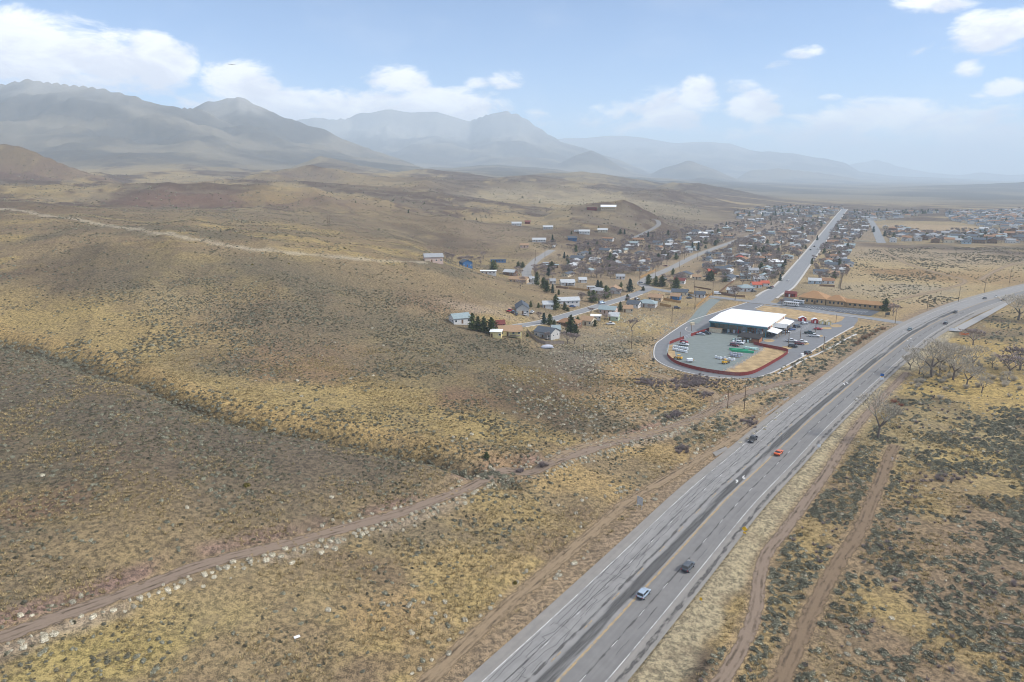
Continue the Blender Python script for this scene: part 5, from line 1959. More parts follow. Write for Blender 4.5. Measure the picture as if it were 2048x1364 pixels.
def car_parts(kind, paint):
    key = (kind, paint)
    if key in _carmesh:
        return _carmesh[key]
    S = CARS[kind]
    st = S['st']
    pm = 'car_' + paint
    mb = MB()
    for (x, hw, zb, zt) in st:
        zm = zb + (zt - zb) * 0.45
        mb.v += [(x, -hw * .90, zb), (x, -hw, zm), (x, -hw * .95, zt - .04), (x, -hw * .86, zt), (x, hw * .86, zt), (x, hw * .95, zt - .04), (x, hw, zm), (x, hw * .90, zb)]
    n = len(st)
    for i in range(n - 1):
        for j in range(8):
            a, b = i * 8 + j, i * 8 + (j + 1) % 8
            mb.f.append((a, b, b + 8, a + 8))
            mb.m.append(0)
    mb.f += [tuple(range(8)), tuple(reversed(range((n - 1) * 8, n * 8)))]
    mb.m += [0, 0]
    bm_ = mb.mesh('body', pm, True)
    bm2 = bmesh.new()
    bm2.from_mesh(bm_)
    bmesh.ops.recalc_face_normals(bm2, faces=bm2.faces)
    bm2.to_mesh(bm_)
    bm2.free()
    parts = [('body', bm_, [])]
    rb, rt, ft, fb, zr = S['cab']
    hw = max(s[1] for s in st)
    zbelt = max(s[3] for s in st if rb <= s[0] <= fb) - 0.03
    w0, w1 = hw * .90, hw * .74
    mb = MB()
    mb.v += [(rb, -w0, zbelt), (fb, -w0, zbelt - .05), (fb, w0, zbelt - .05), (rb, w0, zbelt), (rt, -w1, zr - .06), (ft, -w1, zr - .06), (ft, w1, zr - .06), (rt, w1, zr - .06)]
    mb.f += [(0, 1, 5, 4), (1, 2, 6, 5), (2, 3, 7, 6), (3, 0, 4, 7), (4, 5, 6, 7)]
    mb.m += [0] * 5
    gl = mb.mesh('windows', 'car_glass')
    parts.append(('windows', gl, []))
    mb = MB()
    o = 0.035
    mb.v += [(rt - .04, -w1 - o, zr - .08), (ft + .05, -w1 - o, zr - .08), (ft + .05, w1 + o, zr - .08), (rt - .04, w1 + o, zr - .08), (rt + .08, -w1 + .06, zr), (ft - .12, -w1 + .06, zr - .01), (ft - .12, w1 - .06, zr - .01), (rt + .08, w1 - .06, zr)]
    mb.f += [(0, 1, 5, 4), (1, 2, 6, 5), (2, 3, 7, 6), (3, 0, 4, 7), (4, 5, 6, 7), (3, 2, 1, 0)]
    mb.m += [0] * 6
    parts.append(('roof', mb.mesh('roof', pm), []))

    def pillar(t):
        for sg in (-1, 1):
            m = MB()
            xb, xt = rb + (fb - rb) * t, rt + (ft - rt) * t
            a = .045
            m.v += [(xb - a, sg * (w0 + .012), zbelt - .01), (xb + a, sg * (w0 + .012), zbelt - .01), (xt + a, sg * (w1 + .02), zr - .07), (xt - a, sg * (w1 + .02), zr - .07)]
            m.v += [(x, y - sg * .05, z) for x, y, z in m.v[:4]]
            m.f += [(0, 1, 2, 3), (7, 6, 5, 4), (0, 4, 5, 1), (1, 5, 6, 2), (2, 6, 7, 3), (3, 7, 4, 0)]
            m.m += [0] * 6
            parts.append(('pillar', m.mesh('pillar', pm), []))
    for t in ((0.012, .52, .985) if not S.get('panel') else (.05, .3, .6, .985)):
        pillar(t)
    if S.get('panel'):
        m = MB()
        m.v += [(rb + .02, -w0 - .01, zbelt), (.6, -w0 - .01, zbelt), (.6, -w1 - .03, zr - .08), (rt + .02, -w1 - .03, zr - .08)]
        m.v += [(x, -y, z) for x, y, z in m.v[:4]]
        m.f += [(0, 1, 2, 3), (7, 6, 5, 4)]
        m.m += [0, 0]
        parts.append(('side_panel', m.mesh('side_panel', pm), []))
    if S.get('bed'):
        m = MB()
        for y in (-.96, .86):
            m.box(-2.82, y, .70, -1.0, y + .10, 1.10)
        m.box(-2.86, -.96, .70, -2.76, .96, 1.08)
        parts.append(('bed_side', m.mesh('bed_side', pm), []))
        m = MB()
        m.box(-2.75, -.85, .705, -1.01, .85, .73)
        parts.append(('bed_floor', m.mesh('bed_floor', 'bumper_dark'), []))
    xf, xr = st[-1][0], st[0][0]
    zf, zq = st[-2][3], st[0][3]
    for sg in (-1, 1):
        m = MB()
        m.box(xf - .22, sg * hw * .68 - .16, zf - .24, xf - .03, sg * hw * .68 + .16, zf - .10)
        parts.append(('headlight', m.mesh('headlight', 'lamp_clear'), []))
        m = MB()
        m.box(xr - .02, sg * hw * .78 - .12, zq - .28, xr + .12, sg * hw * .78 + .12, zq - .05)
        parts.append(('tail_light', m.mesh('tail_light', 'tail_red'), []))
        m = MB()
        xm = fb - .35
        m.box(xm, sg * (hw + .03) - .06, zbelt - .02, xm + .16, sg * (hw + .03) + .06, zbelt + .14)
        parts.append(('mirror', m.mesh('mirror', pm), []))
    m = MB()
    m.box(xf - .12, -hw * .7, st[-1][2] - .02, xf + .05, hw * .7, st[-1][2] + .16)
    parts.append(('front_bumper', m.mesh('front_bumper', 'bumper_dark'), []))
    m = MB()
    m.box(xr - .06, -hw * .76, st[0][2] - .02, xr + .1, hw * .76, st[0][2] + .16)
    parts.append(('rear_bumper', m.mesh('rear_bumper', 'bumper_dark'), []))
    r = S['wr']
    m = MB()
    m.tube((0, -.12, 0), (0, .12, 0), r, r, 14)
    tm = m.mesh('tyre', 'tyre')
    m = MB()
    m.tube((0, -.13, 0), (0, .13, 0), r * .62, r * .62, 10)
    rm = m.mesh('rim', 'galvanised')
    for x in S['wx']:
        for sg in (-1, 1):
            parts.append(('wheel', tm, [('rim', rm)], (x, sg * (hw - .09), r)))
    _carmesh[key] = parts
    return parts


def vehicle(kind, paint, loc, heading, label, name=None, cat=None, group=None, scale=1.0):
    e = empty(name or {'suv': 'sport_utility_car', 'sedan': 'saloon_car', 'coupe': 'coupe_car', 'hatch': 'hatchback_car', 'pickup': 'pickup_truck', 'van': 'van'}[kind], loc, heading)
    e.scale = (scale,) * 3
    tag(e, label, cat or {'pickup': 'pickup', 'van': 'van'}.get(kind, 'car'), group)
    for p in car_parts(kind, paint):
        o = link(p[0], p[1], None, e)
        if len(p) > 3:
            o.location = p[3]
        for sn, sm in p[2]:
            link(sn, sm, None, o)
    return e


def on_hwy(kind, paint, px, fwd, label):
    s, o, a = hwy_at(px)
    p = flat(*px)
    return vehicle(kind, paint, (p[0], p[1], 0.02), a if fwd else a + math.pi, label)


on_hwy('hatch', 'light_blue', (1287, 1191), True, 'silver blue hatchback driving over the yellow centre line')
on_hwy('suv', 'dark_grey', (1376, 1137), True, 'dark grey sport utility car in the lane beside the shoulder')
on_hwy('coupe', 'orange', (1557, 908), True, 'bright orange coupe near the white turn arrows')
on_hwy('pickup', 'black', (1505, 882), False, 'black pickup coming down the cracked lanes')
on_hwy('sedan', 'teal', (1819, 660), False, 'teal grey saloon nearing the church street junction')
on_hwy('suv', 'dark_grey', (1891, 648), True, 'dark sport utility car passing the pale old pavement')
on_hwy('suv', 'black', (1910, 626), False, 'black car on the lane nearest the open field')
on_hwy('sedan', 'black', (1969, 598), False, 'black saloon following the white car at the bend')
on_hwy('sedan', 'white', (1993, 594), False, 'white saloon on the bend of the highway')
on_hwy('suv', 'navy', (2007, 601), True, 'navy car on the outer lane of the bend')

# in the store lot: (zoom x, y, kind, paint, heading relative to the store, label)
LOTCARS = [
    (445, 402, 'sedan', 'silver', 0.25, 'silver saloon parked inside the yard by the red fence'), (484, 396, 'pickup', 'navy', 0.25, 'dark pickup parked between the silver saloon and the container'),
    (318, 480, 'pickup', 'white', 0.2, 'white pickup beside the rows of white pallets'), (322, 460, 'hatch', 'red', 0.2, 'red hatchback behind the white pickup at the sliding gate'),
    (628, 354, 'suv', 'white', 0.3, 'white car parked in the open store bay'), (572, 346, 'sedan', 'black', 0.3, 'black car parked at the end of the open store bay'),
    (692, 484, 'suv', 'dark_red', -0.1, 'dark red car parked on the gravel by the black roofed shed'), (722, 468, 'pickup', 'white', -0.1, 'white pickup on the gravel beside the dark red car'),
    (1063, 387, 'pickup', 'silver', 0.9, 'silver pickup parked under the store portico'), (1110, 367, 'sedan', 'blue', 0.9, 'blue saloon parked in front of the store canopy'), (1150, 346, 'suv', 'navy', 0.9, 'navy car parked at the far canopy'),
    (1200, 322, 'suv', 'silver', 0.9, 'silver sport utility car near the red sheds'), (1304, 364, 'sedan', 'red', 0.5, 'bright red saloon alone in the middle of the lot'),
    (1241, 394, 'pickup', 'dark_green', 0.5, 'dark green pickup behind the long white pickup'), (1275, 416, 'pickup', 'white', 0.4, 'white pickup in front of the dark green pickup'),
    (1108, 453, 'pickup', 'white', 0.4, 'white pickup at the store end of the parked row'), (1182, 460, 'pickup', 'white', 0.4, 'white pickup behind the dark red sport utility car'), (1165, 473, 'suv', 'dark_red', 0.4, 'dark red sport utility car in the parked row'),
    (1117, 492, 'suv', 'black', 0.3, 'black car beside the planted island'), (1228, 541, 'suv', 'black', 1.2, 'black car parked at the edge of the drainage channel'),
]
for X, Y, kind, paint, rh, lab in LOTCARS:
    p = g1(X, Y)
    vehicle(kind, paint, (p[0], p[1], 0.025), SA + rh, lab, None, None, None, 1.08)
for (px, kind, paint, hd, lab) in (
    (zp(567, 107), 'van', 'white', -0.2, 'white van turning out of the side street by the wooden fence'), (zp(948, 66), 'pickup', 'dark_green', 0.3, 'dark pickup parked at the foot of the straight street'), (zp(1082, 8), 'sedan', 'white', 1.05, 'white saloon driving along the straight street'),
    (zp(735, 588, 2), 'pickup', 'red', 1.2, 'red pickup beside the grey house with a dark roof'), (zp(768, 600, 2), 'suv', 'navy', 1.2, 'navy car parked left of the grey gabled house'), (zp(860, 618, 2), 'suv', 'white', 1.5, 'white car at the garage door of the grey gabled house'),
    (zp(792, 616, 2), 'hatch', 'teal', 1.5, 'teal hatchback at the corner of the grey gabled house'), (zp(918, 600, 2), 'pickup', 'white', 1.3, 'white pickup right of the grey gabled house'), (zp(1250, 550, 2), 'sedan', 'blue', 0.2, 'blue saloon outside the long white mobile home'),
    (zp(1490, 525, 2), 'van', 'light_blue', 0.6, 'pale blue van on the residential street kerb'), (zp(1560, 695, 2), 'pickup', 'white', 0.3, 'white pickup below the pale green cottage'), (zp(1780, 490, 2), 'suv', 'dark_grey', 0.5, 'dark car parked where the residential street bends'),
    (zp(1345, 650, 3), 'pickup', 'silver', 0.5, 'silver pickup on the worn street by the dark hedge'), (zp(1153, 683, 3), 'sedan', 'navy', 0.7, 'navy saloon at the corner by the tall power pole'),
    (zp(680, 590, 3), 'pickup', 'light_blue', 0.2, 'pale pickup on the waste lot among bare trees'), (zp(1545, 785, 3), 'suv', 'black', 0.1, 'black car between the cream house and the white shed'), (zp(1550, 808, 3), 'sedan', 'dark_grey', 0.1, 'dark saloon below the black car by the cream house'),
    (zp(1450, 890, 3), 'suv', 'black', 0.1, 'black car in the yard by the wooden fence'), (zp(340, 580, 4), 'sedan', 'black', 0.3, 'black saloon outside the red roofed cottages'), (zp(455, 555, 4), 'suv', 'dark_red', 0.8, 'dark red car parked near the foot of the straight street'),
    (zp(723, 296, 4), 'suv', 'navy', 1.0, 'navy car far along the straight street'), (zp(745, 312, 4), 'sedan', 'white', 1.0, 'white car far along the straight street'), (zp(775, 278, 4), 'sedan', 'silver', 1.0, 'silver car farther along the straight street'), (zp(698, 318, 4), 'suv', 'black', 1.0, 'black car on the straight street facing the hills'),
):
    x, y, z = hit1(*px)
    vehicle(kind, paint, (x, y, z + 0.13), hd, lab)


def coach(loc, rz, L, w, h, wall, label, name, cat, stripe=None):
    e = empty(name, loc, rz)
    tag(e, label, cat)
    bm = bmesh.new()
    bmesh.ops.create_cube(bm, size=1.0)
    for v in bm.verts:
        v.co = Vector((v.co.x * L, v.co.y * w, (v.co.z + .5) * (h - .45) + .45))
    bmesh.ops.bevel(bm, geom=bm.edges[:], offset=.16, segments=2, affect='EDGES')
    me = bpy.data.meshes.new('body')
    bm.to_mesh(me)
    bm.free()
    link('body', me, wall, e)
    for sg in (-1, 1):
        n = max(2, int(L / 1.5))
        for i in range(n):
            x = -L / 2 + .6 + i * (L - 1.2) / n
            mb = MB()
            y0, y1 = sorted((sg * w / 2 + sg * .002, sg * w / 2 + sg * .03))
            mb.box(x, y0, h * .52, x + (L - 1.2) / n - .35, y1, h * .78)
            mb.build('window', 'car_glass', e)
    mb = MB()
    mb.box(L / 2 + .002, -w * .4, h * .45, L / 2 + .03, w * .4, h * .8)
    mb.build('windscreen', 'car_glass', e)
    if stripe:
        mb = MB()
        mb.box(-L / 2 + .3, -w / 2 - .012, h * .30, L / 2 - .3, w / 2 + .012, h * .38)
        mb.build('stripe', stripe, e)
    wheel_pair(e, (-L * .3, L * .32), (-w / 2 + .12, w / 2 - .12), .46)
    return e


p = g1(1105, 190)
coach((p[0], p[1], .02), CA + .02, 10.5, 2.5, 3.1, 'car_white', 'white motor coach parked along the church street', 'motor_coach', 'bus', 'wall_grey')
p = g1(1160, 174)
coach((p[0], p[1], .02), CA + .05, 7.5, 2.4, 2.8, 'car_white', 'white and teal minibus behind the motor coach', 'minibus', 'bus', 'steel_teal')
for (px, rz, lab) in ((zp(1030, 204, 2), 0.1, 'white caravan above the teal roofed workshop'), (zp(1797, 203, 2), 0.2, 'white caravan on the gravel turnout by the waste lot'), (zp(1680, 552, 3), 0.3, 'white caravan beside the orange cottage'), (zp(440, 390, 3), 1.2, 'small white trailer at the top of the worn street'), (zp(625, 262, 3), .2, 'white trailer below the hilltop road')):
    x, y, z = hit1(*px)
    coach((x, y, z + .1), rz, 6.2, 2.3, 2.7, 'car_white', lab, 'caravan', 'caravan')

# ------------------------------------------------------------------ houses
USED_SPOTS = []      # (x, y, radius) of everything built in the town
_hm = {}


def house_meshes(w, d, h, kind, rise, over, detail, garage, porch, chim):
    """meshes of one house type, shared by its repeats"""
    key = (w, d, h, kind, rise, over, detail, garage, porch, chim)
    if key in _hm:
        return _hm[key]
    x0, x1, y0, y1 = -w / 2, w / 2, -d / 2, d / 2
    out = []
    mb = MB()
    mb.box(x0, y0, -1.6, x1, y1, h)
    if kind == 'gable':
        mb.poly([(x0, y1, h), (x0, y0, h), (x0, 0, h + rise)])
        mb.poly([(x1, y0, h), (x1, y1, h), (x1, 0, h + rise)])
    elif kind == 'front':
        mb.poly([(x0, y0, h), (x1, y0, h), (0, y0, h + rise)])
        mb.poly([(x1, y1, h), (x0, y1, h), (0, y1, h + rise)])
    out.append(('wall', 'W', mb.mesh('wall'), []))
    mb = MB()
    T = 0.16
    X0, X1, Y0, Y1 = x0 - over, x1 + over, y0 - over, y1 + over
    if kind == 'gable':
        s = rise / (d / 2)
        ze = h - s * over + 0.03
        for z in (0, T):
            a = [(X0, Y0, ze + z), (X1, Y0, ze + z), (X1, 0, h + rise + .03 + z), (X0, 0, h + rise + .03 + z)]
            b = [(X0, 0, h + rise + .03 + z), (X1, 0, h + rise + .03 + z), (X1, Y1, ze + z), (X0, Y1, ze + z)]
            for q in (a, b):
                mb.poly(q if z else q[::-1])
        mb.poly([(X0, Y0, ze), (X1, Y0, ze), (X1, Y0, ze + T), (X0, Y0, ze + T)])
        mb.poly([(X1, Y1, ze), (X0, Y1, ze), (X0, Y1, ze + T), (X1, Y1, ze + T)])
        for X in (X0, X1):
            mb.poly([(X, Y0, ze), (X, Y0, ze + T), (X, 0, h + rise + .03 + T), (X, 0, h + rise + .03)])
            mb.poly([(X, 0, h + rise + .03), (X, 0, h + rise + .03 + T), (X, Y1, ze + T), (X, Y1, ze)])
    elif kind == 'front':
        s = rise / (w / 2)
        ze = h - s * over + 0.03
        for z in (0, T):
            a = [(X0, Y1, ze + z), (X0, Y0, ze + z), (0, Y0, h + rise + .03 + z), (0, Y1, h + rise + .03 + z)]
            b = [(0, Y1, h + rise + .03 + z), (0, Y0, h + rise + .03 + z), (X1, Y0, ze + z), (X1, Y1, ze + z)]
            for q in (a, b):
                mb.poly(q if z else q[::-1])
        for Y in (Y0, Y1):
            mb.poly([(X0, Y, ze), (0, Y, h + rise + .03), (0, Y, h + rise + .03 + T), (X0, Y, ze + T)])
            mb.poly([(0, Y, h + rise + .03), (X1, Y, ze), (X1, Y, ze + T), (0, Y, h + rise + .03 + T)])
        for X in (X0, X1):
            mb.poly([(X, Y0, ze), (X, Y1, ze), (X, Y1, ze + T), (X, Y0, ze + T)])
    elif kind == 'hip':
        ins = min(d, w) / 2
        mb.v += [(X0, Y0, h), (X1, Y0, h), (X1, Y1, h), (X0, Y1, h), (X0 + ins, 0, h + rise), (X1 - ins, 0, h + rise), (X0, Y0, h - T), (X1, Y0, h - T), (X1, Y1, h - T), (X0, Y1, h - T)]
        mb.f += [(0, 1, 5, 4), (1, 2, 5), (2, 3, 4, 5), (3, 0, 4), (6, 7, 1, 0), (7, 8, 2, 1), (8, 9, 3, 2), (9, 6, 0, 3), (9, 8, 7, 6)]
        mb.m += [0] * 9
    else:
        mb.box(X0, Y0, h + .02, X1, Y1, h + .2)
    sub = []
    if chim:
        m2 = MB()
        m2.box(w * .18, .3, h + .1, w * .18 + .7, 1.0, h + rise + .7)
        sub.append(('chimney', 'wall_grey', m2.mesh('chimney')))
    out.append(('roof', 'R', mb.mesh('roof'), sub))
    # openings on the near and far long sides, one on each end
    if detail >= 1:
        nwin = max(1, int(w / 3.6))
        gx = -w / 2 + .5 if garage else None
        slots = np.linspace(x0 + w * .12, x1 - w * .12, nwin + 1)
        door_i = 1 if nwin > 1 else 0
        for sg in (-1, 1):
            for i, sx in enumerate(slots):
                if garage and sg < 0 and sx < x0 + 3.6:
                    continue
                ww, z0, z1 = 1.3, 1.0, 2.15
                isdoor = (i == door_i and sg < 0)
                if isdoor:
                    ww, z0, z1 = 1.0, 0.0, 2.1
                m2 = MB()
                ya, yb = sorted((sg * (d / 2 + .004), sg * (d / 2 + .05)))
                m2.box(sx - ww / 2, ya, z0, sx + ww / 2, yb, z1)
                sub = []
                if detail >= 2 and not isdoor:
                    m3 = MB()
                    ya, yb = sorted((sg * (d / 2 + .052), sg * (d / 2 + .065)))
                    m3.box(sx - ww / 2 + .1, ya, z0 + .1, sx + ww / 2 - .1, yb, z1 - .1)
                    sub = [('pane', 'window_glass', m3.mesh('pane'))]
                out.append(('door' if isdoor else 'window', 'door_brown' if isdoor else ('trim_white' if detail >= 2 else 'window_glass'), m2.mesh('door' if isdoor else 'window'), sub))
        for sg in (-1, 1):
            for yy in ((-d * .2, d * .22) if d > 6 else (0,)):
                m2 = MB()
                xa, xb = sorted((sg * (w / 2 + .004), sg * (w / 2 + .05)))
                m2.box(xa, yy - .55, 1.0, xb, yy + .55, 2.1)
                sub = []
                if detail >= 2:
                    m3 = MB()
                    xa, xb = sorted((sg * (w / 2 + .052), sg * (w / 2 + .065)))
                    m3.box(xa, yy - .45, 1.1, xb, yy + .45, 2.0)
                    sub = [('pane', 'window_glass', m3.mesh('pane'))]
                out.append(('window', 'trim_white' if detail >= 2 else 'window_glass', m2.mesh('window'), sub))
        if garage:
            m2 = MB()
            m2.box(x0 + .5, -d / 2 - .05, 0, x0 + 3.4, -d / 2 - .004, 2.2)
            out.append(('garage_door', 'door_tan', m2.mesh('garage_door'), []))
        if porch:
            m2 = MB()
            m2.box(-w * .1, -d / 2 - 2.2, .25, w * .42, -d / 2 - .06, .4)
            out.append(('porch_deck', 'wood_grey', m2.mesh('porch_deck'), []))
            m2 = MB()
            m2.box(-w * .1, -d / 2 - 2.3, 2.45, w * .42, -d / 2 - over - .01, 2.58)
            sub = []
            for px_ in (-w * .09, w * .40):
                m3 = MB()
                m3.box(px_, -d / 2 - 2.15, .4, px_ + .12, -d / 2 - 2.03, 2.45)
                sub.append(('post', 'trim_white', m3.mesh('post')))
            out.append(('porch_roof', 'R', m2.mesh('porch_roof'), sub))
    _hm[key] = out
    return out


_hcopy = {}


def mesh_with(me, mat):
    k = (me.name, mat)
    if k not in _hcopy:
        c = me.copy()
        c.materials.clear()
        c.materials.append(MAT[mat])
        _hcopy[k] = c
    return _hcopy[k]


def house(x, y, z, ang, w, d, h, kind, wall, roof, label, group=None, detail=2, rise=1.8, over=.5, garage=False, porch=False, chim=False, name='house', cat='house', sc=1.0):
    e = empty(name, (x, y, z), ang)
    e.scale = (sc, sc, sc)
    tag(e, label, cat, group)
    for pn, mat, me, sub in house_meshes(w, d, h, kind, rise, over, detail, garage, porch, chim):
        m = {'W': wall, 'R': roof}.get(mat, mat)
        o = link(pn, mesh_with(me, m), None, e)
        for sn, sm, sme in sub:
            link(sn, mesh_with(sme, sm), None, o)
    USED_SPOTS.append((x, y, max(w, d) * sc * .55 + 1.5))
    return e


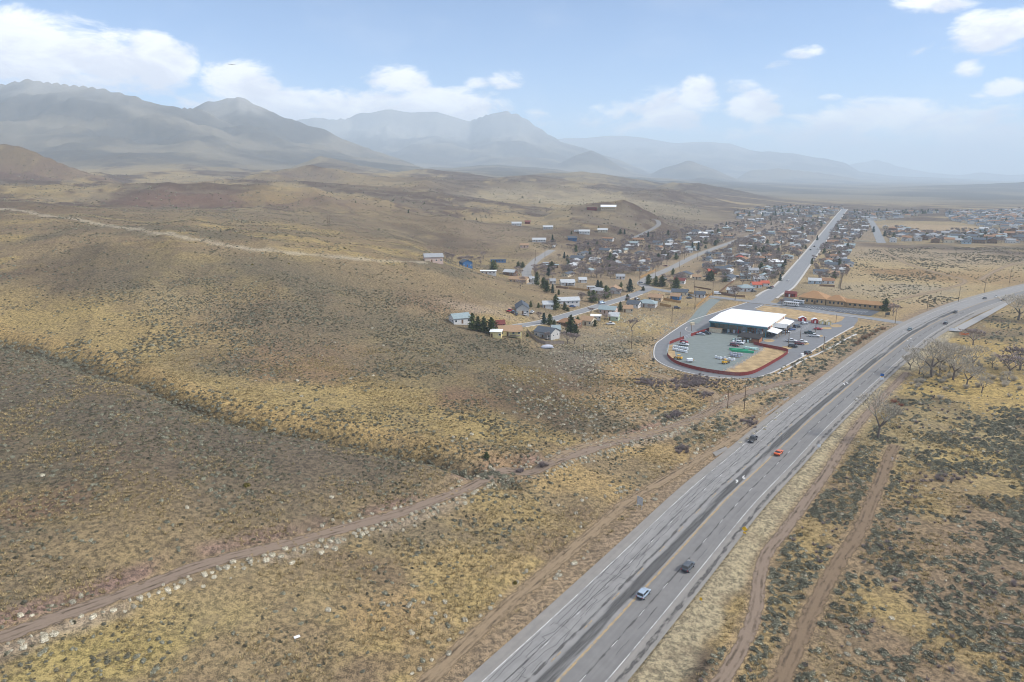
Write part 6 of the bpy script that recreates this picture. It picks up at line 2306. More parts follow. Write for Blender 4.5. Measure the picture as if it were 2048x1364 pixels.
# near houses one by one: (crop, x, y, width in crop pixels, kind, wall, roof, angle in degrees, depth, height, options, label)
NEAR = [
    (2, 325, 690, 150, 'gable', 'wall_white', 'roof_teal', 22, 8, 3.0, '', 'long white house with teal roof behind the row of dark pines'),
    (2, 625, 802, 90, 'flat', 'wall_yellow', 'roof_white', -6, 6, 2.9, '', 'small cream annex with white flat roof below the pines'),
    (2, 735, 790, 190, 'gable', 'wall_yellow', 'roof_tan', 6, 8, 2.8, 'p', 'cream house with broad orange tan roof and red deck'),
    (2, 1040, 806, 165, 'gable', 'wall_grey', 'roof_slate', -32, 9, 3.2, 'pc', 'pale grey house with dark slate roof above the dry slope'),
    (2, 1110, 770, 70, 'gable', 'wall_grey', 'roof_teal', 10, 6, 2.6, '', 'small annex with teal roof behind the slate roofed house'),
    (2, 836, 612, 105, 'front', 'wall_grey', 'roof_slate', 3, 14, 3.6, 'g', 'grey gable fronted house with dark roof on the bare terrace'),
    (2, 1045, 562, 85, 'gable', 'wall_white', 'roof_pale', 8, 6, 2.8, '', 'short white mobile home beside the tall pine'),
    (2, 1205, 530, 190, 'gable', 'wall_white', 'roof_pale', 14, 7, 2.9, '', 'long white mobile home beside the blue saloon'),
    (2, 655, 722, 70, 'gable', 'wall_maroon', 'roof_maroon', 10, 5, 2.4, '', 'small maroon shed half hidden behind the pines'),
    (2, 1225, 716, 180, 'hip', 'wall_brown', 'roof_brown', -20, 9, 2.7, 'c', 'low brown house with dark brown hipped roof beside tall pine'),
    (2, 1375, 700, 105, 'gable', 'wall_cream', 'roof_tan', -24, 8, 3.0, '', 'cream house with tan roof beside the white carport'),
    (2, 1440, 656, 80, 'flat', 'wall_white', 'roof_white', 0, 6, 2.4, '', 'white carport beside the cream house'),
    (2, 1590, 662, 80, 'gable', 'wall_green', 'roof_pale', -10, 7, 2.9, '', 'pale green cottage with grey roof at the edge of the slope'),
    (2, 1540, 606, 135, 'gable', 'wall_pink', 'roof_teal', -14, 8, 2.8, '', 'pinkish house with teal roof below the residential street'),
    (2, 1702, 594, 75, 'gable', 'wall_cream', 'roof_tan', 5, 6, 2.7, '', 'small cream cottage alone on the dry grass edge'),
    (2, 1752, 556, 100, 'gable', 'wall_white', 'roof_slate', -18, 7, 2.8, '', 'white cottage with dark roof next to the broad teal roof'),
    (2, 1862, 552, 145, 'hip', 'wall_grey', 'roof_teal', -12, 9, 2.9, '', 'grey house with broad teal hipped roof above the wooden fence'),
    (2, 1930, 502, 105, 'gable', 'wall_tan', 'roof_tan', -10, 8, 2.8, 'c', 'tan house with orange tan roof at the bend of the street'),
    (2, 108, 184, 150, 'gable', 'wall_pink', 'roof_grey', 8, 10, 3.9, 'g', 'large beige two storey house behind the grassy crest'),
    (2, 376, 220, 85, 'front', 'wall_blue', 'roof_slate', 20, 9, 4.2, '', 'bright blue house behind the grassy crest'),
    (2, 560, 282, 128, 'flat', 'wall_white', 'roof_white', -4, 6, 2.9, '', 'white flat roofed mobile home behind the grassy crest'),
    (2, 742, 292, 100, 'gable', 'wall_brown', 'roof_pale', -28, 8, 3.0, '', 'dark brown cabin with pale roof below the dark bushes'),
    (2, 810, 350, 150, 'gable', 'wall_tan', 'roof_tan', -16, 8, 2.9, '', 'tan house with rusty orange roof just over the crest'),
    (2, 932, 348, 66, 'gable', 'wall_white', 'roof_pale', -30, 6, 2.8, '', 'small white house next to the tall dark pines'),
    (2, 640, 184, 120, 'flat', 'wall_blue', 'roof_slate', 6, 5, 2.6, '', 'long navy shed behind the round dark bush'),
    (2, 1205, 374, 115, 'gable', 'wall_white', 'roof_pale', 12, 8, 2.8, 'p', 'white bungalow among bare trees near the brown fence'),
    (2, 1330, 350, 60, 'gable', 'wall_white', 'roof_pale', 10, 6, 2.6, '', 'small white outbuilding among bare trees above the bungalow'),
    (2, 1085, 360, 46, 'gable', 'wall_white', 'roof_grey', 10, 5, 2.5, '', 'tiny white shed between the pines and the bungalow'),
    (2, 1400, 408, 60, 'flat', 'wall_white', 'roof_pale', 8, 4, 2.4, '', 'white trailer home beside the brown wooden fence'),
    (2, 1590, 440, 110, 'front', 'wall_grey', 'roof_tan', -8, 11, 3.2, '', 'grey house with tan front gable beside the dark spruces'),
    (2, 1455, 442, 110, 'hip', 'wall_grey', 'roof_grey', -10, 8, 2.7, '', 'grey hipped bungalow above the round green tree'),
    (2, 1075, 228, 115, 'flat', 'wall_brown', 'roof_teal', -4, 6, 2.5, '', 'low workshop with teal flat roof on the waste lot'),
    (2, 1640, 322, 70, 'gable', 'wall_white', 'roof_grey', 5, 6, 2.6, '', 'white shed with grey roof near the ochre board fence'),
    (2, 855, 64, 70, 'gable', 'wall_pink', 'roof_tan', 0, 6, 2.7, '', 'small tan cottage at the head of the worn street'),
    (2, 975, 18, 110, 'gable', 'wall_white', 'roof_pale', 4, 7, 2.8, '', 'white ranch house high above the worn street'),
    (3, 135, 210, 78, 'gable', 'wall_white', 'roof_pale', 5, 8, 3.0, '', 'white barn with pale roof on the open slope'),
    (3, 226, 196, 44, 'gable', 'wall_maroon', 'roof_maroon', 0, 6, 2.8, '', 'maroon shed beside the white barn on the slope'),
    (3, 392, 240, 76, 'gable', 'wall_grey', 'roof_pale', 5, 7, 2.8, '', 'grey house on the slope beyond the maroon shed'),
    (3, 592, 335, 72, 'gable', 'wall_blue', 'roof_slate', 2, 8, 3.2, '', 'dark blue house standing alone above the bare trees'),
    (3, 690, 280, 84, 'gable', 'wall_white', 'roof_pale', 4, 8, 3.0, '', 'white house below the curving hilltop drive'),
    (3, 840, 266, 78, 'gable', 'wall_cream', 'roof_pale', 0, 8, 3.0, '', 'cream house below the hill with the metal building'),
    (3, 888, 88, 120, 'gable', 'wall_tan', 'roof_white', -2, 15, 4.6, '', 'long metal building with white roof on the hilltop'),
    (3, 752, 84, 78, 'flat', 'wall_maroon', 'roof_maroon', -2, 8, 3.0, '', 'low maroon shed beside the hilltop metal building'),
    (3, 1660, 290, 66, 'gable', 'wall_cream', 'roof_white', 3, 8, 3.0, '', 'cream house with white roof under the bare hillside'),
    (3, 1400, 386, 88, 'gable', 'wall_white', 'roof_pale', 8, 7, 2.9, '', 'white house above the worn climbing street'),
    (3, 1608, 370, 50, 'gable', 'wall_yellow', 'roof_pale', 8, 7, 2.9, '', 'pale yellow house by the two dark pines'),
    (3, 1540, 430, 60, 'gable', 'wall_white', 'roof_grey', 12, 7, 2.8, '', 'white cottage with grey roof by the two dark pines'),
    (3, 1425, 450, 90, 'gable', 'wall_white', 'roof_pale', 10, 7, 2.8, '', 'white bungalow behind the round dark pines'),
    (3, 1335, 482, 70, 'gable', 'wall_white', 'roof_grey', 10, 7, 2.8, '', 'white cottage with grey roof left of the round dark pines'),
    (3, 1246, 500, 56, 'gable', 'wall_sky', 'roof_teal', 6, 6, 2.7, '', 'pale blue cottage beside the rust coloured shed'),
    (3, 1205, 512, 46, 'gable', 'wall_orange', 'roof_brown', 6, 5, 2.4, '', 'rust coloured shed beside the pale blue cottage'),
    (3, 1062, 400, 66, 'gable', 'wall_white', 'roof_pale', 5, 7, 2.8, '', 'white cottage deep among the bare purple trees'),
    (3, 1862, 430, 58, 'gable', 'wall_sky', 'roof_teal', 12, 7, 2.8, '', 'pale blue house with teal roof beside the climbing street'),
    (3, 1850, 486, 108, 'gable', 'wall_white', 'roof_grey', 10, 6, 2.8, '', 'long white mobile home with grey roof across the climbing street'),
    (3, 1966, 492, 68, 'hip', 'wall_cream', 'roof_red', 10, 7, 2.8, '', 'cream house with red hipped roof in the older block'),
    (3, 1792, 528, 104, 'gable', 'wall_white', 'roof_pale', 8, 6, 2.8, '', 'long white mobile home with pale roof in the older block'),
    (3, 1802, 586, 96, 'gable', 'wall_brown', 'roof_slate', 10, 7, 2.8, '', 'dark brown house with slate roof beside the orange cottage'),
    (3, 1736, 606, 64, 'gable', 'wall_orange', 'roof_red', 12, 6, 2.7, '', 'orange cottage with red roof among dry yards'),
    (3, 1512, 636, 112, 'front', 'wall_cream', 'roof_slate', -14, 10, 3.0, '', 'cream house with dark roof above the fenced paddock'),
    (3, 1610, 652, 64, 'gable', 'wall_cream', 'roof_tan', 0, 5, 2.5, '', 'small cream shed beside the dark roofed cream house'),
    (3, 1472, 688, 84, 'gable', 'wall_white', 'roof_maroon', -10, 7, 2.9, '', 'white house with maroon roof behind the dark evergreen'),
    (3, 1472, 784, 122, 'gable', 'wall_cream', 'roof_slate', -6, 7, 2.9, '', 'cream house with slate roof along the side street'),
    (3, 1636, 800, 78, 'gable', 'wall_white', 'roof_slate', -5, 6, 2.7, '', 'white shed with slate roof along the side street'),
    (3, 1440, 818, 76, 'gable', 'wall_blue', 'roof_tan', -14, 6, 2.7, '', 'blue cottage with tan roof behind the board fence'),
    (3, 1895, 766, 66, 'gable', 'wall_white', 'roof_pale', -8, 6, 2.7, '', 'white garage inside the dark wooden fence'),
    (4, 285, 578, 86, 'hip', 'wall_white', 'roof_teal', 16, 10, 3.0, '', 'white house with pale teal hipped roof inside the dark fence'),
    (4, 352, 556, 52, 'gable', 'wall_white', 'roof_red', 20, 7, 2.8, '', 'white cottage with red roof beside the teal roofed house'),
    (4, 406, 546, 44, 'gable', 'wall_white', 'roof_red', 20, 6, 2.7, '', 'smaller white cottage with red roof near the straight street'),
    (4, 366, 516, 58, 'gable', 'wall_white', 'roof_pale', 15, 7, 2.8, '', 'white house with pale roof above the red roofed cottages'),
    (4, 285, 498, 56, 'gable', 'wall_sky', 'roof_teal', 12, 7, 2.8, '', 'pale blue house in the dry yard behind a fence'),
    (4, 336, 462, 56, 'gable', 'wall_white', 'roof_grey', 12, 7, 2.8, '', 'white house with grey roof by the dark round evergreen'),
    (4, 444, 466, 66, 'gable', 'wall_white', 'roof_pale', 14, 7, 2.8, '', 'white house with pale roof by the dark round evergreen'),
    (4, 476, 408, 78, 'gable', 'wall_white', 'roof_white', 12, 8, 2.9, '', 'white house with white roof near the straight street'),
    (4, 486, 438, 56, 'gable', 'wall_sky', 'roof_teal', 12, 7, 2.8, '', 'pale teal cottage in front of the white roofed house'),
    (4, 722, 530, 68, 'gable', 'wall_sky', 'roof_pale', 6, 7, 2.8, '', 'pale blue house at the corner of the open field'),
    (4, 806, 530, 66, 'gable', 'wall_white', 'roof_brown', 4, 7, 2.8, '', 'white house with brown roof at the corner of the open field'),
    (4, 762, 472, 78, 'gable', 'wall_white', 'roof_slate', 6, 7, 2.8, '', 'white house with slate roof along the straight street'),
    (4, 842, 482, 62, 'gable', 'wall_cream', 'roof_tan', 4, 7, 2.8, '', 'cream house with tan roof beside the field fence'),
    (4, 890, 362, 58, 'gable', 'wall_white', 'roof_pale', 4, 7, 2.8, '', 'white house with pale roof beside the open field'),
    (4, 892, 388, 52, 'gable', 'wall_white', 'roof_grey', 4, 7, 2.8, '', 'white house with grey roof beside the open field'),
    (4, 922, 336, 50, 'gable', 'wall_white', 'roof_teal', 4, 7, 2.8, '', 'white house with teal roof beside the open field'),
]
for (cr, X, Y, wpx, kind, wall, roof, ang, dep, hh, opt, lab) in NEAR:
    u, v = zp(X, Y, cr)
    x, y, z = hit1(u, v)
    dist = math.hypot(x, y)
    w = round(wpx / (3.16 if cr == 4 else 4.096) * dist / FPX * 2) / 2
    w = min(max(w, 4.0), 34)
    view = math.atan2(x, y)
    # the pixel marks the foot of the near wall; the middle of the house lies half its depth farther on
    k = 1 + dep * .45 / dist
    x, y = x * k, y * k
    z = float(land_xy(x, y))
    house(x, y, z + .15, math.radians(ang) - view, w, dep, hh, kind, wall, roof, lab, None, 2 if dist < 800 else 1, rise=1.2 + dep * .09, garage='g' in opt, porch='p' in opt, chim='c' in opt,
          name='shed' if 'shed' in lab or 'carport' in lab or 'garage' in lab else ('mobile_home' if 'mobile home' in lab or 'trailer' in lab else 'house'), cat='shed' if 'shed' in lab or 'carport' in lab else 'house')

# the rest of the town: blocks of houses between the streets
BLOCKS = {
    'between the worn street and the straight street': ([(1405, 520), (1500, 474), (1620, 440), (1662, 436), (1640, 462), (1595, 522), (1555, 562), (1490, 572), (1405, 560)], 62, 15),
    'above the worn climbing street': ([(1130, 520), (1180, 485), (1290, 474), (1440, 452), (1580, 428), (1640, 428), (1500, 466), (1400, 504), (1320, 540), (1230, 556), (1120, 552)], 56, 17),
    'along the field side of the straight street': ([(1618, 530), (1650, 480), (1690, 430), (1735, 430), (1742, 456), (1706, 490), (1694, 560), (1640, 562)], 46, 15),
    'in the subdivision beyond the open field': ([(1768, 458), (1800, 455), (1850, 468), (1960, 462), (2060, 462), (2060, 488), (1900, 487), (1775, 484)], 66, 17),
}
STREET_PTS = np.vstack([l for l, w in STREET_W.values()])
NEARPTS = list(USED_SPOTS)
WALLS = [('wall_white', 'white'), ('wall_cream', 'cream'), ('wall_grey', 'grey'), ('wall_sky', 'pale blue'), ('wall_tan', 'tan'), ('wall_brown', 'brown')]
ROOFS = [('roof_grey', 'grey'), ('roof_slate', 'dark slate'), ('roof_brown', 'brown'), ('roof_teal', 'teal'), ('roof_pale', 'pale grey')]
rt = random.Random(19)
town_pts = []


def fill(poly_px, n, sep, clear=6.0):
    xs, ys, _ = land_hit([p[0] for p in poly_px], [p[1] for p in poly_px])
    P = np.stack([xs, ys], 1)
    out = []
    tries = 0
    while len(out) < n and tries < n * 60:
        tries += 1
        # pick evenly over the picture rows so that the far lots fill up as well as the near ones
        f = rt.random()
        x = rt.uniform(P[:, 0].min(), P[:, 0].max())
        y = math.exp(rt.uniform(math.log(P[:, 1].min()), math.log(P[:, 1].max())))
        if not in_poly(np.array([x]), np.array([y]), P)[0]:
            continue
        if np.min(np.hypot(STREET_PTS[:, 0] - x, STREET_PTS[:, 1] - y)) < clear + 7:
            continue
        if any((x - a) ** 2 + (y - b) ** 2 < (sep * .5 + r) ** 2 for a, b, r in NEARPTS):
            continue
        if any((x - a) ** 2 + (y - b) ** 2 < sep ** 2 for a, b in out):
            continue
        out.append((x, y))
    return out


town_dir = math.atan2(*(STREET_W['town_road'][0][60] - STREET_W['town_road'][0][20])[::-1])
for place, (poly, n, sep) in BLOCKS.items():
    for (x, y) in fill(poly, n, sep):
        far = 'subdivision' in place
        wk, wn = rt.choice(WALLS[:3] * 3 + WALLS) if not far else rt.choice(WALLS)
        rk, rn = rt.choice(ROOFS if not far else ROOFS[0:3] * 2 + ROOFS)
        typ = rt.choice((('gable', 13, 7.5, 2.8, 1.7), ('gable', 16, 7, 2.7, 1.3), ('hip', 13, 9, 2.8, 1.9), ('front', 9, 12, 3.0, 2.0))) if not far else rt.choice((('gable', 13, 9, 4.6, 2.2), ('hip', 14, 11, 3.0, 2.4), ('front', 11, 12, 4.8, 2.2)))
        lab = '%s house with %s %s roof %s' % (wn, rn, {'gable': 'ridge', 'hip': 'hipped', 'front': 'gabled'}[typ[0]], place)
        house(x, y, float(land_xy(x, y)) + .15, town_dir + rt.choice((0, math.pi / 2, 0)) + rt.uniform(-.04, .04), typ[1], typ[2], typ[3], typ[0], wk, rk, lab, '%s %s houses %s' % (wn, rn, place), 1, rise=typ[4], sc=rt.uniform(.85, 1.15))
        town_pts.append((x, y))

# ---- the farthest roofs read as one mass
mb = MB()
far_poly = [(1890, 424), (2060, 420), (2060, 458), (1975, 455), (1905, 441)]
far_poly2 = [(1700, 424), (1890, 424), (1760, 442), (1700, 436)]
far_poly3 = [(1460, 425), (1560, 414), (1690, 416), (1660, 432), (1560, 432), (1480, 438)]
k = 0
for poly, n in ((far_poly, 420), (far_poly2, 90), (far_poly3, 90)):
    for (x, y) in fill(poly, n, 13, 0):
        a = town_dir + rt.choice((0, math.pi / 2))
        c, s = math.cos(a), math.sin(a)
        z = float(land_xy(x, y))
        w, d, h, r = rt.uniform(5, 8), rt.uniform(4, 5.5), rt.uniform(2.8, 5), rt.uniform(1.4, 2.4)
        wi, ri = rt.randint(0, 2), 3 + rt.randint(0, 3)

        def T(px_, py_, pz):
            return (x + c * px_ - s * py_, y + s * px_ + c * py_, z + pz)
        mb.poly([T(-w, -d, -1), T(w, -d, -1), T(w, -d, h), T(-w, -d, h)], wi)
        mb.poly([T(w, -d, -1), T(w, d, -1), T(w, d, h), T(w, 0, h + r), T(w, -d, h)], wi)
        mb.poly([T(w, d, -1), T(-w, d, -1), T(-w, d, h), T(w, d, h)], wi)
        mb.poly([T(-w, d, -1), T(-w, -d, -1), T(-w, -d, h), T(-w, 0, h + r), T(-w, d, h)], wi)
        mb.poly([T(-w - .4, -d - .4, h - .1), T(w + .4, -d - .4, h - .1), T(w + .4, 0, h + r + .08), T(-w - .4, 0, h + r + .08)], ri)
        mb.poly([T(-w - .4, 0, h + r + .08), T(w + .4, 0, h + r + .08), T(w + .4, d + .4, h - .1), T(-w - .4, d + .4, h - .1)], ri)
o = mb.build('distant_houses', ['wall_white', 'wall_cream', 'wall_grey', 'roof_grey', 'roof_slate', 'roof_slate', 'roof_brown'])
tag(o, 'far mass of small roofs fading into the haze', 'houses', None, 'stuff')


# ------------------------------------------------------------------ wooden fences
def board_fence(pxs, label, mat='wood_fence', h=1.7):
    xs, ys, zs = land_hit([p[0] for p in pxs], [p[1] for p in pxs])
    L = resample(np.stack([xs, ys], 1), 2.4)
    z0 = land_xy(L[:, 0], L[:, 1])
    e = empty('board_fence', (L[0][0], L[0][1], float(z0[0])))
    tag(e, label, 'fence')
    for i in range(len(L) - 1):
        a, b = L[i], L[i + 1]
        ln = float(np.linalg.norm(b - a))
        mb = MB()
        nb = 8
        for q in range(nb):
            f0, f1 = q / nb + .006, (q + 1) / nb - .006
            za = z0[i] + (z0[i + 1] - z0[i]) * q / nb - z0[0]
            mb.box(f0 * ln, -.02, za + .03, f1 * ln, .02, za + h + rt.uniform(-.03, .03))
        o = mb.build('panel', mat, e)
        o.location = (a[0] - L[0][0], a[1] - L[0][1], 0)
        o.rotation_euler = (0, 0, math.atan2(b[1] - a[1], b[0] - a[0]))
    for i in range(0, len(L)):
        mb = MB()
        mb.box(-.06, -.06, -.4, .06, .06, h + .12)
        o = mb.build('post', mat, e)
        o.location = (L[i][0] - L[0][0], L[i][1] - L[0][1], float(z0[i] - z0[0]))


for pxs, lab, mat in (
    ([zp(1805, 312, 2), zp(1930, 250, 2)], 'ochre board fence along the worn climbing street', 'wood_fence'), ([zp(1115, 392, 2), zp(1215, 402, 2)], 'dark brown fence left of the white bungalow', 'wall_brown'), ([zp(1220, 402, 2), zp(1420, 425, 2)], 'tan board fence below the white bungalow', 'wood_fence'),
    ([zp(1420, 225, 2), zp(1540, 200, 2)], 'tan fence across the waste lot by the bare tree', 'wood_fence'), ([zp(1340, 818, 3), zp(1480, 846, 3)], 'long tan fence behind the blue cottage', 'wood_fence'), ([zp(1310, 862, 3), zp(1400, 880, 3)], 'short tan fence in the yard below the blue cottage', 'wood_fence'),
    ([zp(1605, 880, 3), zp(1700, 800, 3), zp(1745, 772, 3)], 'brown fence running beside the gravel lane', 'wood_fence'), ([zp(1805, 770, 3), zp(1900, 790, 3), zp(2005, 798, 3)], 'dark fence along the side street by the white garage', 'wall_brown'), ([zp(1800, 762, 3), zp(1870, 700, 3), zp(1915, 670, 3)], 'dark fence between the paddock and the white garage', 'wall_brown'),
    ([zp(1540, 770, 3), zp(1720, 790, 3)], 'brown fence behind the white shed on the side street', 'wood_fence'), ([zp(885, 560, 4), zp(905, 470, 4), zp(935, 330, 4)], 'long fence between the houses and the open field', 'wood_grey'), ([zp(755, 545, 4), zp(850, 550, 4)], 'dark red brown fence below the field corner houses', 'wall_brown'), ([zp(795, 420, 4), zp(895, 428, 4)], 'dark red brown fence by the straight street houses', 'wall_brown'),
    ([zp(970, 262, 4), zp(1110, 266, 4)], 'cream board fence at the near end of the valley street', 'wall_cream'), ([zp(880, 756, 2), zp(1000, 850, 2), zp(1180, 850, 2)], 'grey wire fence below the slate roofed house', 'wood_grey'),
):
    board_fence(pxs, lab, mat)
pad_l = [zp(1590, 715, 3), zp(1730, 738, 3)]
board_fence(pad_l, 'low dark rail fence in the middle of the paddock', 'wall_brown', 1.1)


# ------------------------------------------------------------------ power poles and signs
def power_pole(u, v, h, label, arms=1, group=None, lean=0.0):
    x, y, z = hit1(u, v)
    e = empty('power_pole', (x, y, z), rt.uniform(-.3, .3) + .6)
    e.rotation_euler[1] = lean
    tag(e, label, 'pole', group)
    mb = MB()
    mb.tube((0, 0, -.5), (0, 0, h), .17, .11, 8)
    mb.build('pole', 'wood_pole', e)
    for k in range(arms):
        zz = h - .5 - k * 1.3
        mb = MB()
        mb.box(-1.3, .12, zz, 1.3, .26, zz + .16)
        o = mb.build('crossarm', 'wood_grey', e)
        for q in (-1.15, -.5, .5, 1.15):
            m2 = MB()
            m2.tube((q, .19, zz + .161), (q, .19, zz + .4), .05, .07, 6)
            m2.build('insulator', 'porcelain', o)
    return e


for (u, v, hpx, lab, arms) in (
    (1488, 822, 52, 'taller dark power pole where the dirt tracks meet', 1), (1455, 816, 46, 'thinner power pole beside the taller dark pole', 1), (1166, 735, 48, 'leaning looking pole on the scrub slope below the houses', 1), (1263, 697, 38, 'power pole among pale brush below the residential street', 1),
    (zp(1337, 545, 1)[0], zp(1337, 545, 1)[1], 34, 'power pole beside the drainage channel', 1), (zp(1108, 680, 1)[0], zp(1108, 680, 1)[1], 20, 'short pole at the end of the drainage channel', 0), (zp(232, 310)[0], zp(232, 310)[1], 30, 'power pole in the dry grass left of the loop drive', 1),
    (zp(400, 215)[0], zp(400, 215)[1], 46, 'tall pole where the gravel lane begins', 1), (zp(530, 115)[0], zp(530, 115)[1], 32, 'power pole at the corner of the side street', 1), (zp(1865, 318)[0], zp(1865, 318)[1], 22, 'pole at the highway junction beside the bare tree', 1),
    (zp(1435, 690, 4)[0], zp(1435, 690, 4)[1], 22, 'pole on the field edge nearest the church', 1), (zp(1632, 645, 4)[0], zp(1632, 645, 4)[1], 26, 'pole in line along the far highway by the field', 1), (zp(1795, 590, 4)[0], zp(1795, 590, 4)[1], 24, 'pole on the field edge by the black saloon', 1), (zp(1955, 525, 4)[0], zp(1955, 525, 4)[1], 22, 'pole on the field edge farthest along the highway', 1),
    (zp(885, 570, 4)[0], zp(885, 570, 4)[1], 20, 'pole at the corner of the long field fence', 1), (zp(1138, 705, 3)[0], zp(1138, 705, 3)[1], 36, 'tall power pole at the corner of the worn street', 1), (zp(1273, 640, 3)[0], zp(1273, 640, 3)[1], 26, 'power pole beside the dark evergreen hedge', 1), (zp(1590, 760, 3)[0], zp(1590, 760, 3)[1], 30, 'power pole at the edge of the paddock', 1),
    (zp(1470, 560, 3)[0], zp(1470, 560, 3)[1], 20, 'first power pole up the worn street', 1), (zp(1510, 490, 3)[0], zp(1510, 490, 3)[1], 18, 'second power pole up the worn street', 1), (zp(1618, 490, 3)[0], zp(1618, 490, 3)[1], 18, 'power pole under the two dark pines', 1), (zp(1700, 460, 3)[0], zp(1700, 460, 3)[1], 17, 'power pole beyond the two dark pines', 1),
    (zp(285, 615, 3)[0], zp(285, 615, 3)[1], 36, 'pole at the bottom of the short worn street', 1), (zp(290, 500, 3)[0], zp(290, 500, 3)[1], 22, 'pole beside the short worn street', 1), (zp(368, 470, 3)[0], zp(368, 470, 3)[1], 18, 'pole at the top of the short worn street', 1), (zp(222, 260, 3)[0], zp(222, 260, 3)[1], 12, 'pole below the white barn on the slope', 1),
    (656, 456, 24, 'pair pole standing on the open brown hills', 1), (660, 456, 24, 'second of the pair of poles on the open brown hills', 1), (980, 446, 20, 'pole on the ridge above the white barn', 1), (984, 446, 19, 'second pole on the ridge above the white barn', 1), (1368, 452, 16, 'pole on the slope by the curving drive', 1), (1104, 440, 14, 'pole on the slope left of the hilltop building', 1),
    (zp(1280, 395)[0], zp(1280, 395)[1], 22, 'lamp pole beside the red saloon in the lot', 0), (zp(1170, 440)[0], zp(1170, 440)[1], 22, 'lamp pole behind the row of parked pickups', 0), (zp(1085, 465)[0], zp(1085, 465)[1], 22, 'lamp pole at the store end of the parked row', 0), (zp(1432, 315)[0], zp(1432, 315)[1], 16, 'lamp pole beside the cream sheds', 0),
    (zp(375, 375)[0], zp(375, 375)[1], 16, 'lamp pole on the traffic island', 0), (zp(293, 428)[0], zp(293, 428)[1], 12, 'short pole behind the red fence corner', 0),
):
    x, y, z = hit1(u, v)
    h = hpx * math.hypot(x, y) / FPX
    h = min(max(h * 1.02, 4.0), 16)
    power_pole(u, v, h, lab, arms)


def sign(u, v, label, panels, posts, zrot=None, name='road_sign'):
    x, y, z = hit1(u, v)
    e = empty(name, (x, y, z), -math.atan2(x, y) if zrot is None else zrot)
    tag(e, label, 'sign')
    for (pn, mat, outline, yy) in panels:
        mb = MB()
        n = len(outline)
        k = len(mb.v)
        mb.v += [(a, yy - .02, b) for a, b in outline] + [(a, yy + .02, b) for a, b in outline]
        mb.f += [tuple(range(n)), tuple(reversed(range(n, 2 * n)))] + [(i, n + i, n + (i + 1) % n, (i + 1) % n) for i in range(n)]
        mb.m += [0] * (n + 2)
        mb.build(pn, mat, e)
    for px_, hh in posts:
        mb = MB()
        mb.tube((px_, .07, -.3), (px_, .07, hh), .05, .05, 6)
        mb.build('post', 'galvanised', e)
    return e


def rect(x0, z0, x1, z1):
    return [(x0, z0), (x1, z0), (x1, z1), (x0, z1)]


road_ang = hwy_at((1280, 1010))[2]
sign(1279, 1018, 'back of a large grey guide sign on two posts beside the dirt track', [('panel', 'galvanised', rect(-1.0, 1.3 + i * .62, 1.0, 1.86 + i * .62), 0) for i in range(4)], ((-.8, 3.7), (.8, 3.7)), road_ang + math.pi / 2 - .25, 'guide_sign')
sign(1488, 1072, 'yellow diamond warning sign on the mown verge', [('panel', 'sign_yellow', [(0, 1.3), (.75, 2.05), (0, 2.8), (-.75, 2.05)], 0), ('plate', 'sign_yellow', rect(-.35, .75, .35, 1.2), 0)], ((0, 2.6),), road_ang - math.pi / 2)
sign(1401, 1207, 'small yellow marker post beside the shoulder', [('panel', 'sign_yellow', rect(-.28, .8, .28, 1.45), 0)], ((0, 1.4),), road_ang - math.pi / 2)
sign(1637, 901, 'plain white sign on the verge by the second bend', [('panel', 'sign_white', rect(-.5, 1.2, .5, 2.4), 0)], ((0, 2.3),), road_ang - math.pi / 2)
sign(1763, 762, 'blue and white sign with an orange plate beside the highway', [('upper_panel', 'sign_blue', rect(-.75, 2.3, .75, 3.5), 0), ('middle_panel', 'machine_yellow', rect(-.5, 1.8, .5, 2.25), 0), ('lower_panel', 'sign_white', rect(-.75, .6, .75, 1.75), 0)], ((-.4, 3.3), (.4, 3.3)), None)
sign(1904, 662, 'white sign at the start of the pale old pavement', [('panel', 'sign_white', rect(-1.4, .6, 1.4, 1.8), 0)], ((-1, 1.5), (1, 1.5)), None)
e = sign(1928, 671, 'orange roadwork barricade boards beside the bare bush', [('board', 'paint_orange', rect(-2.4, .4 + i * .7, 2.4, .85 + i * .7), 0) for i in range(2)], ((-2, 1.6), (2, 1.6)), None, 'barricade')
sign(1784, 922, 'white T shaped marker stake beside the brown track', [('panel', 'sign_white', rect(-.35, 1.0, .35, 1.15), 0), ('stake', 'sign_white', rect(-.06, .0, .06, .99), 0)], ((0, .9),), None, 'marker_stake')
x, y, z = hit1(594, 1275)
goods('white_board', [('board', 'sign_white', [(-.55, -.35, .03, .55, .35, .12)]), ('stud', 'galvanised', [(-.5, -.3, -.1, -.4, -.2, .029)])], (x, y, z + .1), .6, 'white board lying in the brown grass', 'board')
x, y, z = hit1(1094, 697)
e = empty('white_tarpaulin', (x, y, z), .3)
tag(e, 'pale tarpaulin covered boat on the slope below the slate roof', 'boat')
bm = bmesh.new()
bmesh.ops.create_uvsphere(bm, u_segments=14, v_segments=8, radius=1)
for v in bm.verts:
    v.co = Vector((v.co.x * 3.4, v.co.y * 1.3, max(v.co.z, -.35) * 1.2 + .9))
me = bpy.data.meshes.new('cover')
bm.to_mesh(me)
bm.free()
link('cover', me, 'wrap_grey', e)
mb = MB()
mb.box(-2.8, -.7, .2, 3.6, .7, .45)
mb.build('trailer_frame', 'galvanised', e)

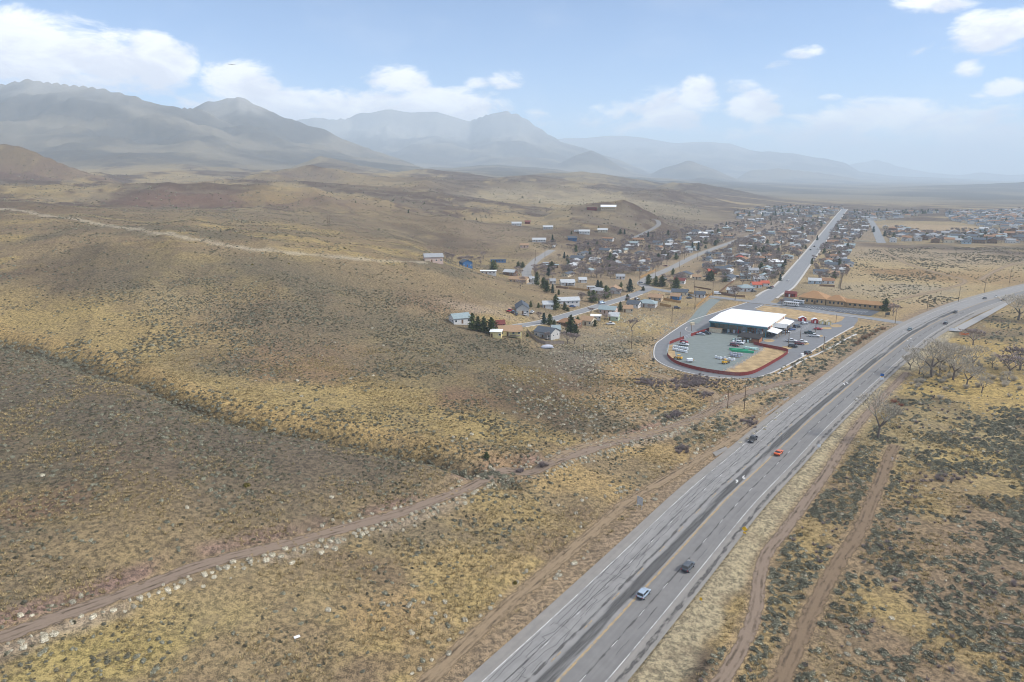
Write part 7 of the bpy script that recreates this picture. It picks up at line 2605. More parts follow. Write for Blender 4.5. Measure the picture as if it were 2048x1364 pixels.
# a far airliner over the clouds
q = at_depth(465, 129, 2600)
e = empty('airplane', tuple(q), 0.25)
tag(e, 'tiny distant airplane against the edge of the cloud', 'airplane')
mb = MB()
mb.tube((-11, 0, 0), (9, 0, 0), 1.3, 1.3, 10)
mb.tube((9, 0, 0), (12, 0, 0), 1.3, .3, 10)
mb.tube((-16, 0, .6), (-11, 0, 0), .3, 1.3, 10)
mb.build('fuselage', 'trim_white', e)
for sg in (-1, 1):
    mb = MB()
    mb.v += [(3, sg * 1, -.4), (-2, sg * 1, -.4), (-6, sg * 13, .6), (-4, sg * 13, .6), (3, sg * 1, 0), (-2, sg * 1, 0), (-6, sg * 13, .8), (-4, sg * 13, .8)]
    mb.f += [(0, 1, 2, 3), (7, 6, 5, 4), (0, 4, 5, 1), (1, 5, 6, 2), (2, 6, 7, 3), (3, 7, 4, 0)]
    mb.m += [0] * 6
    mb.build('wing', 'galvanised', e)
mb = MB()
mb.v += [(-12, -.1, 1), (-15.5, -.1, 1), (-17, -.1, 5), (-15, -.1, 5), (-12, .1, 1), (-15.5, .1, 1), (-17, .1, 5), (-15, .1, 5)]
mb.f += [(0, 1, 2, 3), (7, 6, 5, 4), (0, 4, 5, 1), (1, 5, 6, 2), (2, 6, 7, 3), (3, 7, 4, 0)]
mb.m += [0] * 6
mb.build('tail_fin', 'trim_white', e)

# ------------------------------------------------------------------ vegetation materials
def leaf_mat(key, col, var=0.35, tip=None):
    m, t = new_mat(key)
    oi = t.n('ShaderNodeObjectInfo')
    tc = t.n('ShaderNodeTexCoord')
    n = t.noise(tc.outputs['Object'], 5.0, 3, 0.6)
    c = t.mix(t.ramp(n, 0.3, 0.7), tuple(x * .72 for x in col), tuple(min(1, x * 1.25) for x in (tip or col)))
    k = t.ramp(oi.outputs['Random'], 0, 1, 1 - var, 1 + var, False)
    vm = t.n('ShaderNodeVectorMath', operation='SCALE')
    t.link(c, vm.inputs[0])
    t.link(k, vm.inputs['Scale'])
    finish(t, vm.outputs[0], 0.9, None, 0, 0.1)
    MAT[key] = m


leaf_mat('sage_leaf', (0.215, 0.208, 0.15), .40, (0.30, 0.29, 0.215))
leaf_mat('scrub_leaf', (0.165, 0.15, 0.10), .45)
leaf_mat('scrub_tan', (0.25, 0.205, 0.125), .35)
leaf_mat('rabbit_leaf', (0.48, 0.435, 0.33), .25, (0.60, 0.55, 0.43))
leaf_mat('purple_twig', (0.25, 0.205, 0.195), .25)
leaf_mat('straw', (0.38, 0.295, 0.15), .3)
leaf_mat('willow_twig', (0.33, 0.22, 0.14), .2)
leaf_mat('red_twig', (0.25, 0.09, 0.055), .15)
leaf_mat('pine_needle', (0.075, 0.095, 0.036), .35, (0.11, 0.13, 0.05))
leaf_mat('spruce_needle', (0.038, 0.062, 0.048), .25, (0.05, 0.085, 0.065))
leaf_mat('yellow_green', (0.16, 0.13, 0.035), .2)
leaf_mat('bare_twig', (0.28, 0.225, 0.205), .20, (0.34, 0.28, 0.255))
leaf_mat('cottonwood_twig', (0.42, 0.37, 0.30), .12, (0.50, 0.45, 0.37))
simple_mat('bark_grey', (0.17, 0.14, 0.12), .9, .1)
simple_mat('bark_brown', (0.10, 0.068, 0.045), .9, .1)


def shrub_mesh(name, seed, mat, n=70, flat_=0.75, leaf=0.2, upright=0.0):
    """a clump about 2 m across built of leaf tufts over a low woody core"""
    r = random.Random(seed)
    mb = MB()
    lobes = [(r.uniform(-.5, .5), r.uniform(-.5, .5), r.uniform(.45, .75)) for _ in range(5)]
    # woody core
    for lx, ly, lr in lobes:
        k = len(mb.v)
        m = 6
        for j in range(m):
            a = 2 * math.pi * j / m
            mb.v.append((lx + math.cos(a) * lr * .8, ly + math.sin(a) * lr * .8, -.12))
        for j in range(m):
            a = 2 * math.pi * j / m + .4
            mb.v.append((lx + math.cos(a) * lr * .62, ly + math.sin(a) * lr * .62, flat_ * .5))
        mb.v.append((lx, ly, flat_ * (.62 + .2 * r.random())))
        for j in range(m):
            q = (j + 1) % m
            mb.f += [(k + j, k + q, k + m + q, k + m + j), (k + m + j, k + m + q, k + 2 * m)]
            mb.m += [0, 0]
    for i in range(n):
        lx, ly, lr = r.choice(lobes)
        a, e = r.uniform(0, 2 * math.pi), math.asin(r.uniform(.02, 1))
        d = Vector((math.cos(a) * math.cos(e), math.sin(a) * math.cos(e), math.sin(e)))
        p = Vector((lx, ly, 0)) + Vector((d.x * lr, d.y * lr, d.z * flat_)) * r.uniform(.85, 1.08)
        up = (d + Vector((r.uniform(-.6, .6), r.uniform(-.6, .6), r.uniform(0, .5 + upright)))).normalized()
        s = up.cross(Vector((r.uniform(-1, 1), r.uniform(-1, 1), r.uniform(-1, 1)))).normalized() * leaf * r.uniform(.5, 1.0)
        t2 = up * leaf * r.uniform(1.0, 1.9)
        mb.poly([p - s, p + s, p + t2])
        s2 = up.cross(s).normalized() * leaf * .7
        mb.poly([p - s2, p + s2, p + t2 * .9])
    return mb.mesh(name, mat)


def twiggy_mesh(name, seed, mat, n=90, h=1.6, spread=1.0):
    """upright bare twigs fanning out of the ground"""
    r = random.Random(seed)
    mb = MB()
    for i in range(n):
        a = r.uniform(0, 2 * math.pi)
        b = Vector((math.cos(a), math.sin(a), 0)) * r.uniform(0, .35) * spread
        t_ = b + Vector((math.cos(a) * r.uniform(.1, 1) * spread, math.sin(a) * r.uniform(.1, 1) * spread, h * r.uniform(.5, 1.0)))
        w = .035
        s = Vector((-math.sin(a), math.cos(a), 0)) * w
        mb.poly([b - s - Vector((0, 0, .1)), b + s - Vector((0, 0, .1)), t_])
        m_ = b.lerp(t_, r.uniform(.4, .7))
        for q in range(2):
            t3 = m_ + Vector((r.uniform(-.5, .5), r.uniform(-.5, .5), r.uniform(.2, .5))) * h * .4
            s3 = (t3 - m_).cross(Vector((0, 0, 1))).normalized() * w
            mb.poly([m_ - s3, m_ + s3, t3])
    return mb.mesh(name, mat)


def tuft_mesh(name, seed, mat, n=16, h=.5):
    r = random.Random(seed)
    mb = MB()
    for i in range(n):
        a = r.uniform(0, 2 * math.pi)
        b = Vector((math.cos(a), math.sin(a), 0)) * r.uniform(0, .4)
        t_ = b + Vector((math.cos(a) * .4, math.sin(a) * .4, h * r.uniform(.6, 1.1)))
        s = Vector((-math.sin(a), math.cos(a), 0)) * .07
        mb.poly([b - s - Vector((0, 0, .08)), b + s - Vector((0, 0, .08)), t_])
    return mb.mesh(name, mat)


SHRUBS = {
    'sage': [shrub_mesh('sagebrush', 10 + i, 'sage_leaf', 90, .72, .17) for i in range(3)],
    'scrub': [shrub_mesh('scrub', 20 + i, ('scrub_leaf', 'scrub_tan', 'scrub_leaf', 'scrub_leaf')[i], 46, (.62, .5, .7, .62)[i], .22) for i in range(4)],
    'rabbit': [shrub_mesh('rabbitbrush', 30 + i, 'rabbit_leaf', 120, .80, .13, .8) for i in range(3)],
    'purple': [twiggy_mesh('thicket', 40, 'purple_twig', 90, 1.3, 1.0)],
    'straw': [tuft_mesh('grass_tuft', 50 + i, 'straw') for i in range(2)],
}

# ------------------------------------------------------------------ where nothing grows
EXCL = np.zeros_like(LAND)
_d, _sd = dist_far(HWY[::3], 45, 1500)
_off = _d * _sd
EXCL[(_d < 44) & (_off > -16.5) & (_off < 17.5)] = 1
for n, (line, w) in TRACK_W.items():
    if n != 'ridge_track':
        d, s = dist_far(line[::4], 9)
        EXCL[d < w / 2 + .5] = 1
for n, (line, w) in STREET_W.items():
    d, s = dist_far(line[::2], 20, 2600)
    EXCL[d < w / 2 + 1.5] = 1
for poly in (PAD, CHURCH):
    EXCL[in_poly(GX, GY, poly)] = 1
SIDE = _off          # signed distance to the highway where known
TOWN_POLY = np.array([hit1(*p)[:2] for p in [(1010, 560), (1130, 480), (1290, 470), (1640, 425), (1700, 425), (1712, 520), (1690, 575), (1560, 605), (1400, 640), (1290, 680), (1160, 690), (900, 665), (900, 630)]])
kd_used = USED_SPOTS


def project(x, y, z):
    """pixel of a world point"""
    dx, dy, dz = x, y, z - CAM_H
    f = dy * _c - dz * _s
    up = dy * _s + dz * _c
    return 1024 + FPX * dx / f, 682 - FPX * up / f


rg = np.random.default_rng(4)


def candidates(n, r0, r1, a0=-45, a1=45):
    r = np.sqrt(rg.uniform(r0 * r0, r1 * r1, n))
    a = np.radians(rg.uniform(a0, a1, n))
    x, y = r * np.sin(a), r * np.cos(a)
    z = land_xy(x, y)
    u, v = project(x, y, z)
    ok = (u > -280) & (u < 2440) & (v > 300) & (v < 1430) & (bilin(EXCL, a, np.log(r)) < .3)
    x, y, z, u, v, r = (q[ok] for q in (x, y, z, u, v, r))
    for (hx, hy, hr) in USED_SPOTS:
        if abs(hy - 600) < 700:
            k = (x - hx) ** 2 + (y - hy) ** 2 > hr * hr
            if not k.all():
                x, y, z, u, v, r = (q[k] for q in (x, y, z, u, v, r))
    return x, y, z, u, v, r


def hwy_side(x, y):
    d, s = poly_dist(x, y, HWY[::6])
    return d * s


def ell(u, v, cu, cv, ru, rv):
    return np.clip(1.25 - np.sqrt(((u - cu) / ru) ** 2 + ((v - cv) / rv) ** 2), 0, 1)


PTS = {k: [] for k in ('sage', 'scrub', 'rabbit', 'purple', 'straw')}


def add(kind, x, y, z, s):
    if len(x):
        PTS[kind].append(np.stack([x, y, z, s], 1))


# A: low scrub over the hills, thick on the near flank, thinner in the straw patches
def scrub_layer(count, r0, r1, kd, sc):
    return candidates(count, r0, r1), kd, sc


LY = [scrub_layer(210000, 50, 400, .42, 1.0), scrub_layer(110000, 400, 1000, .62, 1.25), scrub_layer(70000, 1000, 2300, .5, 2.6)]
x, y, z, u, v, r = (np.concatenate([l[0][q] for l in LY]) for q in range(6))
lk = np.concatenate([np.full(len(l[0][0]), l[1]) for l in LY])
lsc = np.concatenate([np.full(len(l[0][0]), l[2]) for l in LY])
side = hwy_side(x, y)
yel = np.zeros(len(x))
for cu, cv, ru, rv in ((250, 690, 230, 40), (560, 790, 200, 45), (780, 780, 150, 50), (200, 1320, 250, 50), (960, 850, 120, 30), (80, 640, 110, 24)):
    yel = np.maximum(yel, ell(u, v, cu, cv, ru, rv))
dense = np.zeros(len(x))
for cu, cv, ru, rv in ((250, 880, 330, 120), (560, 860, 220, 55), (60, 760, 160, 90), (760, 915, 190, 30), (500, 640, 300, 90), (880, 690, 180, 80), (850, 1070, 150, 40)):
    dense = np.maximum(dense, ell(u, v, cu, cv, ru, rv))
nz = fbm(x, y, 18, 3, 71)
p = np.clip(.40 + .55 * dense - .25 * yel + (nz - .5) * 2.6, .04, 1)
p *= np.where((side < -34) & ((r < 1000) | (u < 1400)), 1, 0)
p *= np.where(in_poly(x, y, TOWN_POLY), .10, 1)
p *= np.where((v > 1000) & (side > -75), .5, 1)
keep = rg.uniform(0, 1, len(x)) < p * lk
s = rg.uniform(.17, .46, len(x)) * lsc * (.8 + .5 * (fbm(x, y, 40, 2, 79))) * (1 + .25 * yel)
big = rg.uniform(0, 1, len(x)) < .25
add('scrub', x[keep & ~big], y[keep & ~big], z[keep & ~big], s[keep & ~big])
kb = keep & big
add('sage', x[kb], y[kb], z[kb], s[kb] * 1.25)
# B: sagebrush flats across the highway
LY = [candidates(88000, 60, 330, 0, 46), candidates(72000, 330, 760, 10, 46)]
x, y, z, u, v, r = (np.concatenate([l[q] for l in LY]) for q in range(6))
side = hwy_side(x, y)
nz = fbm(x, y, 16, 3, 72)
n2 = fbm(x, y, 5, 2, 73)
yel = np.zeros(len(x))
for cu, cv, ru, rv in ((1840, 1000, 60, 24), (1930, 910, 70, 20), (1960, 770, 110, 44), (1950, 700, 110, 18), (1850, 850, 110, 26), (1820, 1240, 100, 20), (1760, 1200, 50, 24), (1620, 1080, 24, 50), (1480, 1250, 40, 80), (2000, 1210, 60, 30)):
    yel = np.maximum(yel, ell(u, v, cu, cv, ru, rv))
p = np.clip((nz - .31) * 4.0 + (n2 - .5) * 2.2, 0, 1) * np.where(side > 20.5, 1, 0) * (1 - .92 * yel) * np.where(r > 420, .5, 1)
keep = rg.uniform(0, 1, len(x)) < p * .42
s = rg.uniform(.28, .82, len(x))
add('sage', x[keep], y[keep], z[keep], s[keep])
pp = (rg.uniform(0, 1, len(x)) < .012) & (side > 20.5)
add('rabbit', x[pp], y[pp], z[pp], s[pp] * .8)
pp = (rg.uniform(0, 1, len(x)) < .010) & (side > 20.5)
add('purple', x[pp], y[pp], z[pp], s[pp] * 1.1)
# C: strip of sage between the lot and the highway, and the flat left of the highway
x, y, z, u, v, r = candidates(60000, 60, 620, -32, 30)
side = hwy_side(x, y)
strip = np.zeros(len(x))
for cu, cv, ru, rv in ((1560, 765, 60, 26), (1620, 735, 50, 18), (1690, 695, 60, 20), (1750, 668, 50, 16), (1440, 850, 60, 22), (1520, 795, 40, 14), (1390, 880, 40, 20), (1560, 800, 40, 16), (1350, 830, 60, 16)):
    strip = np.maximum(strip, ell(u, v, cu, cv, ru, rv))
keep = rg.uniform(0, 1, len(x)) < np.clip(strip * 1.2, 0, .85) * np.where((side < -16) & (side > -60), .8, 0)
add('sage', x[keep], y[keep], z[keep], rg.uniform(.45, .95, keep.sum()))
pk = rg.uniform(0, 1, len(x)) < strip * np.where((side < -16) & (side > -60), .10, 0)
add('rabbit', x[pk], y[pk], z[pk], rg.uniform(.5, .9, pk.sum()))
lf = np.where((side < -18) & (side > -100) & (v > 940), 1, 0)
nz = fbm(x, y, 20, 3, 74)
keep = rg.uniform(0, 1, len(x)) < lf * np.clip((nz - .42) * 1.2, .01, .5) * .55
add('sage', x[keep], y[keep], z[keep], rg.uniform(.35, .7, keep.sum()))
# D: pale rabbitbrush, in drifts and along the tracks
x, y, z, u, v, r = candidates(90000, 60, 560, -38, 22)
side = hwy_side(x, y)
w = np.zeros(len(x))
for cu, cv, ru, rv, k in ((1180, 720, 80, 50, .4), (1230, 690, 60, 40, .45), (1110, 790, 110, 70, .30), (1230, 820, 110, 50, .35), (1200, 880, 90, 26, .45), (1000, 890, 90, 26, .22), (1200, 985, 70, 30, .45), (1170, 1010, 60, 30, .4), (830, 1240, 110, 50, .22), (900, 1160, 120, 40, .06), (1330, 660, 40, 14, .4), (1270, 640, 60, 20, .35), (1290, 740, 60, 20, .35), (1060, 930, 60, 20, .3), (620, 770, 200, 50, .02), (700, 700, 200, 60, .015)):
    w = np.maximum(w, ell(u, v, cu, cv, ru, rv) * k)
w = np.maximum(w, np.where((side < -18) & (v > 950), .006, 0))
keep = rg.uniform(0, 1, len(x)) < w * np.where(side < -18, 1, 0) * np.clip(.2 + (fbm(x, y, 9, 2, 75) - .35) * 3, .05, 1) * .8
add('rabbit', x[keep], y[keep], z[keep], rg.uniform(.34, .72, keep.sum()))


def along(name, s0, s1, offs, gap, size, skip=.25, seed=0):
    line, w = TRACK_W[name]
    st = np.r_[0, np.cumsum(np.linalg.norm(np.diff(line, axis=0), axis=1))]
    out = []
    for off, sd in offs:
        s = s0
        while s < min(s1, st[-1]):
            s += gap * rt.uniform(.4, 1.7)
            if vnoise(np.array([s / 14.0]), np.array([off * 3.1]), 80 + seed)[0] < skip:
                continue
            i = min(len(line) - 2, int(np.searchsorted(st, s)))
            t = line[i + 1] - line[i]
            t = t / (np.linalg.norm(t) + 1e-9)
            o = off + rt.gauss(0, sd)
            out.append((line[i][0] + t[1] * o, line[i][1] - t[0] * o))
    P = np.array(out)
    z = land_xy(P[:, 0], P[:, 1])
    add('rabbit', P[:, 0], P[:, 1], z, np.array([rt.uniform(*size) for _ in out]))


along('hillside_track', 0, 330, ((3.3, .6), (4.6, 1.1)), 1.4, (.22, .78), .24)
along('hillside_track', 0, 330, ((-3.4, .6),), 2.0, (.36, .75), .36, 5)
along('side_track', 0, 150, ((-3.6, .8), (3.6, .8)), 3.0, (.35, .65), .35, 9)
along('roadside_track', 40, 330, ((3.4, .7),), 2.6, (.45, .85), .46, 12)
along('roadside_track', 0, 330, ((-3.4, 1.0),), 3.6, (.40, .75), .5, 15)
along('verge_track', 60, 260, ((2.8, .8),), 5, (.35, .6), .5, 18)
# E: scrub in the open field and purple thickets round the lot
x, y, z, u, v, r = candidates(60000, 450, 1400, 10, 40)
side = hwy_side(x, y)
nz = fbm(x, y, 45, 4, 76)
fld = in_poly(x, y, np.array([flat(*p) for p in ((1700, 505), (1690, 600), (1790, 640), (1880, 615), (2060, 565), (2060, 495), (1780, 495))]))
keep = rg.uniform(0, 1, len(x)) < np.where(fld, np.clip((nz - .46) * 5, .02, .9), 0) * .7
add('scrub', x[keep], y[keep], z[keep], rg.uniform(.5, 1.0, keep.sum()))
rk = keep & (rg.uniform(0, 1, len(x)) < .3)
add('rabbit', x[rk] + 1, y[rk] + 1, land_xy(x[rk] + 1, y[rk] + 1), rg.uniform(.4, .8, rk.sum()))
for (cu, cv, ru, rv, n, kind, sz) in ((1385, 765, 50, 12, 190, 'purple', (.7, 1.2)), (1300, 764, 34, 8, 60, 'purple', (.6, 1.1)), (1412, 790, 14, 6, 26, 'purple', (.6, 1.0)), (1350, 832, 16, 7, 26, 'purple', (.8, 1.3)), (1085, 932, 10, 4, 8, 'purple', (.8, 1.2)), (1043, 942, 10, 4, 8, 'purple', (.7, 1.0)), (1500, 846, 18, 8, 26, 'purple', (.6, 1.0)), (1365, 900, 16, 10, 16, 'purple', (.8, 1.3)), (1880, 960, 60, 16, 26, 'purple', (.6, 1.0))):
    uu, vv = cu + rg.normal(0, ru * .5, n), cv + rg.normal(0, rv * .5, n)
    x, y, z = land_hit(uu, vv)
    add(kind, x, y, z, rg.uniform(*sz, n))
# bushes crowding the floor of the ravine
i = rg.integers(0, len(RAVINE) - 1, 1500)
x, y = RAVINE[i, 0] + rg.normal(0, 2.4, 1500) + rg.uniform(-3, 3, 1500), RAVINE[i, 1] + rg.normal(0, 2.0, 1500)
add('sage', x, y, land_xy(x, y), rg.uniform(.35, .85, 1500))
# F: bleached grass tufts where the straw shows near the camera
x, y, z, u, v, r = candidates(110000, 55, 300)
side = hwy_side(x, y)
nz = fbm(x, y, 12, 3, 77)
keep = rg.uniform(0, 1, len(x)) < np.clip((nz - .46) * 3, 0, .6) * np.where((side < -18) | (side > 18), 1, .0)
add('straw', x[keep], y[keep], z[keep], rg.uniform(.5, 1.1, keep.sum()))


# ------------------------------------------------------------------ instancing
def scatter(name, pts, rot, scl, objs, label, cat):
    """a mass of plants nobody could count: one object, geometry-node instances of a plant standing in the scene"""
    me = bpy.data.meshes.new(name)
    me.vertices.add(len(pts))
    me.vertices.foreach_set('co', np.asarray(pts, np.float32).ravel())
    a = me.attributes.new('spin', 'FLOAT_VECTOR', 'POINT')
    a.data.foreach_set('vector', np.asarray(rot, np.float32).ravel())
    a = me.attributes.new('size', 'FLOAT_VECTOR', 'POINT')
    a.data.foreach_set('vector', np.asarray(scl, np.float32).ravel())
    ob = link(name, me)
    ng = bpy.data.node_groups.new(name, 'GeometryNodeTree')
    ng.interface.new_socket('Geometry', in_out='INPUT', socket_type='NodeSocketGeometry')
    ng.interface.new_socket('Geometry', in_out='OUTPUT', socket_type='NodeSocketGeometry')
    gi = ng.nodes.new('NodeGroupInput')
    go = ng.nodes.new('NodeGroupOutput')
    jn = ng.nodes.new('GeometryNodeJoinGeometry')
    at = ng.nodes.new('GeometryNodeInputNamedAttribute')
    at.data_type = 'FLOAT_VECTOR'
    at.inputs['Name'].default_value = 'spin'
    e2r = ng.nodes.new('FunctionNodeEulerToRotation')
    ng.links.new(at.outputs['Attribute'], e2r.inputs[0])
    a2 = ng.nodes.new('GeometryNodeInputNamedAttribute')
    a2.data_type = 'FLOAT_VECTOR'
    a2.inputs['Name'].default_value = 'size'
    for o in objs:
        inst = ng.nodes.new('GeometryNodeInstanceOnPoints')
        info = ng.nodes.new('GeometryNodeObjectInfo')
        info.inputs['Object'].default_value = o
        info.inputs['As Instance'].default_value = True
        ng.links.new(gi.outputs[0], inst.inputs['Points'])
        ng.links.new(info.outputs['Geometry'], inst.inputs['Instance'])
        ng.links.new(e2r.outputs[0], inst.inputs['Rotation'])
        ng.links.new(a2.outputs['Attribute'], inst.inputs['Scale'])
        ng.links.new(inst.outputs[0], jn.inputs[0])
    ng.links.new(jn.outputs[0], go.inputs[0])
    md = ob.modifiers.new('scatter', 'NODES')
    md.node_group = ng
    tag(ob, label, cat, None, 'stuff')
    return ob


def shrub_label(kind, u, v, side):
    if kind == 'sage':
        return ('grey green sagebrush bush on the flats beyond the mown verge' if side > 0 else 'grey green sagebrush bush on the brown grass left of the highway shoulder'.replace('left of', 'across from the verge beside'))
    if kind == 'rabbit':
        return 'pale cream rabbitbrush beside a dirt track' if side < 0 else 'pale cream rabbitbrush among the dark sagebrush'
    if kind == 'purple':
        return 'leafless purple grey thicket clump of fine twigs'
    if kind == 'scrub':
        return 'low olive brown scrub bush on the hillside'
    return 'bleached grass tuft in the straw patches'


NAME = {'sage': 'sagebrush', 'scrub': 'scrub_bush', 'rabbit': 'rabbitbrush', 'purple': 'twig_thicket', 'straw': 'grass_tuft'}
for kind, arrs in PTS.items():
    A = np.concatenate(arrs)
    r = np.hypot(A[:, 0], A[:, 1])
    u, v = project(A[:, 0], A[:, 1], A[:, 2])
    inview = (u > 8) & (u < 2040) & (v < 1356)
    order = np.argsort(np.where(inview, -A[:, 3] / r, 1e3))
    nind = {'sage': 290, 'rabbit': 290, 'scrub': 290, 'purple': 120, 'straw': 2}[kind]
    side = hwy_side(A[:, 0], A[:, 1])
    rots = rg.uniform(0, 2 * math.pi, len(A))
    asp = rg.uniform(.8, 1.25, (len(A), 2))
    protos = [None] * len(SHRUBS[kind])
    ind = order[:nind]
    for q, i in enumerate(ind):
        me = SHRUBS[kind][q % len(SHRUBS[kind])]
        o = link(NAME[kind], me)
        o.location = A[i, :3]
        o.rotation_euler = (0, 0, rots[i])
        o.scale = (A[i, 3] * asp[i, 0], A[i, 3], A[i, 3] * asp[i, 1])
        lab = shrub_label(kind, u[i], v[i], side[i])
        tag(o, lab, {'straw': 'grass'}.get(kind, 'bush'), {'sage': 'sagebrush', 'rabbit': 'rabbitbrush', 'scrub': 'hillside scrub', 'purple': 'twig thickets', 'straw': 'grass tufts'}[kind] + ('' if kind in ('purple', 'straw') else ' beyond the verge' if side[i] > 0 else ' on the hill side'))
        if protos[q % len(protos)] is None:
            protos[q % len(protos)] = o
    rest = order[nind:]
    word = {'sage': 'grey green sagebrush covering the flats and slopes', 'rabbit': 'scattered pale rabbitbrush over the dry ground', 'scrub': 'dense low scrub dotting the hillsides', 'purple': 'fine grey twig thickets round the lot', 'straw': 'bleached grass tufts over the near ground'}[kind]
    for q in range(len(protos)):
        sel = rest[q::len(protos)]
        if len(sel) == 0 or protos[q] is None:
            continue
        n = len(sel)
        tilt = rg.normal(0, .08, (n, 2))
        scatter({'sage': 'sagebrush_cover', 'scrub': 'scrub_cover', 'rabbit': 'rabbitbrush_cover', 'purple': 'thicket_cover', 'straw': 'grass_cover'}[kind], A[sel, :3], np.stack([tilt[:, 0], tilt[:, 1], rots[sel]], 1),
                np.stack([A[sel, 3] * asp[sel, 0], A[sel, 3], A[sel, 3] * asp[sel, 1]], 1), [protos[q]], word, 'shrubs' if kind != 'straw' else 'grass')


# ------------------------------------------------------------------ trees
def conifer(name, seed, h, rad, mat, tiers=13, fat=1.0):
    r = random.Random(seed)
    mb = MB()
    mb.tube((0, 0, -.6), (0, 0, h * .9), h * .022 + .06, .04, 6)
    trunk = mb.mesh('trunk', 'bark_brown')
    mb = MB()
    for t in range(tiers):
        f = t / (tiers - 1)
        z = h * (.12 + .86 * f)
        R = rad * (1 - f) ** (.72 / fat) * r.uniform(.6, 1.15) + .12
        nb = int(5 + 7 * (1 - f))
        for b in range(nb):
            a = 2 * math.pi * (b + r.random()) / nb
            L = R * r.uniform(.45, 1.2)
            d = Vector((math.cos(a), math.sin(a), r.uniform(-.18, .12)))
            for k in range(5):
                q = (k + 1) / 5
                c = Vector((0, 0, z)) + d * L * q + Vector((r.uniform(-.15, .15), r.uniform(-.15, .15), r.uniform(-.2, .2))) * rad * .4
                sz = rad * .20 * r.uniform(.7, 1.3) * (1.1 - .4 * q)
                for w in range(2):
                    v1 = Vector((r.uniform(-1, 1), r.uniform(-1, 1), r.uniform(-.5, .7))).normalized() * sz
                    v2 = Vector((r.uniform(-1, 1), r.uniform(-1, 1), r.uniform(-.3, .9))).normalized() * sz
                    mb.poly([c - v1, c + v2, c + v1])
    crown = mb.mesh('crown', mat)
    return trunk, crown


def bare_tree(name, seed, h, mat, bark='bark_grey', depth=5, spread=.55, twigs=3, droop=0.0, tw=.05):
    r = random.Random(seed)
    tr, cr = MB(), MB()

    def grow(p, d, L, rad, lev):
        q = p + d * L
        n = 6 if lev < 2 else (4 if lev < 3 else 3)
        (tr if lev < 2 else cr).tube(p, q, rad, rad * .68, n, 0, False)
        if lev >= depth:
            for _ in range(twigs):
                e = q + (d + Vector((r.uniform(-1, 1), r.uniform(-1, 1), r.uniform(-.3, .9))) * .8).normalized() * L * r.uniform(.7, 1.5)
                s = (e - q).cross(Vector((r.uniform(-1, 1), r.uniform(-1, 1), 1))).normalized() * tw
                cr.poly([q - s, q + s, e])
            return
        k = 3 if lev < 3 else r.choice((2, 3))
        for i in range(k):
            a = 2 * math.pi * (i + r.random() * .7) / k
            side = Vector((math.cos(a), math.sin(a), 0))
            nd = (d * (1 - spread * .4) + side * spread * r.uniform(.6, 1.2) + Vector((0, 0, .18 - droop * lev))).normalized()
            grow(q if i else q, nd, L * r.uniform(.62, .84), rad * .66, lev + 1)
    grow(Vector((0, 0, -.5)), Vector((r.uniform(-.05, .05), r.uniform(-.05, .05), 1)), h * .27, h * .026, 0)
    return tr.mesh('trunk', bark), cr.mesh('crown', mat)


TREES = {
    'pine': [conifer('pine', 60 + i, 9, 3.5, 'pine_needle', 12, 1.7) for i in range(3)],
    'spruce': [conifer('spruce', 70 + i, 9, 3.0, 'spruce_needle', 14, 1.1) for i in range(2)],
    'bare': [bare_tree('bare', 80 + i, 9, 'bare_twig', 'bark_grey', 4, .62, 12, 0.0, .10) for i in range(4)],
    'cotton': [bare_tree('cotton', 90 + i, 12, 'cottonwood_twig', 'bark_grey', 5, .64, 8) for i in range(2)],
}
TNAME = {'pine': 'pine_tree', 'spruce': 'spruce_tree', 'bare': 'bare_tree', 'cotton': 'cottonwood_tree'}
first_tree = {}


def tree(kind, x, y, z, h, label, group=None, wide=1.0, var=None):
    var = rt.randrange(len(TREES[kind])) if var is None else var
    base = {'pine': 9, 'spruce': 9, 'bare': 9, 'cotton': 12}[kind]
    e = empty(TNAME[kind], (x, y, z), rt.uniform(0, 6.28))
    k = h / base
    e.scale = (k * wide, k * wide, k)
    tag(e, label, 'tree', group)
    a = link('trunk', TREES[kind][var][0], None, e)
    b = link('crown', TREES[kind][var][1], None, e)
    first_tree.setdefault((kind, var), (a, b))
    return e


def tree_px(cr, X, Y, hz, kind, label, wide=1.0, group=None):
    u, v = zp(X, Y, cr) if cr else (X, Y)
    s = {0: 1, 1: 3.657, 2: 4.096, 3: 4.096, 4: 3.16}[cr]
    x, y, z = hit1(u, v)
    h = hz / s * math.hypot(x, y) / FPX * 1.05
    return tree(kind, x, y, z, min(max(h, 2.0), 20), label, group, wide)


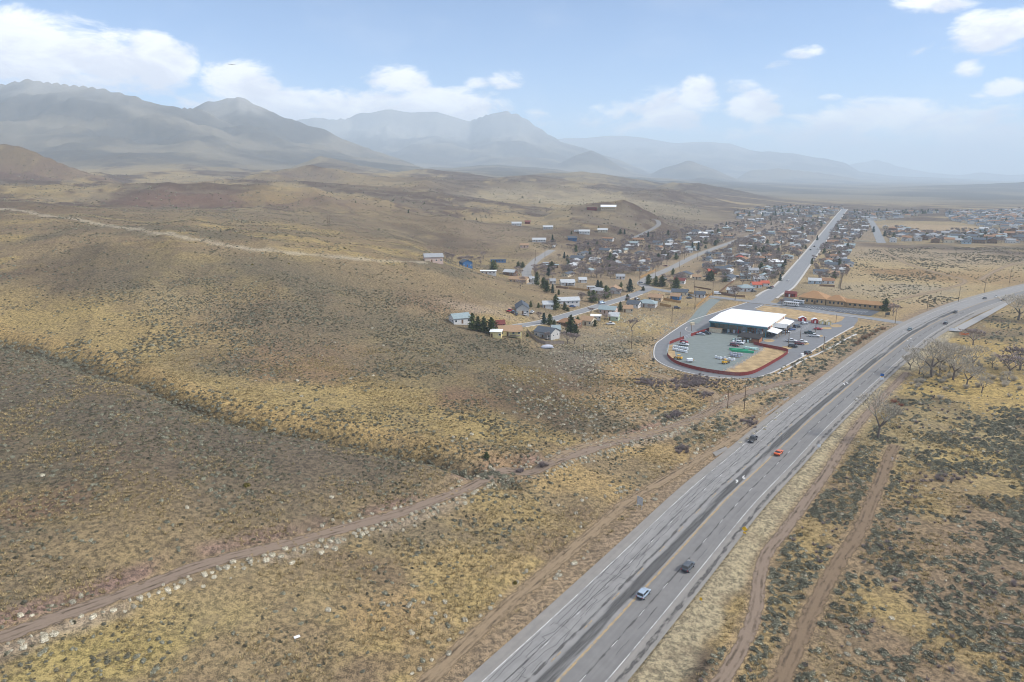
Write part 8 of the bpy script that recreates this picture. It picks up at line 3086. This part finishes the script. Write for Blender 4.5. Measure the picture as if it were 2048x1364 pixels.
for cr, X, Y, hz, kind, wide, lab in (
    (2, 430, 735, 128, 'pine', 1.0, 'tall dark pine at the teal roofed end of the pine row'), (2, 475, 742, 112, 'pine', 1.0, 'dark pine second from the teal roofed house'), (2, 522, 752, 118, 'pine', 1.1, 'broad dark pine third along the row'), (2, 585, 765, 125, 'pine', 1.3, 'widest dark pine at the annex end of the row'),
    (2, 1110, 572, 118, 'pine', 1.0, 'tall pine between the two white mobile homes'), (2, 1185, 572, 55, 'pine', 1.2, 'short round pine in front of the long mobile home'), (2, 1015, 690, 92, 'spruce', 1.1, 'dark spruce beside the street by the bare shrubs'), (2, 1062, 694, 84, 'pine', 1.3, 'broad pine beside the dark spruce at the street'), (2, 1100, 705, 50, 'pine', 1.2, 'low dark pine beside the brown hipped house'),
    (2, 1232, 772, 150, 'pine', 1.05, 'tallest dark pine in front of the brown hipped house'), (2, 1275, 790, 90, 'pine', 1.1, 'lower olive pine leaning on the tallest pine'), (2, 1292, 692, 62, 'pine', 1.2, 'round green tree behind the brown hipped house'), (2, 1420, 510, 92, 'pine', 1.4, 'broad olive green tree above the residential street'), (2, 1522, 478, 98, 'pine', 1.1, 'olive pine beside the grey hipped bungalow'),
    (2, 1718, 425, 100, 'spruce', 1.3, 'blue green spruce at the street corner'), (2, 1645, 425, 76, 'pine', .8, 'slim dark pine beside the grey gabled house'), (2, 957, 374, 105, 'pine', .9, 'tall pine behind the crest beside the small white house'), (2, 1012, 398, 84, 'pine', 1.2, 'broad pine on the crest next to the tall one'), (2, 1040, 430, 90, 'pine', 1.0, 'dark pine lower on the crest'), (2, 1086, 436, 72, 'spruce', .9, 'slim dark spruce on the crest slope'), (2, 1136, 450, 42, 'pine', 1.0, 'small pine at the foot of the crest'),
    (2, 600, 246, 72, 'pine', 1.8, 'wide dark evergreen behind the white flat roofed home'), (2, 805, 224, 44, 'pine', 1.5, 'low evergreen beside the short worn street'), (2, 840, 226, 44, 'pine', 1.5, 'second low evergreen beside the short worn street'), (2, 1052, 296, 66, 'spruce', 1.4, 'dark broad spruce below the workshop'), (2, 1182, 152, 50, 'spruce', 1.0, 'dark conifer left on the waste lot'.replace('left ', '')), (2, 1392, 156, 56, 'spruce', 1.0, 'dark conifer behind the tan fence'), (2, 1556, 192, 82, 'pine', .9, 'pointed olive conifer on the waste lot'),
    (2, 1455, 392, 62, 'spruce', 1.3, 'dark green tree behind the tan board fence'), (2, 1480, 394, 56, 'pine', 1.2, 'reddish dark tree behind the tan board fence'), (2, 1870, 366, 76, 'pine', 1.4, 'first dark evergreen of the hedge on the worn street'), (2, 1930, 376, 72, 'pine', 1.4, 'second dark evergreen of the hedge on the worn street'), (2, 1984, 382, 82, 'pine', 1.4, 'third dark evergreen of the hedge on the worn street'), (2, 1642, 576, 48, 'pine', 1.2, 'small pine beside the cream cottage'), (2, 1697, 494, 46, 'pine', 1.2, 'small olive pine on the residential street'),
    (2, 908, 552, 52, 'pine', .9, 'small pine beside the grey gable fronted house'), (2, 970, 558, 42, 'pine', 1.0, 'short pine on the terrace grass'), (2, 1385, 458, 40, 'pine', 1.3, 'low green tree below the grey bungalow'), (2, 1828, 416, 36, 'pine', 1.4, 'low dark bush tree at the street corner'), (2, 1432, 708, 54, 'pine', 1.3, 'low evergreen beside the cream house and carport'), (2, 880, 792, 24, 'pine', 1.6, 'round evergreen shrub by the red deck'), (2, 1210, 582, 30, 'pine', 1.8, 'low dark hedge bush by the blue saloon'),
    (3, 430, 346, 58, 'spruce', .9, 'dark conifer at the white ranch house'), (3, 1212, 306, 44, 'spruce', 1.0, 'lone dark conifer by the curving drive'), (3, 1575, 412, 62, 'spruce', .8, 'first of the two tall dark pines by the yellow house'), (3, 1622, 418, 66, 'spruce', .9, 'second of the two tall dark pines by the yellow house'), (3, 1442, 488, 50, 'pine', 1.3, 'round dark pine in front of the white bungalow'), (3, 1376, 486, 46, 'pine', 1.2, 'smaller round dark pine in front of the white cottage'), (3, 1240, 474, 34, 'spruce', 1.0, 'small conifer behind the pale blue cottage'),
    (3, 1442, 728, 84, 'pine', 1.6, 'big dark evergreen beside the maroon roofed house'), (3, 1020, 282, 40, 'spruce', .9, 'slim conifer below the hilltop building'), (3, 985, 278, 36, 'pine', 1.4, 'round conifer below the hilltop building'), (3, 735, 486, 56, 'pine', 1.1, 'olive conifer among the bare trees'), (3, 720, 372, 40, 'spruce', 1.0, 'dark conifer below the dark blue house'), (3, 900, 512, 70, 'pine', .9, 'yellowish green conifer in the waste lot'), (3, 1785, 278, 38, 'pine', 1.5, 'dark round tree by the cream hillside house'), (3, 1852, 216, 34, 'spruce', 1.0, 'dark conifer above the cream hillside house'), (3, 985, 880, 44, 'pine', 1.2, 'small green pine by the teal roofed pinkish house'),
    (4, 385, 444, 42, 'pine', 1.7, 'dark round evergreen between white houses'), (4, 506, 512, 40, 'spruce', 1.0, 'dark conifer at the edge of the straight street'), (4, 536, 414, 36, 'spruce', 1.2, 'dark conifer beside the white roofed house'), (4, 522, 440, 34, 'pine', 1.3, 'round dark tree by the pale teal cottage'), (4, 932, 308, 30, 'pine', 1.4, 'dark round tree at the field corner'), (4, 462, 494, 34, 'pine', 1.6, 'dark hedge tree below the white house'), (4, 795, 300, 28, 'pine', 1.4, 'dark tree along the straight street houses'), (4, 740, 256, 28, 'spruce', 1.0, 'dark conifer on the kerb of the straight street'), (4, 1165, 230, 30, 'spruce', 1.2, 'dark conifer beside the valley street'), (4, 1095, 205, 32, 'spruce', 1.1, 'dark conifer across the valley street'),
    (1, 1792, 226, 76, 'pine', 1.2, 'dark green pine at the end of the church wing'),
    (0, 973, 916, 11, 'pine', 1.6, 'single round juniper above the ravine mouth'),
):
    tree_px(cr, X, Y, hz, kind, lab, wide)
for (X, Y, hz, kind, wide, lab) in (
    (1755, 876, 92, 'cotton', 1.0, 'dead grey cottonwood with broken limbs beside the verge track'), (1862, 754, 72, 'cotton', 1.25, 'tallest pale cottonwood of the roadside grove'), (1838, 748, 40, 'cotton', 1.3, 'low pale cottonwood at the highway end of the grove'), (1906, 760, 66, 'cotton', 1.15, 'pale cottonwood in the middle of the grove'), (1932, 774, 52, 'cotton', 1.2, 'leaning pale cottonwood beside the straw clearing'),
    (1963, 786, 36, 'cotton', 1.2, 'small pale cottonwood at the edge of the straw clearing'), (1880, 740, 56, 'cotton', 1.2, 'pale cottonwood behind the tallest one'), (1945, 738, 46, 'cotton', 1.2, 'grey cottonwood behind the grove'), (1820, 740, 34, 'cotton', 1.2, 'short grey cottonwood beside the verge track end'),
    (1946, 690, 34, 'bare', 1.5, 'dark bare tree by the orange barricade'), (2018, 750, 40, 'bare', 1.8, 'dark reddish bare tree by the frame of brush'.replace('by the frame of brush', 'beyond the grove')), (2040, 740, 46, 'bare', 1.6, 'dark bare tree farthest beyond the grove'), (2036, 640, 44, 'cotton', 1.6, 'pale bare cottonwood beside the far bend'), (2070, 640, 50, 'cotton', 1.6, 'second pale cottonwood beside the far bend'),
    (zp(695, 148)[0], zp(695, 148)[1], 32, 'bare', 1.0, 'tall bare tree on the side street verge'), (zp(1850, 262)[0], zp(1850, 262)[1], 26, 'bare', 1.3, 'bare brown tree beside the church pine'), (zp(1032, 190)[0], zp(1032, 190)[1], 16, 'bare', 1.0, 'bare tree beside the parked motor coach'),
    (zp(975, 655, 2)[0], zp(975, 655, 2)[1], 20, 'bare', 1.3, 'bare tree at the street by the dark spruce'), (zp(1208, 852, 2)[0], zp(1208, 852, 2)[1], 30, 'bare', 1.2, 'bare tree at the wire fence below the tallest pine'), (zp(1265, 850, 2)[0], zp(1265, 850, 2)[1], 26, 'bare', 1.4, 'wide bare tree near the wire fence'), (zp(1515, 670, 2)[0], zp(1515, 670, 2)[1], 20, 'bare', 1.5, 'bare tree between the carport and the green cottage'),
    (zp(1735, 745, 2)[0], zp(1735, 745, 2)[1], 30, 'bare', 1.1, 'tall bare tree on the dry slope by the pole'), (zp(1690, 215, 2)[0], zp(1690, 215, 2)[1], 22, 'bare', 1.5, 'round bare tree in the waste lot'), (zp(1400, 606, 2)[0], zp(1400, 606, 2)[1], 16, 'bare', 1.4, 'bare tree on the residential street kerb'), (zp(1890, 580, 2)[0], zp(1890, 580, 2)[1], 16, 'bare', 1.6, 'bare tree below the broad teal roof'), (zp(1640, 455, 2)[0], zp(1640, 455, 2)[1], 16, 'bare', 1.6, 'low bare tree in the spruce yard'),
    (zp(1040, 818, 2)[0], zp(1040, 818, 2)[1], 20, 'bare', .8, 'slim bare tree in front of the slate roofed house'), (zp(215, 600, 4)[0], zp(215, 600, 4)[1], 22, 'bare', 1.3, 'bare tree inside the dark fence by the white garage'),
):
    tree_px(0, X, Y, hz, kind, lab, wide)
# tan willow thicket between the lot and the highway, red twig bush beyond it
WIL = {'willow': twiggy_mesh('foliage', 130, 'willow_twig', 150, 2.6, 1.7), 'redtwig': twiggy_mesh('foliage', 131, 'red_twig', 130, 1.6, 1.8), 'golden': shrub_mesh('foliage', 132, 'yellow_green', 90, .8, .18)}
for (u, v, kind, sc, lab, grp) in [(1712 + 7 * i + rt.uniform(-3, 3), 689 - 4 * i + rt.uniform(-4, 4), 'willow', rt.uniform(.8, 1.25), 'tan leafless willow bush in the thicket beside the highway', 'willow thicket') for i in range(9)] + [(1788, 806, 'redtwig', 1.3, 'rust red leafless bush beside the verge track', None), (1802, 812, 'redtwig', .9, 'smaller rust red bush next to the larger one', None), (495, 972, 'golden', .9, 'yellow green bush alone on the near hillside', None), (690, 498, 'golden', .9, 'yellow green bush near the ridge stones', None), (505, 530, 'golden', .8, 'yellow green bush halfway up the far slope', None), (578, 528, 'golden', .7, 'small yellow green bush on the far slope', None), (1030, 1167, 'golden', .6, 'yellow green bush on the flat by the roadside track', None)]:
    x, y, z = hit1(u, v)
    o = link({'willow': 'willow_bush', 'redtwig': 'red_bush', 'golden': 'golden_bush'}[kind], WIL[kind])
    o.location = (x, y, z)
    o.scale = (sc,) * 3
    o.rotation_euler = (0, 0, rt.uniform(0, 6))
    tag(o, lab, 'bush', grp)


# pale thicket under and round the cottonwood grove
PB = twiggy_mesh('foliage', 133, 'cottonwood_twig', 170, 2.6, 1.9)
for i in range(46):
    u, v = rt.gauss(1905, 62), rt.gauss(752, 20)
    if u < 1815:
        continue
    x, y, z = hit1(u, v)
    if hwy_side(np.array([x]), np.array([y]))[0] < 20:
        continue
    o = link('pale_bush', PB)
    o.location = (x, y, z)
    o.scale = (rt.uniform(.6, 1.25),) * 3
    o.rotation_euler = (0, 0, rt.uniform(0, 6))
    tag(o, 'pale leafless bush in the cottonwood grove thicket', 'bush', 'grove thicket')
for i in range(9):
    u, v = rt.gauss(1900, 50), rt.gauss(748, 18)
    x, y, z = hit1(max(u, 1835), v)
    if hwy_side(np.array([x]), np.array([y]))[0] > 22:
        tree('cotton', x, y, z, rt.uniform(5, 10), 'pale young cottonwood crowded in the roadside grove', 'young cottonwoods', 1.3)


# bare trees and dark evergreens among the houses of the town
def town_trees():
    pts = []
    polys = [(b[0], place, k) for (place, b), k in zip(BLOCKS.items(), (600, 700, 420, 300))]
    spots = np.array([(a, b) for a, b, r in USED_SPOTS])
    rad = np.array([r for a, b, r in USED_SPOTS])
    for poly, place, n in polys:
        xs, ys, _ = land_hit([p[0] for p in poly], [p[1] for p in poly])
        P = np.stack([xs, ys], 1)
        c = 0
        tries = 0
        while c < n and tries < n * 40:
            tries += 1
            x = rt.uniform(P[:, 0].min() - 10, P[:, 0].max() + 10)
            y = math.exp(rt.uniform(math.log(P[:, 1].min()), math.log(P[:, 1].max())))
            if not in_poly(np.array([x]), np.array([y]), P)[0]:
                continue
            if np.min(np.hypot(STREET_PTS[:, 0] - x, STREET_PTS[:, 1] - y)) < 8:
                continue
            if (np.hypot(spots[:, 0] - x, spots[:, 1] - y) < rad * .85).any():
                continue
            pts.append((x, y, place))
            c += 1
    for (cu, cv, ru, rv, n) in ((1130, 545, 90, 12, 60), (1200, 530, 80, 14, 40), (1250, 500, 90, 12, 60), (1060, 560, 40, 14, 24), (1290, 520, 60, 14, 30), (1210, 600, 60, 10, 22), (930, 525, 50, 5, 14), (1360, 560, 40, 12, 14), (1230, 545, 60, 14, 40), (1150, 500, 60, 8, 30)):
        uu, vv = cu + rg.normal(0, ru * .5, n), cv + rg.normal(0, rv * .5, n)
        x, y, z = land_hit(uu, vv)
        for a, b in zip(x, y):
            if (np.hypot(spots[:, 0] - a, spots[:, 1] - b) > rad * .9).all() and np.min(np.hypot(STREET_PTS[:, 0] - a, STREET_PTS[:, 1] - b)) > 7:
                pts.append((float(a), float(b), 'above the worn climbing street'))
    return pts


TT = town_trees()
# cars parked about the yards
for k, (x, y, place) in enumerate(TT[::22][:44]):
    pc = ('white', 'silver', 'black', 'dark_grey', 'navy', 'dark_red')[k % 6]
    kd = ('suv', 'pickup', 'sedan')[k % 3]
    vehicle(kd, pc, (x, y, float(land_xy(x, y)) + .08), town_dir + rt.choice((0, 1.57)), '%s %s parked in a yard %s' % (pc.replace('_', ' '), {'suv': 'family car', 'pickup': 'pickup', 'sedan': 'saloon'}[kd], place), None, None, '%s %s cars %s' % (pc, kd, place))
TT = [p for i, p in enumerate(TT) if i % 22]
TT.sort(key=lambda p: math.hypot(p[0], p[1]))
rest = {}
nb = nc = 0
for (x, y, place) in TT:
    ever = rt.random() < (.05 if 'subdivision' not in place else .15)
    h = rt.uniform(4.5, 9.5) if not ever else rt.uniform(4, 8)
    z = float(land_xy(x, y))
    if (nb < 250 and not ever):
        nb += 1
        tree('bare', x, y, z, h, 'leafless grey tree among the houses ' + place, 'bare trees ' + place, rt.uniform(.9, 1.4))
    elif ever and nc < 120:
        nc += 1
        tree('pine', x, y, z, h, 'dark evergreen among the houses ' + place, 'evergreens ' + place, rt.uniform(.9, 1.5))
    else:
        k = ('pine', rt.randrange(3)) if ever else ('bare', rt.randrange(4))
        rest.setdefault(k, []).append((x, y, z, h / 9))
# still farther: the belt of trees between the distant roofs
for poly, n in ((far_poly, 160), (far_poly2, 160), (far_poly3, 260)):
    xs, ys, _ = land_hit([p[0] for p in poly], [p[1] for p in poly])
    P = np.stack([xs, ys], 1)
    for _ in range(n * 3):
        x, y = rt.uniform(P[:, 0].min(), P[:, 0].max()), rt.uniform(P[:, 1].min(), P[:, 1].max())
        if in_poly(np.array([x]), np.array([y]), P)[0] and np.min(np.hypot(STREET_PTS[:, 0] - x, STREET_PTS[:, 1] - y)) > 8:
            k = ('pine', rt.randrange(3)) if rt.random() < .25 else ('bare', rt.randrange(4))
            rest.setdefault(k, []).append((x, y, float(land_xy(x, y)), rt.uniform(.6, 1.2)))
# junipers dotted over the far hills and the frosted crests
n = 9000
rr = np.exp(rg.uniform(math.log(900), math.log(5200), n))
aa = np.radians(rg.uniform(-38, 12, n))
x, y = rr * np.sin(aa), rr * np.cos(aa)
z = land_xy(x, y)
p = np.where(rr > 3000, np.clip((z - 300) / 400, 0, .8), .02)
p = p * np.clip((fbm(x, y, 200, 3, 90) - .35) * 3, 0, 1)
kk = rg.uniform(0, 1, n) < p
for a, b, c in zip(x[kk], y[kk], z[kk]):
    rest.setdefault(('pine', rt.randrange(3)), []).append((float(a), float(b), float(c), rt.uniform(.28, .5)))
for (kind, var), L in rest.items():
    if (kind, var) not in first_tree:
        continue
    A = np.array(L)
    n = len(A)
    scatter('distant_trees', A[:, :3], np.stack([np.zeros(n), np.zeros(n), rg.uniform(0, 6.28, n)], 1), np.repeat(A[:, 3:4], 3, 1) * rg.uniform(.9, 1.2, (n, 1)), list(first_tree[(kind, var)]),
            'far off leafless trees blurring between the houses' if kind == 'bare' else 'far off dark evergreens dotting town and hills', 'trees')

# ------------------------------------------------------------------ stones: riprap by the yard and along the drive
def rock_mesh(seed, mat):
    bm = bmesh.new()
    bmesh.ops.create_icosphere(bm, subdivisions=1, radius=.5)
    r = random.Random(seed)
    for v in bm.verts:
        v.co *= r.uniform(.7, 1.15)
        v.co.z *= .7
    me = bpy.data.meshes.new('boulder')
    bm.to_mesh(me)
    bm.free()
    me.materials.append(MAT[mat])
    return me


ROCKS = [rock_mesh(i, 'rock_tan' if i % 2 else 'rock_grey') for i in range(4)]
rk = []
for (zl, n, sd, sz) in (([(622, 662), (700, 625), (780, 580), (880, 518), (900, 500)], 420, 9, (.3, .8)), ([(85, 470), (80, 540), (100, 590), (60, 500)], 160, 8, (.2, .5)), ([(250, 345), (180, 400), (110, 450)], 260, 10, (.2, .5)), ([(300, 690), (520, 722), (740, 734), (850, 726)], 120, 4, (.3, .9)), ([(340, 250), (280, 300), (230, 330)], 160, 12, (.2, .6))):
    L = resample([flat(*zp(*p)) for p in zl], 1.0)
    Z = np.array(zl, float)
    for i in range(n):
        f = rt.random() * (len(Z) - 1)
        a = int(f)
        q = Z[a] + (Z[min(a + 1, len(Z) - 1)] - Z[a]) * (f - a) + np.array([rt.gauss(0, sd), rt.gauss(0, sd * .6)])
        p = flat(*zp(*q))
        rk.append((p[0], p[1], float(land_xy(*p)) + .1, rt.uniform(*sz)))
rk.sort(key=lambda t: -t[3])
RP = []
for i, (x, y, z, s) in enumerate(rk[:200]):
    o = link('boulder', ROCKS[i % 4])
    o.location = (x, y, z)
    o.scale = (s * rt.uniform(.9, 1.5), s, s)
    o.rotation_euler = (0, 0, rt.uniform(0, 6))
    tag(o, 'tan boulder in the riprap round the store lot' if i % 2 else 'grey boulder in the riprap round the store lot', 'boulder', 'tan riprap boulders' if i % 2 else 'grey riprap boulders')
    RP.append(o)
A = np.array(rk[200:])
scatter('riprap', A[:, :3], rg.uniform(0, 3, (len(A), 3)), np.repeat(A[:, 3:4], 3, 1), [RP[0]], 'small grey riprap stones round the store lot', 'stones')

# fallen logs at the lower edge of the brush
for i, (u, v, L, a, lab) in enumerate(((2030, 1255, 5.5, -.5, 'pale fallen log among the sagebrush'), (2005, 1305, 4.0, -.6, 'thin grey fallen log below the pale one'), (2036, 1290, 4.5, -.3, 'forked dead branch lying between the logs'))):
    x, y, z = hit1(u, v)
    e = empty('fallen_log', (x, y, z + .15), a)
    tag(e, lab, 'log')
    mb = MB()
    mb.tube((-L / 2, 0, .05), (L / 2, .3, .12), .17, .09, 7)
    mb.build('stem', 'wood_grey', e)
    for q in range(3):
        mb = MB()
        mb.tube((L * (.1 + q * .12), .2, .1), (L * (.2 + q * .14), .2 + (-1) ** q * .9, .35), .06, .02, 5)
        mb.build('branch', 'wood_grey', e)
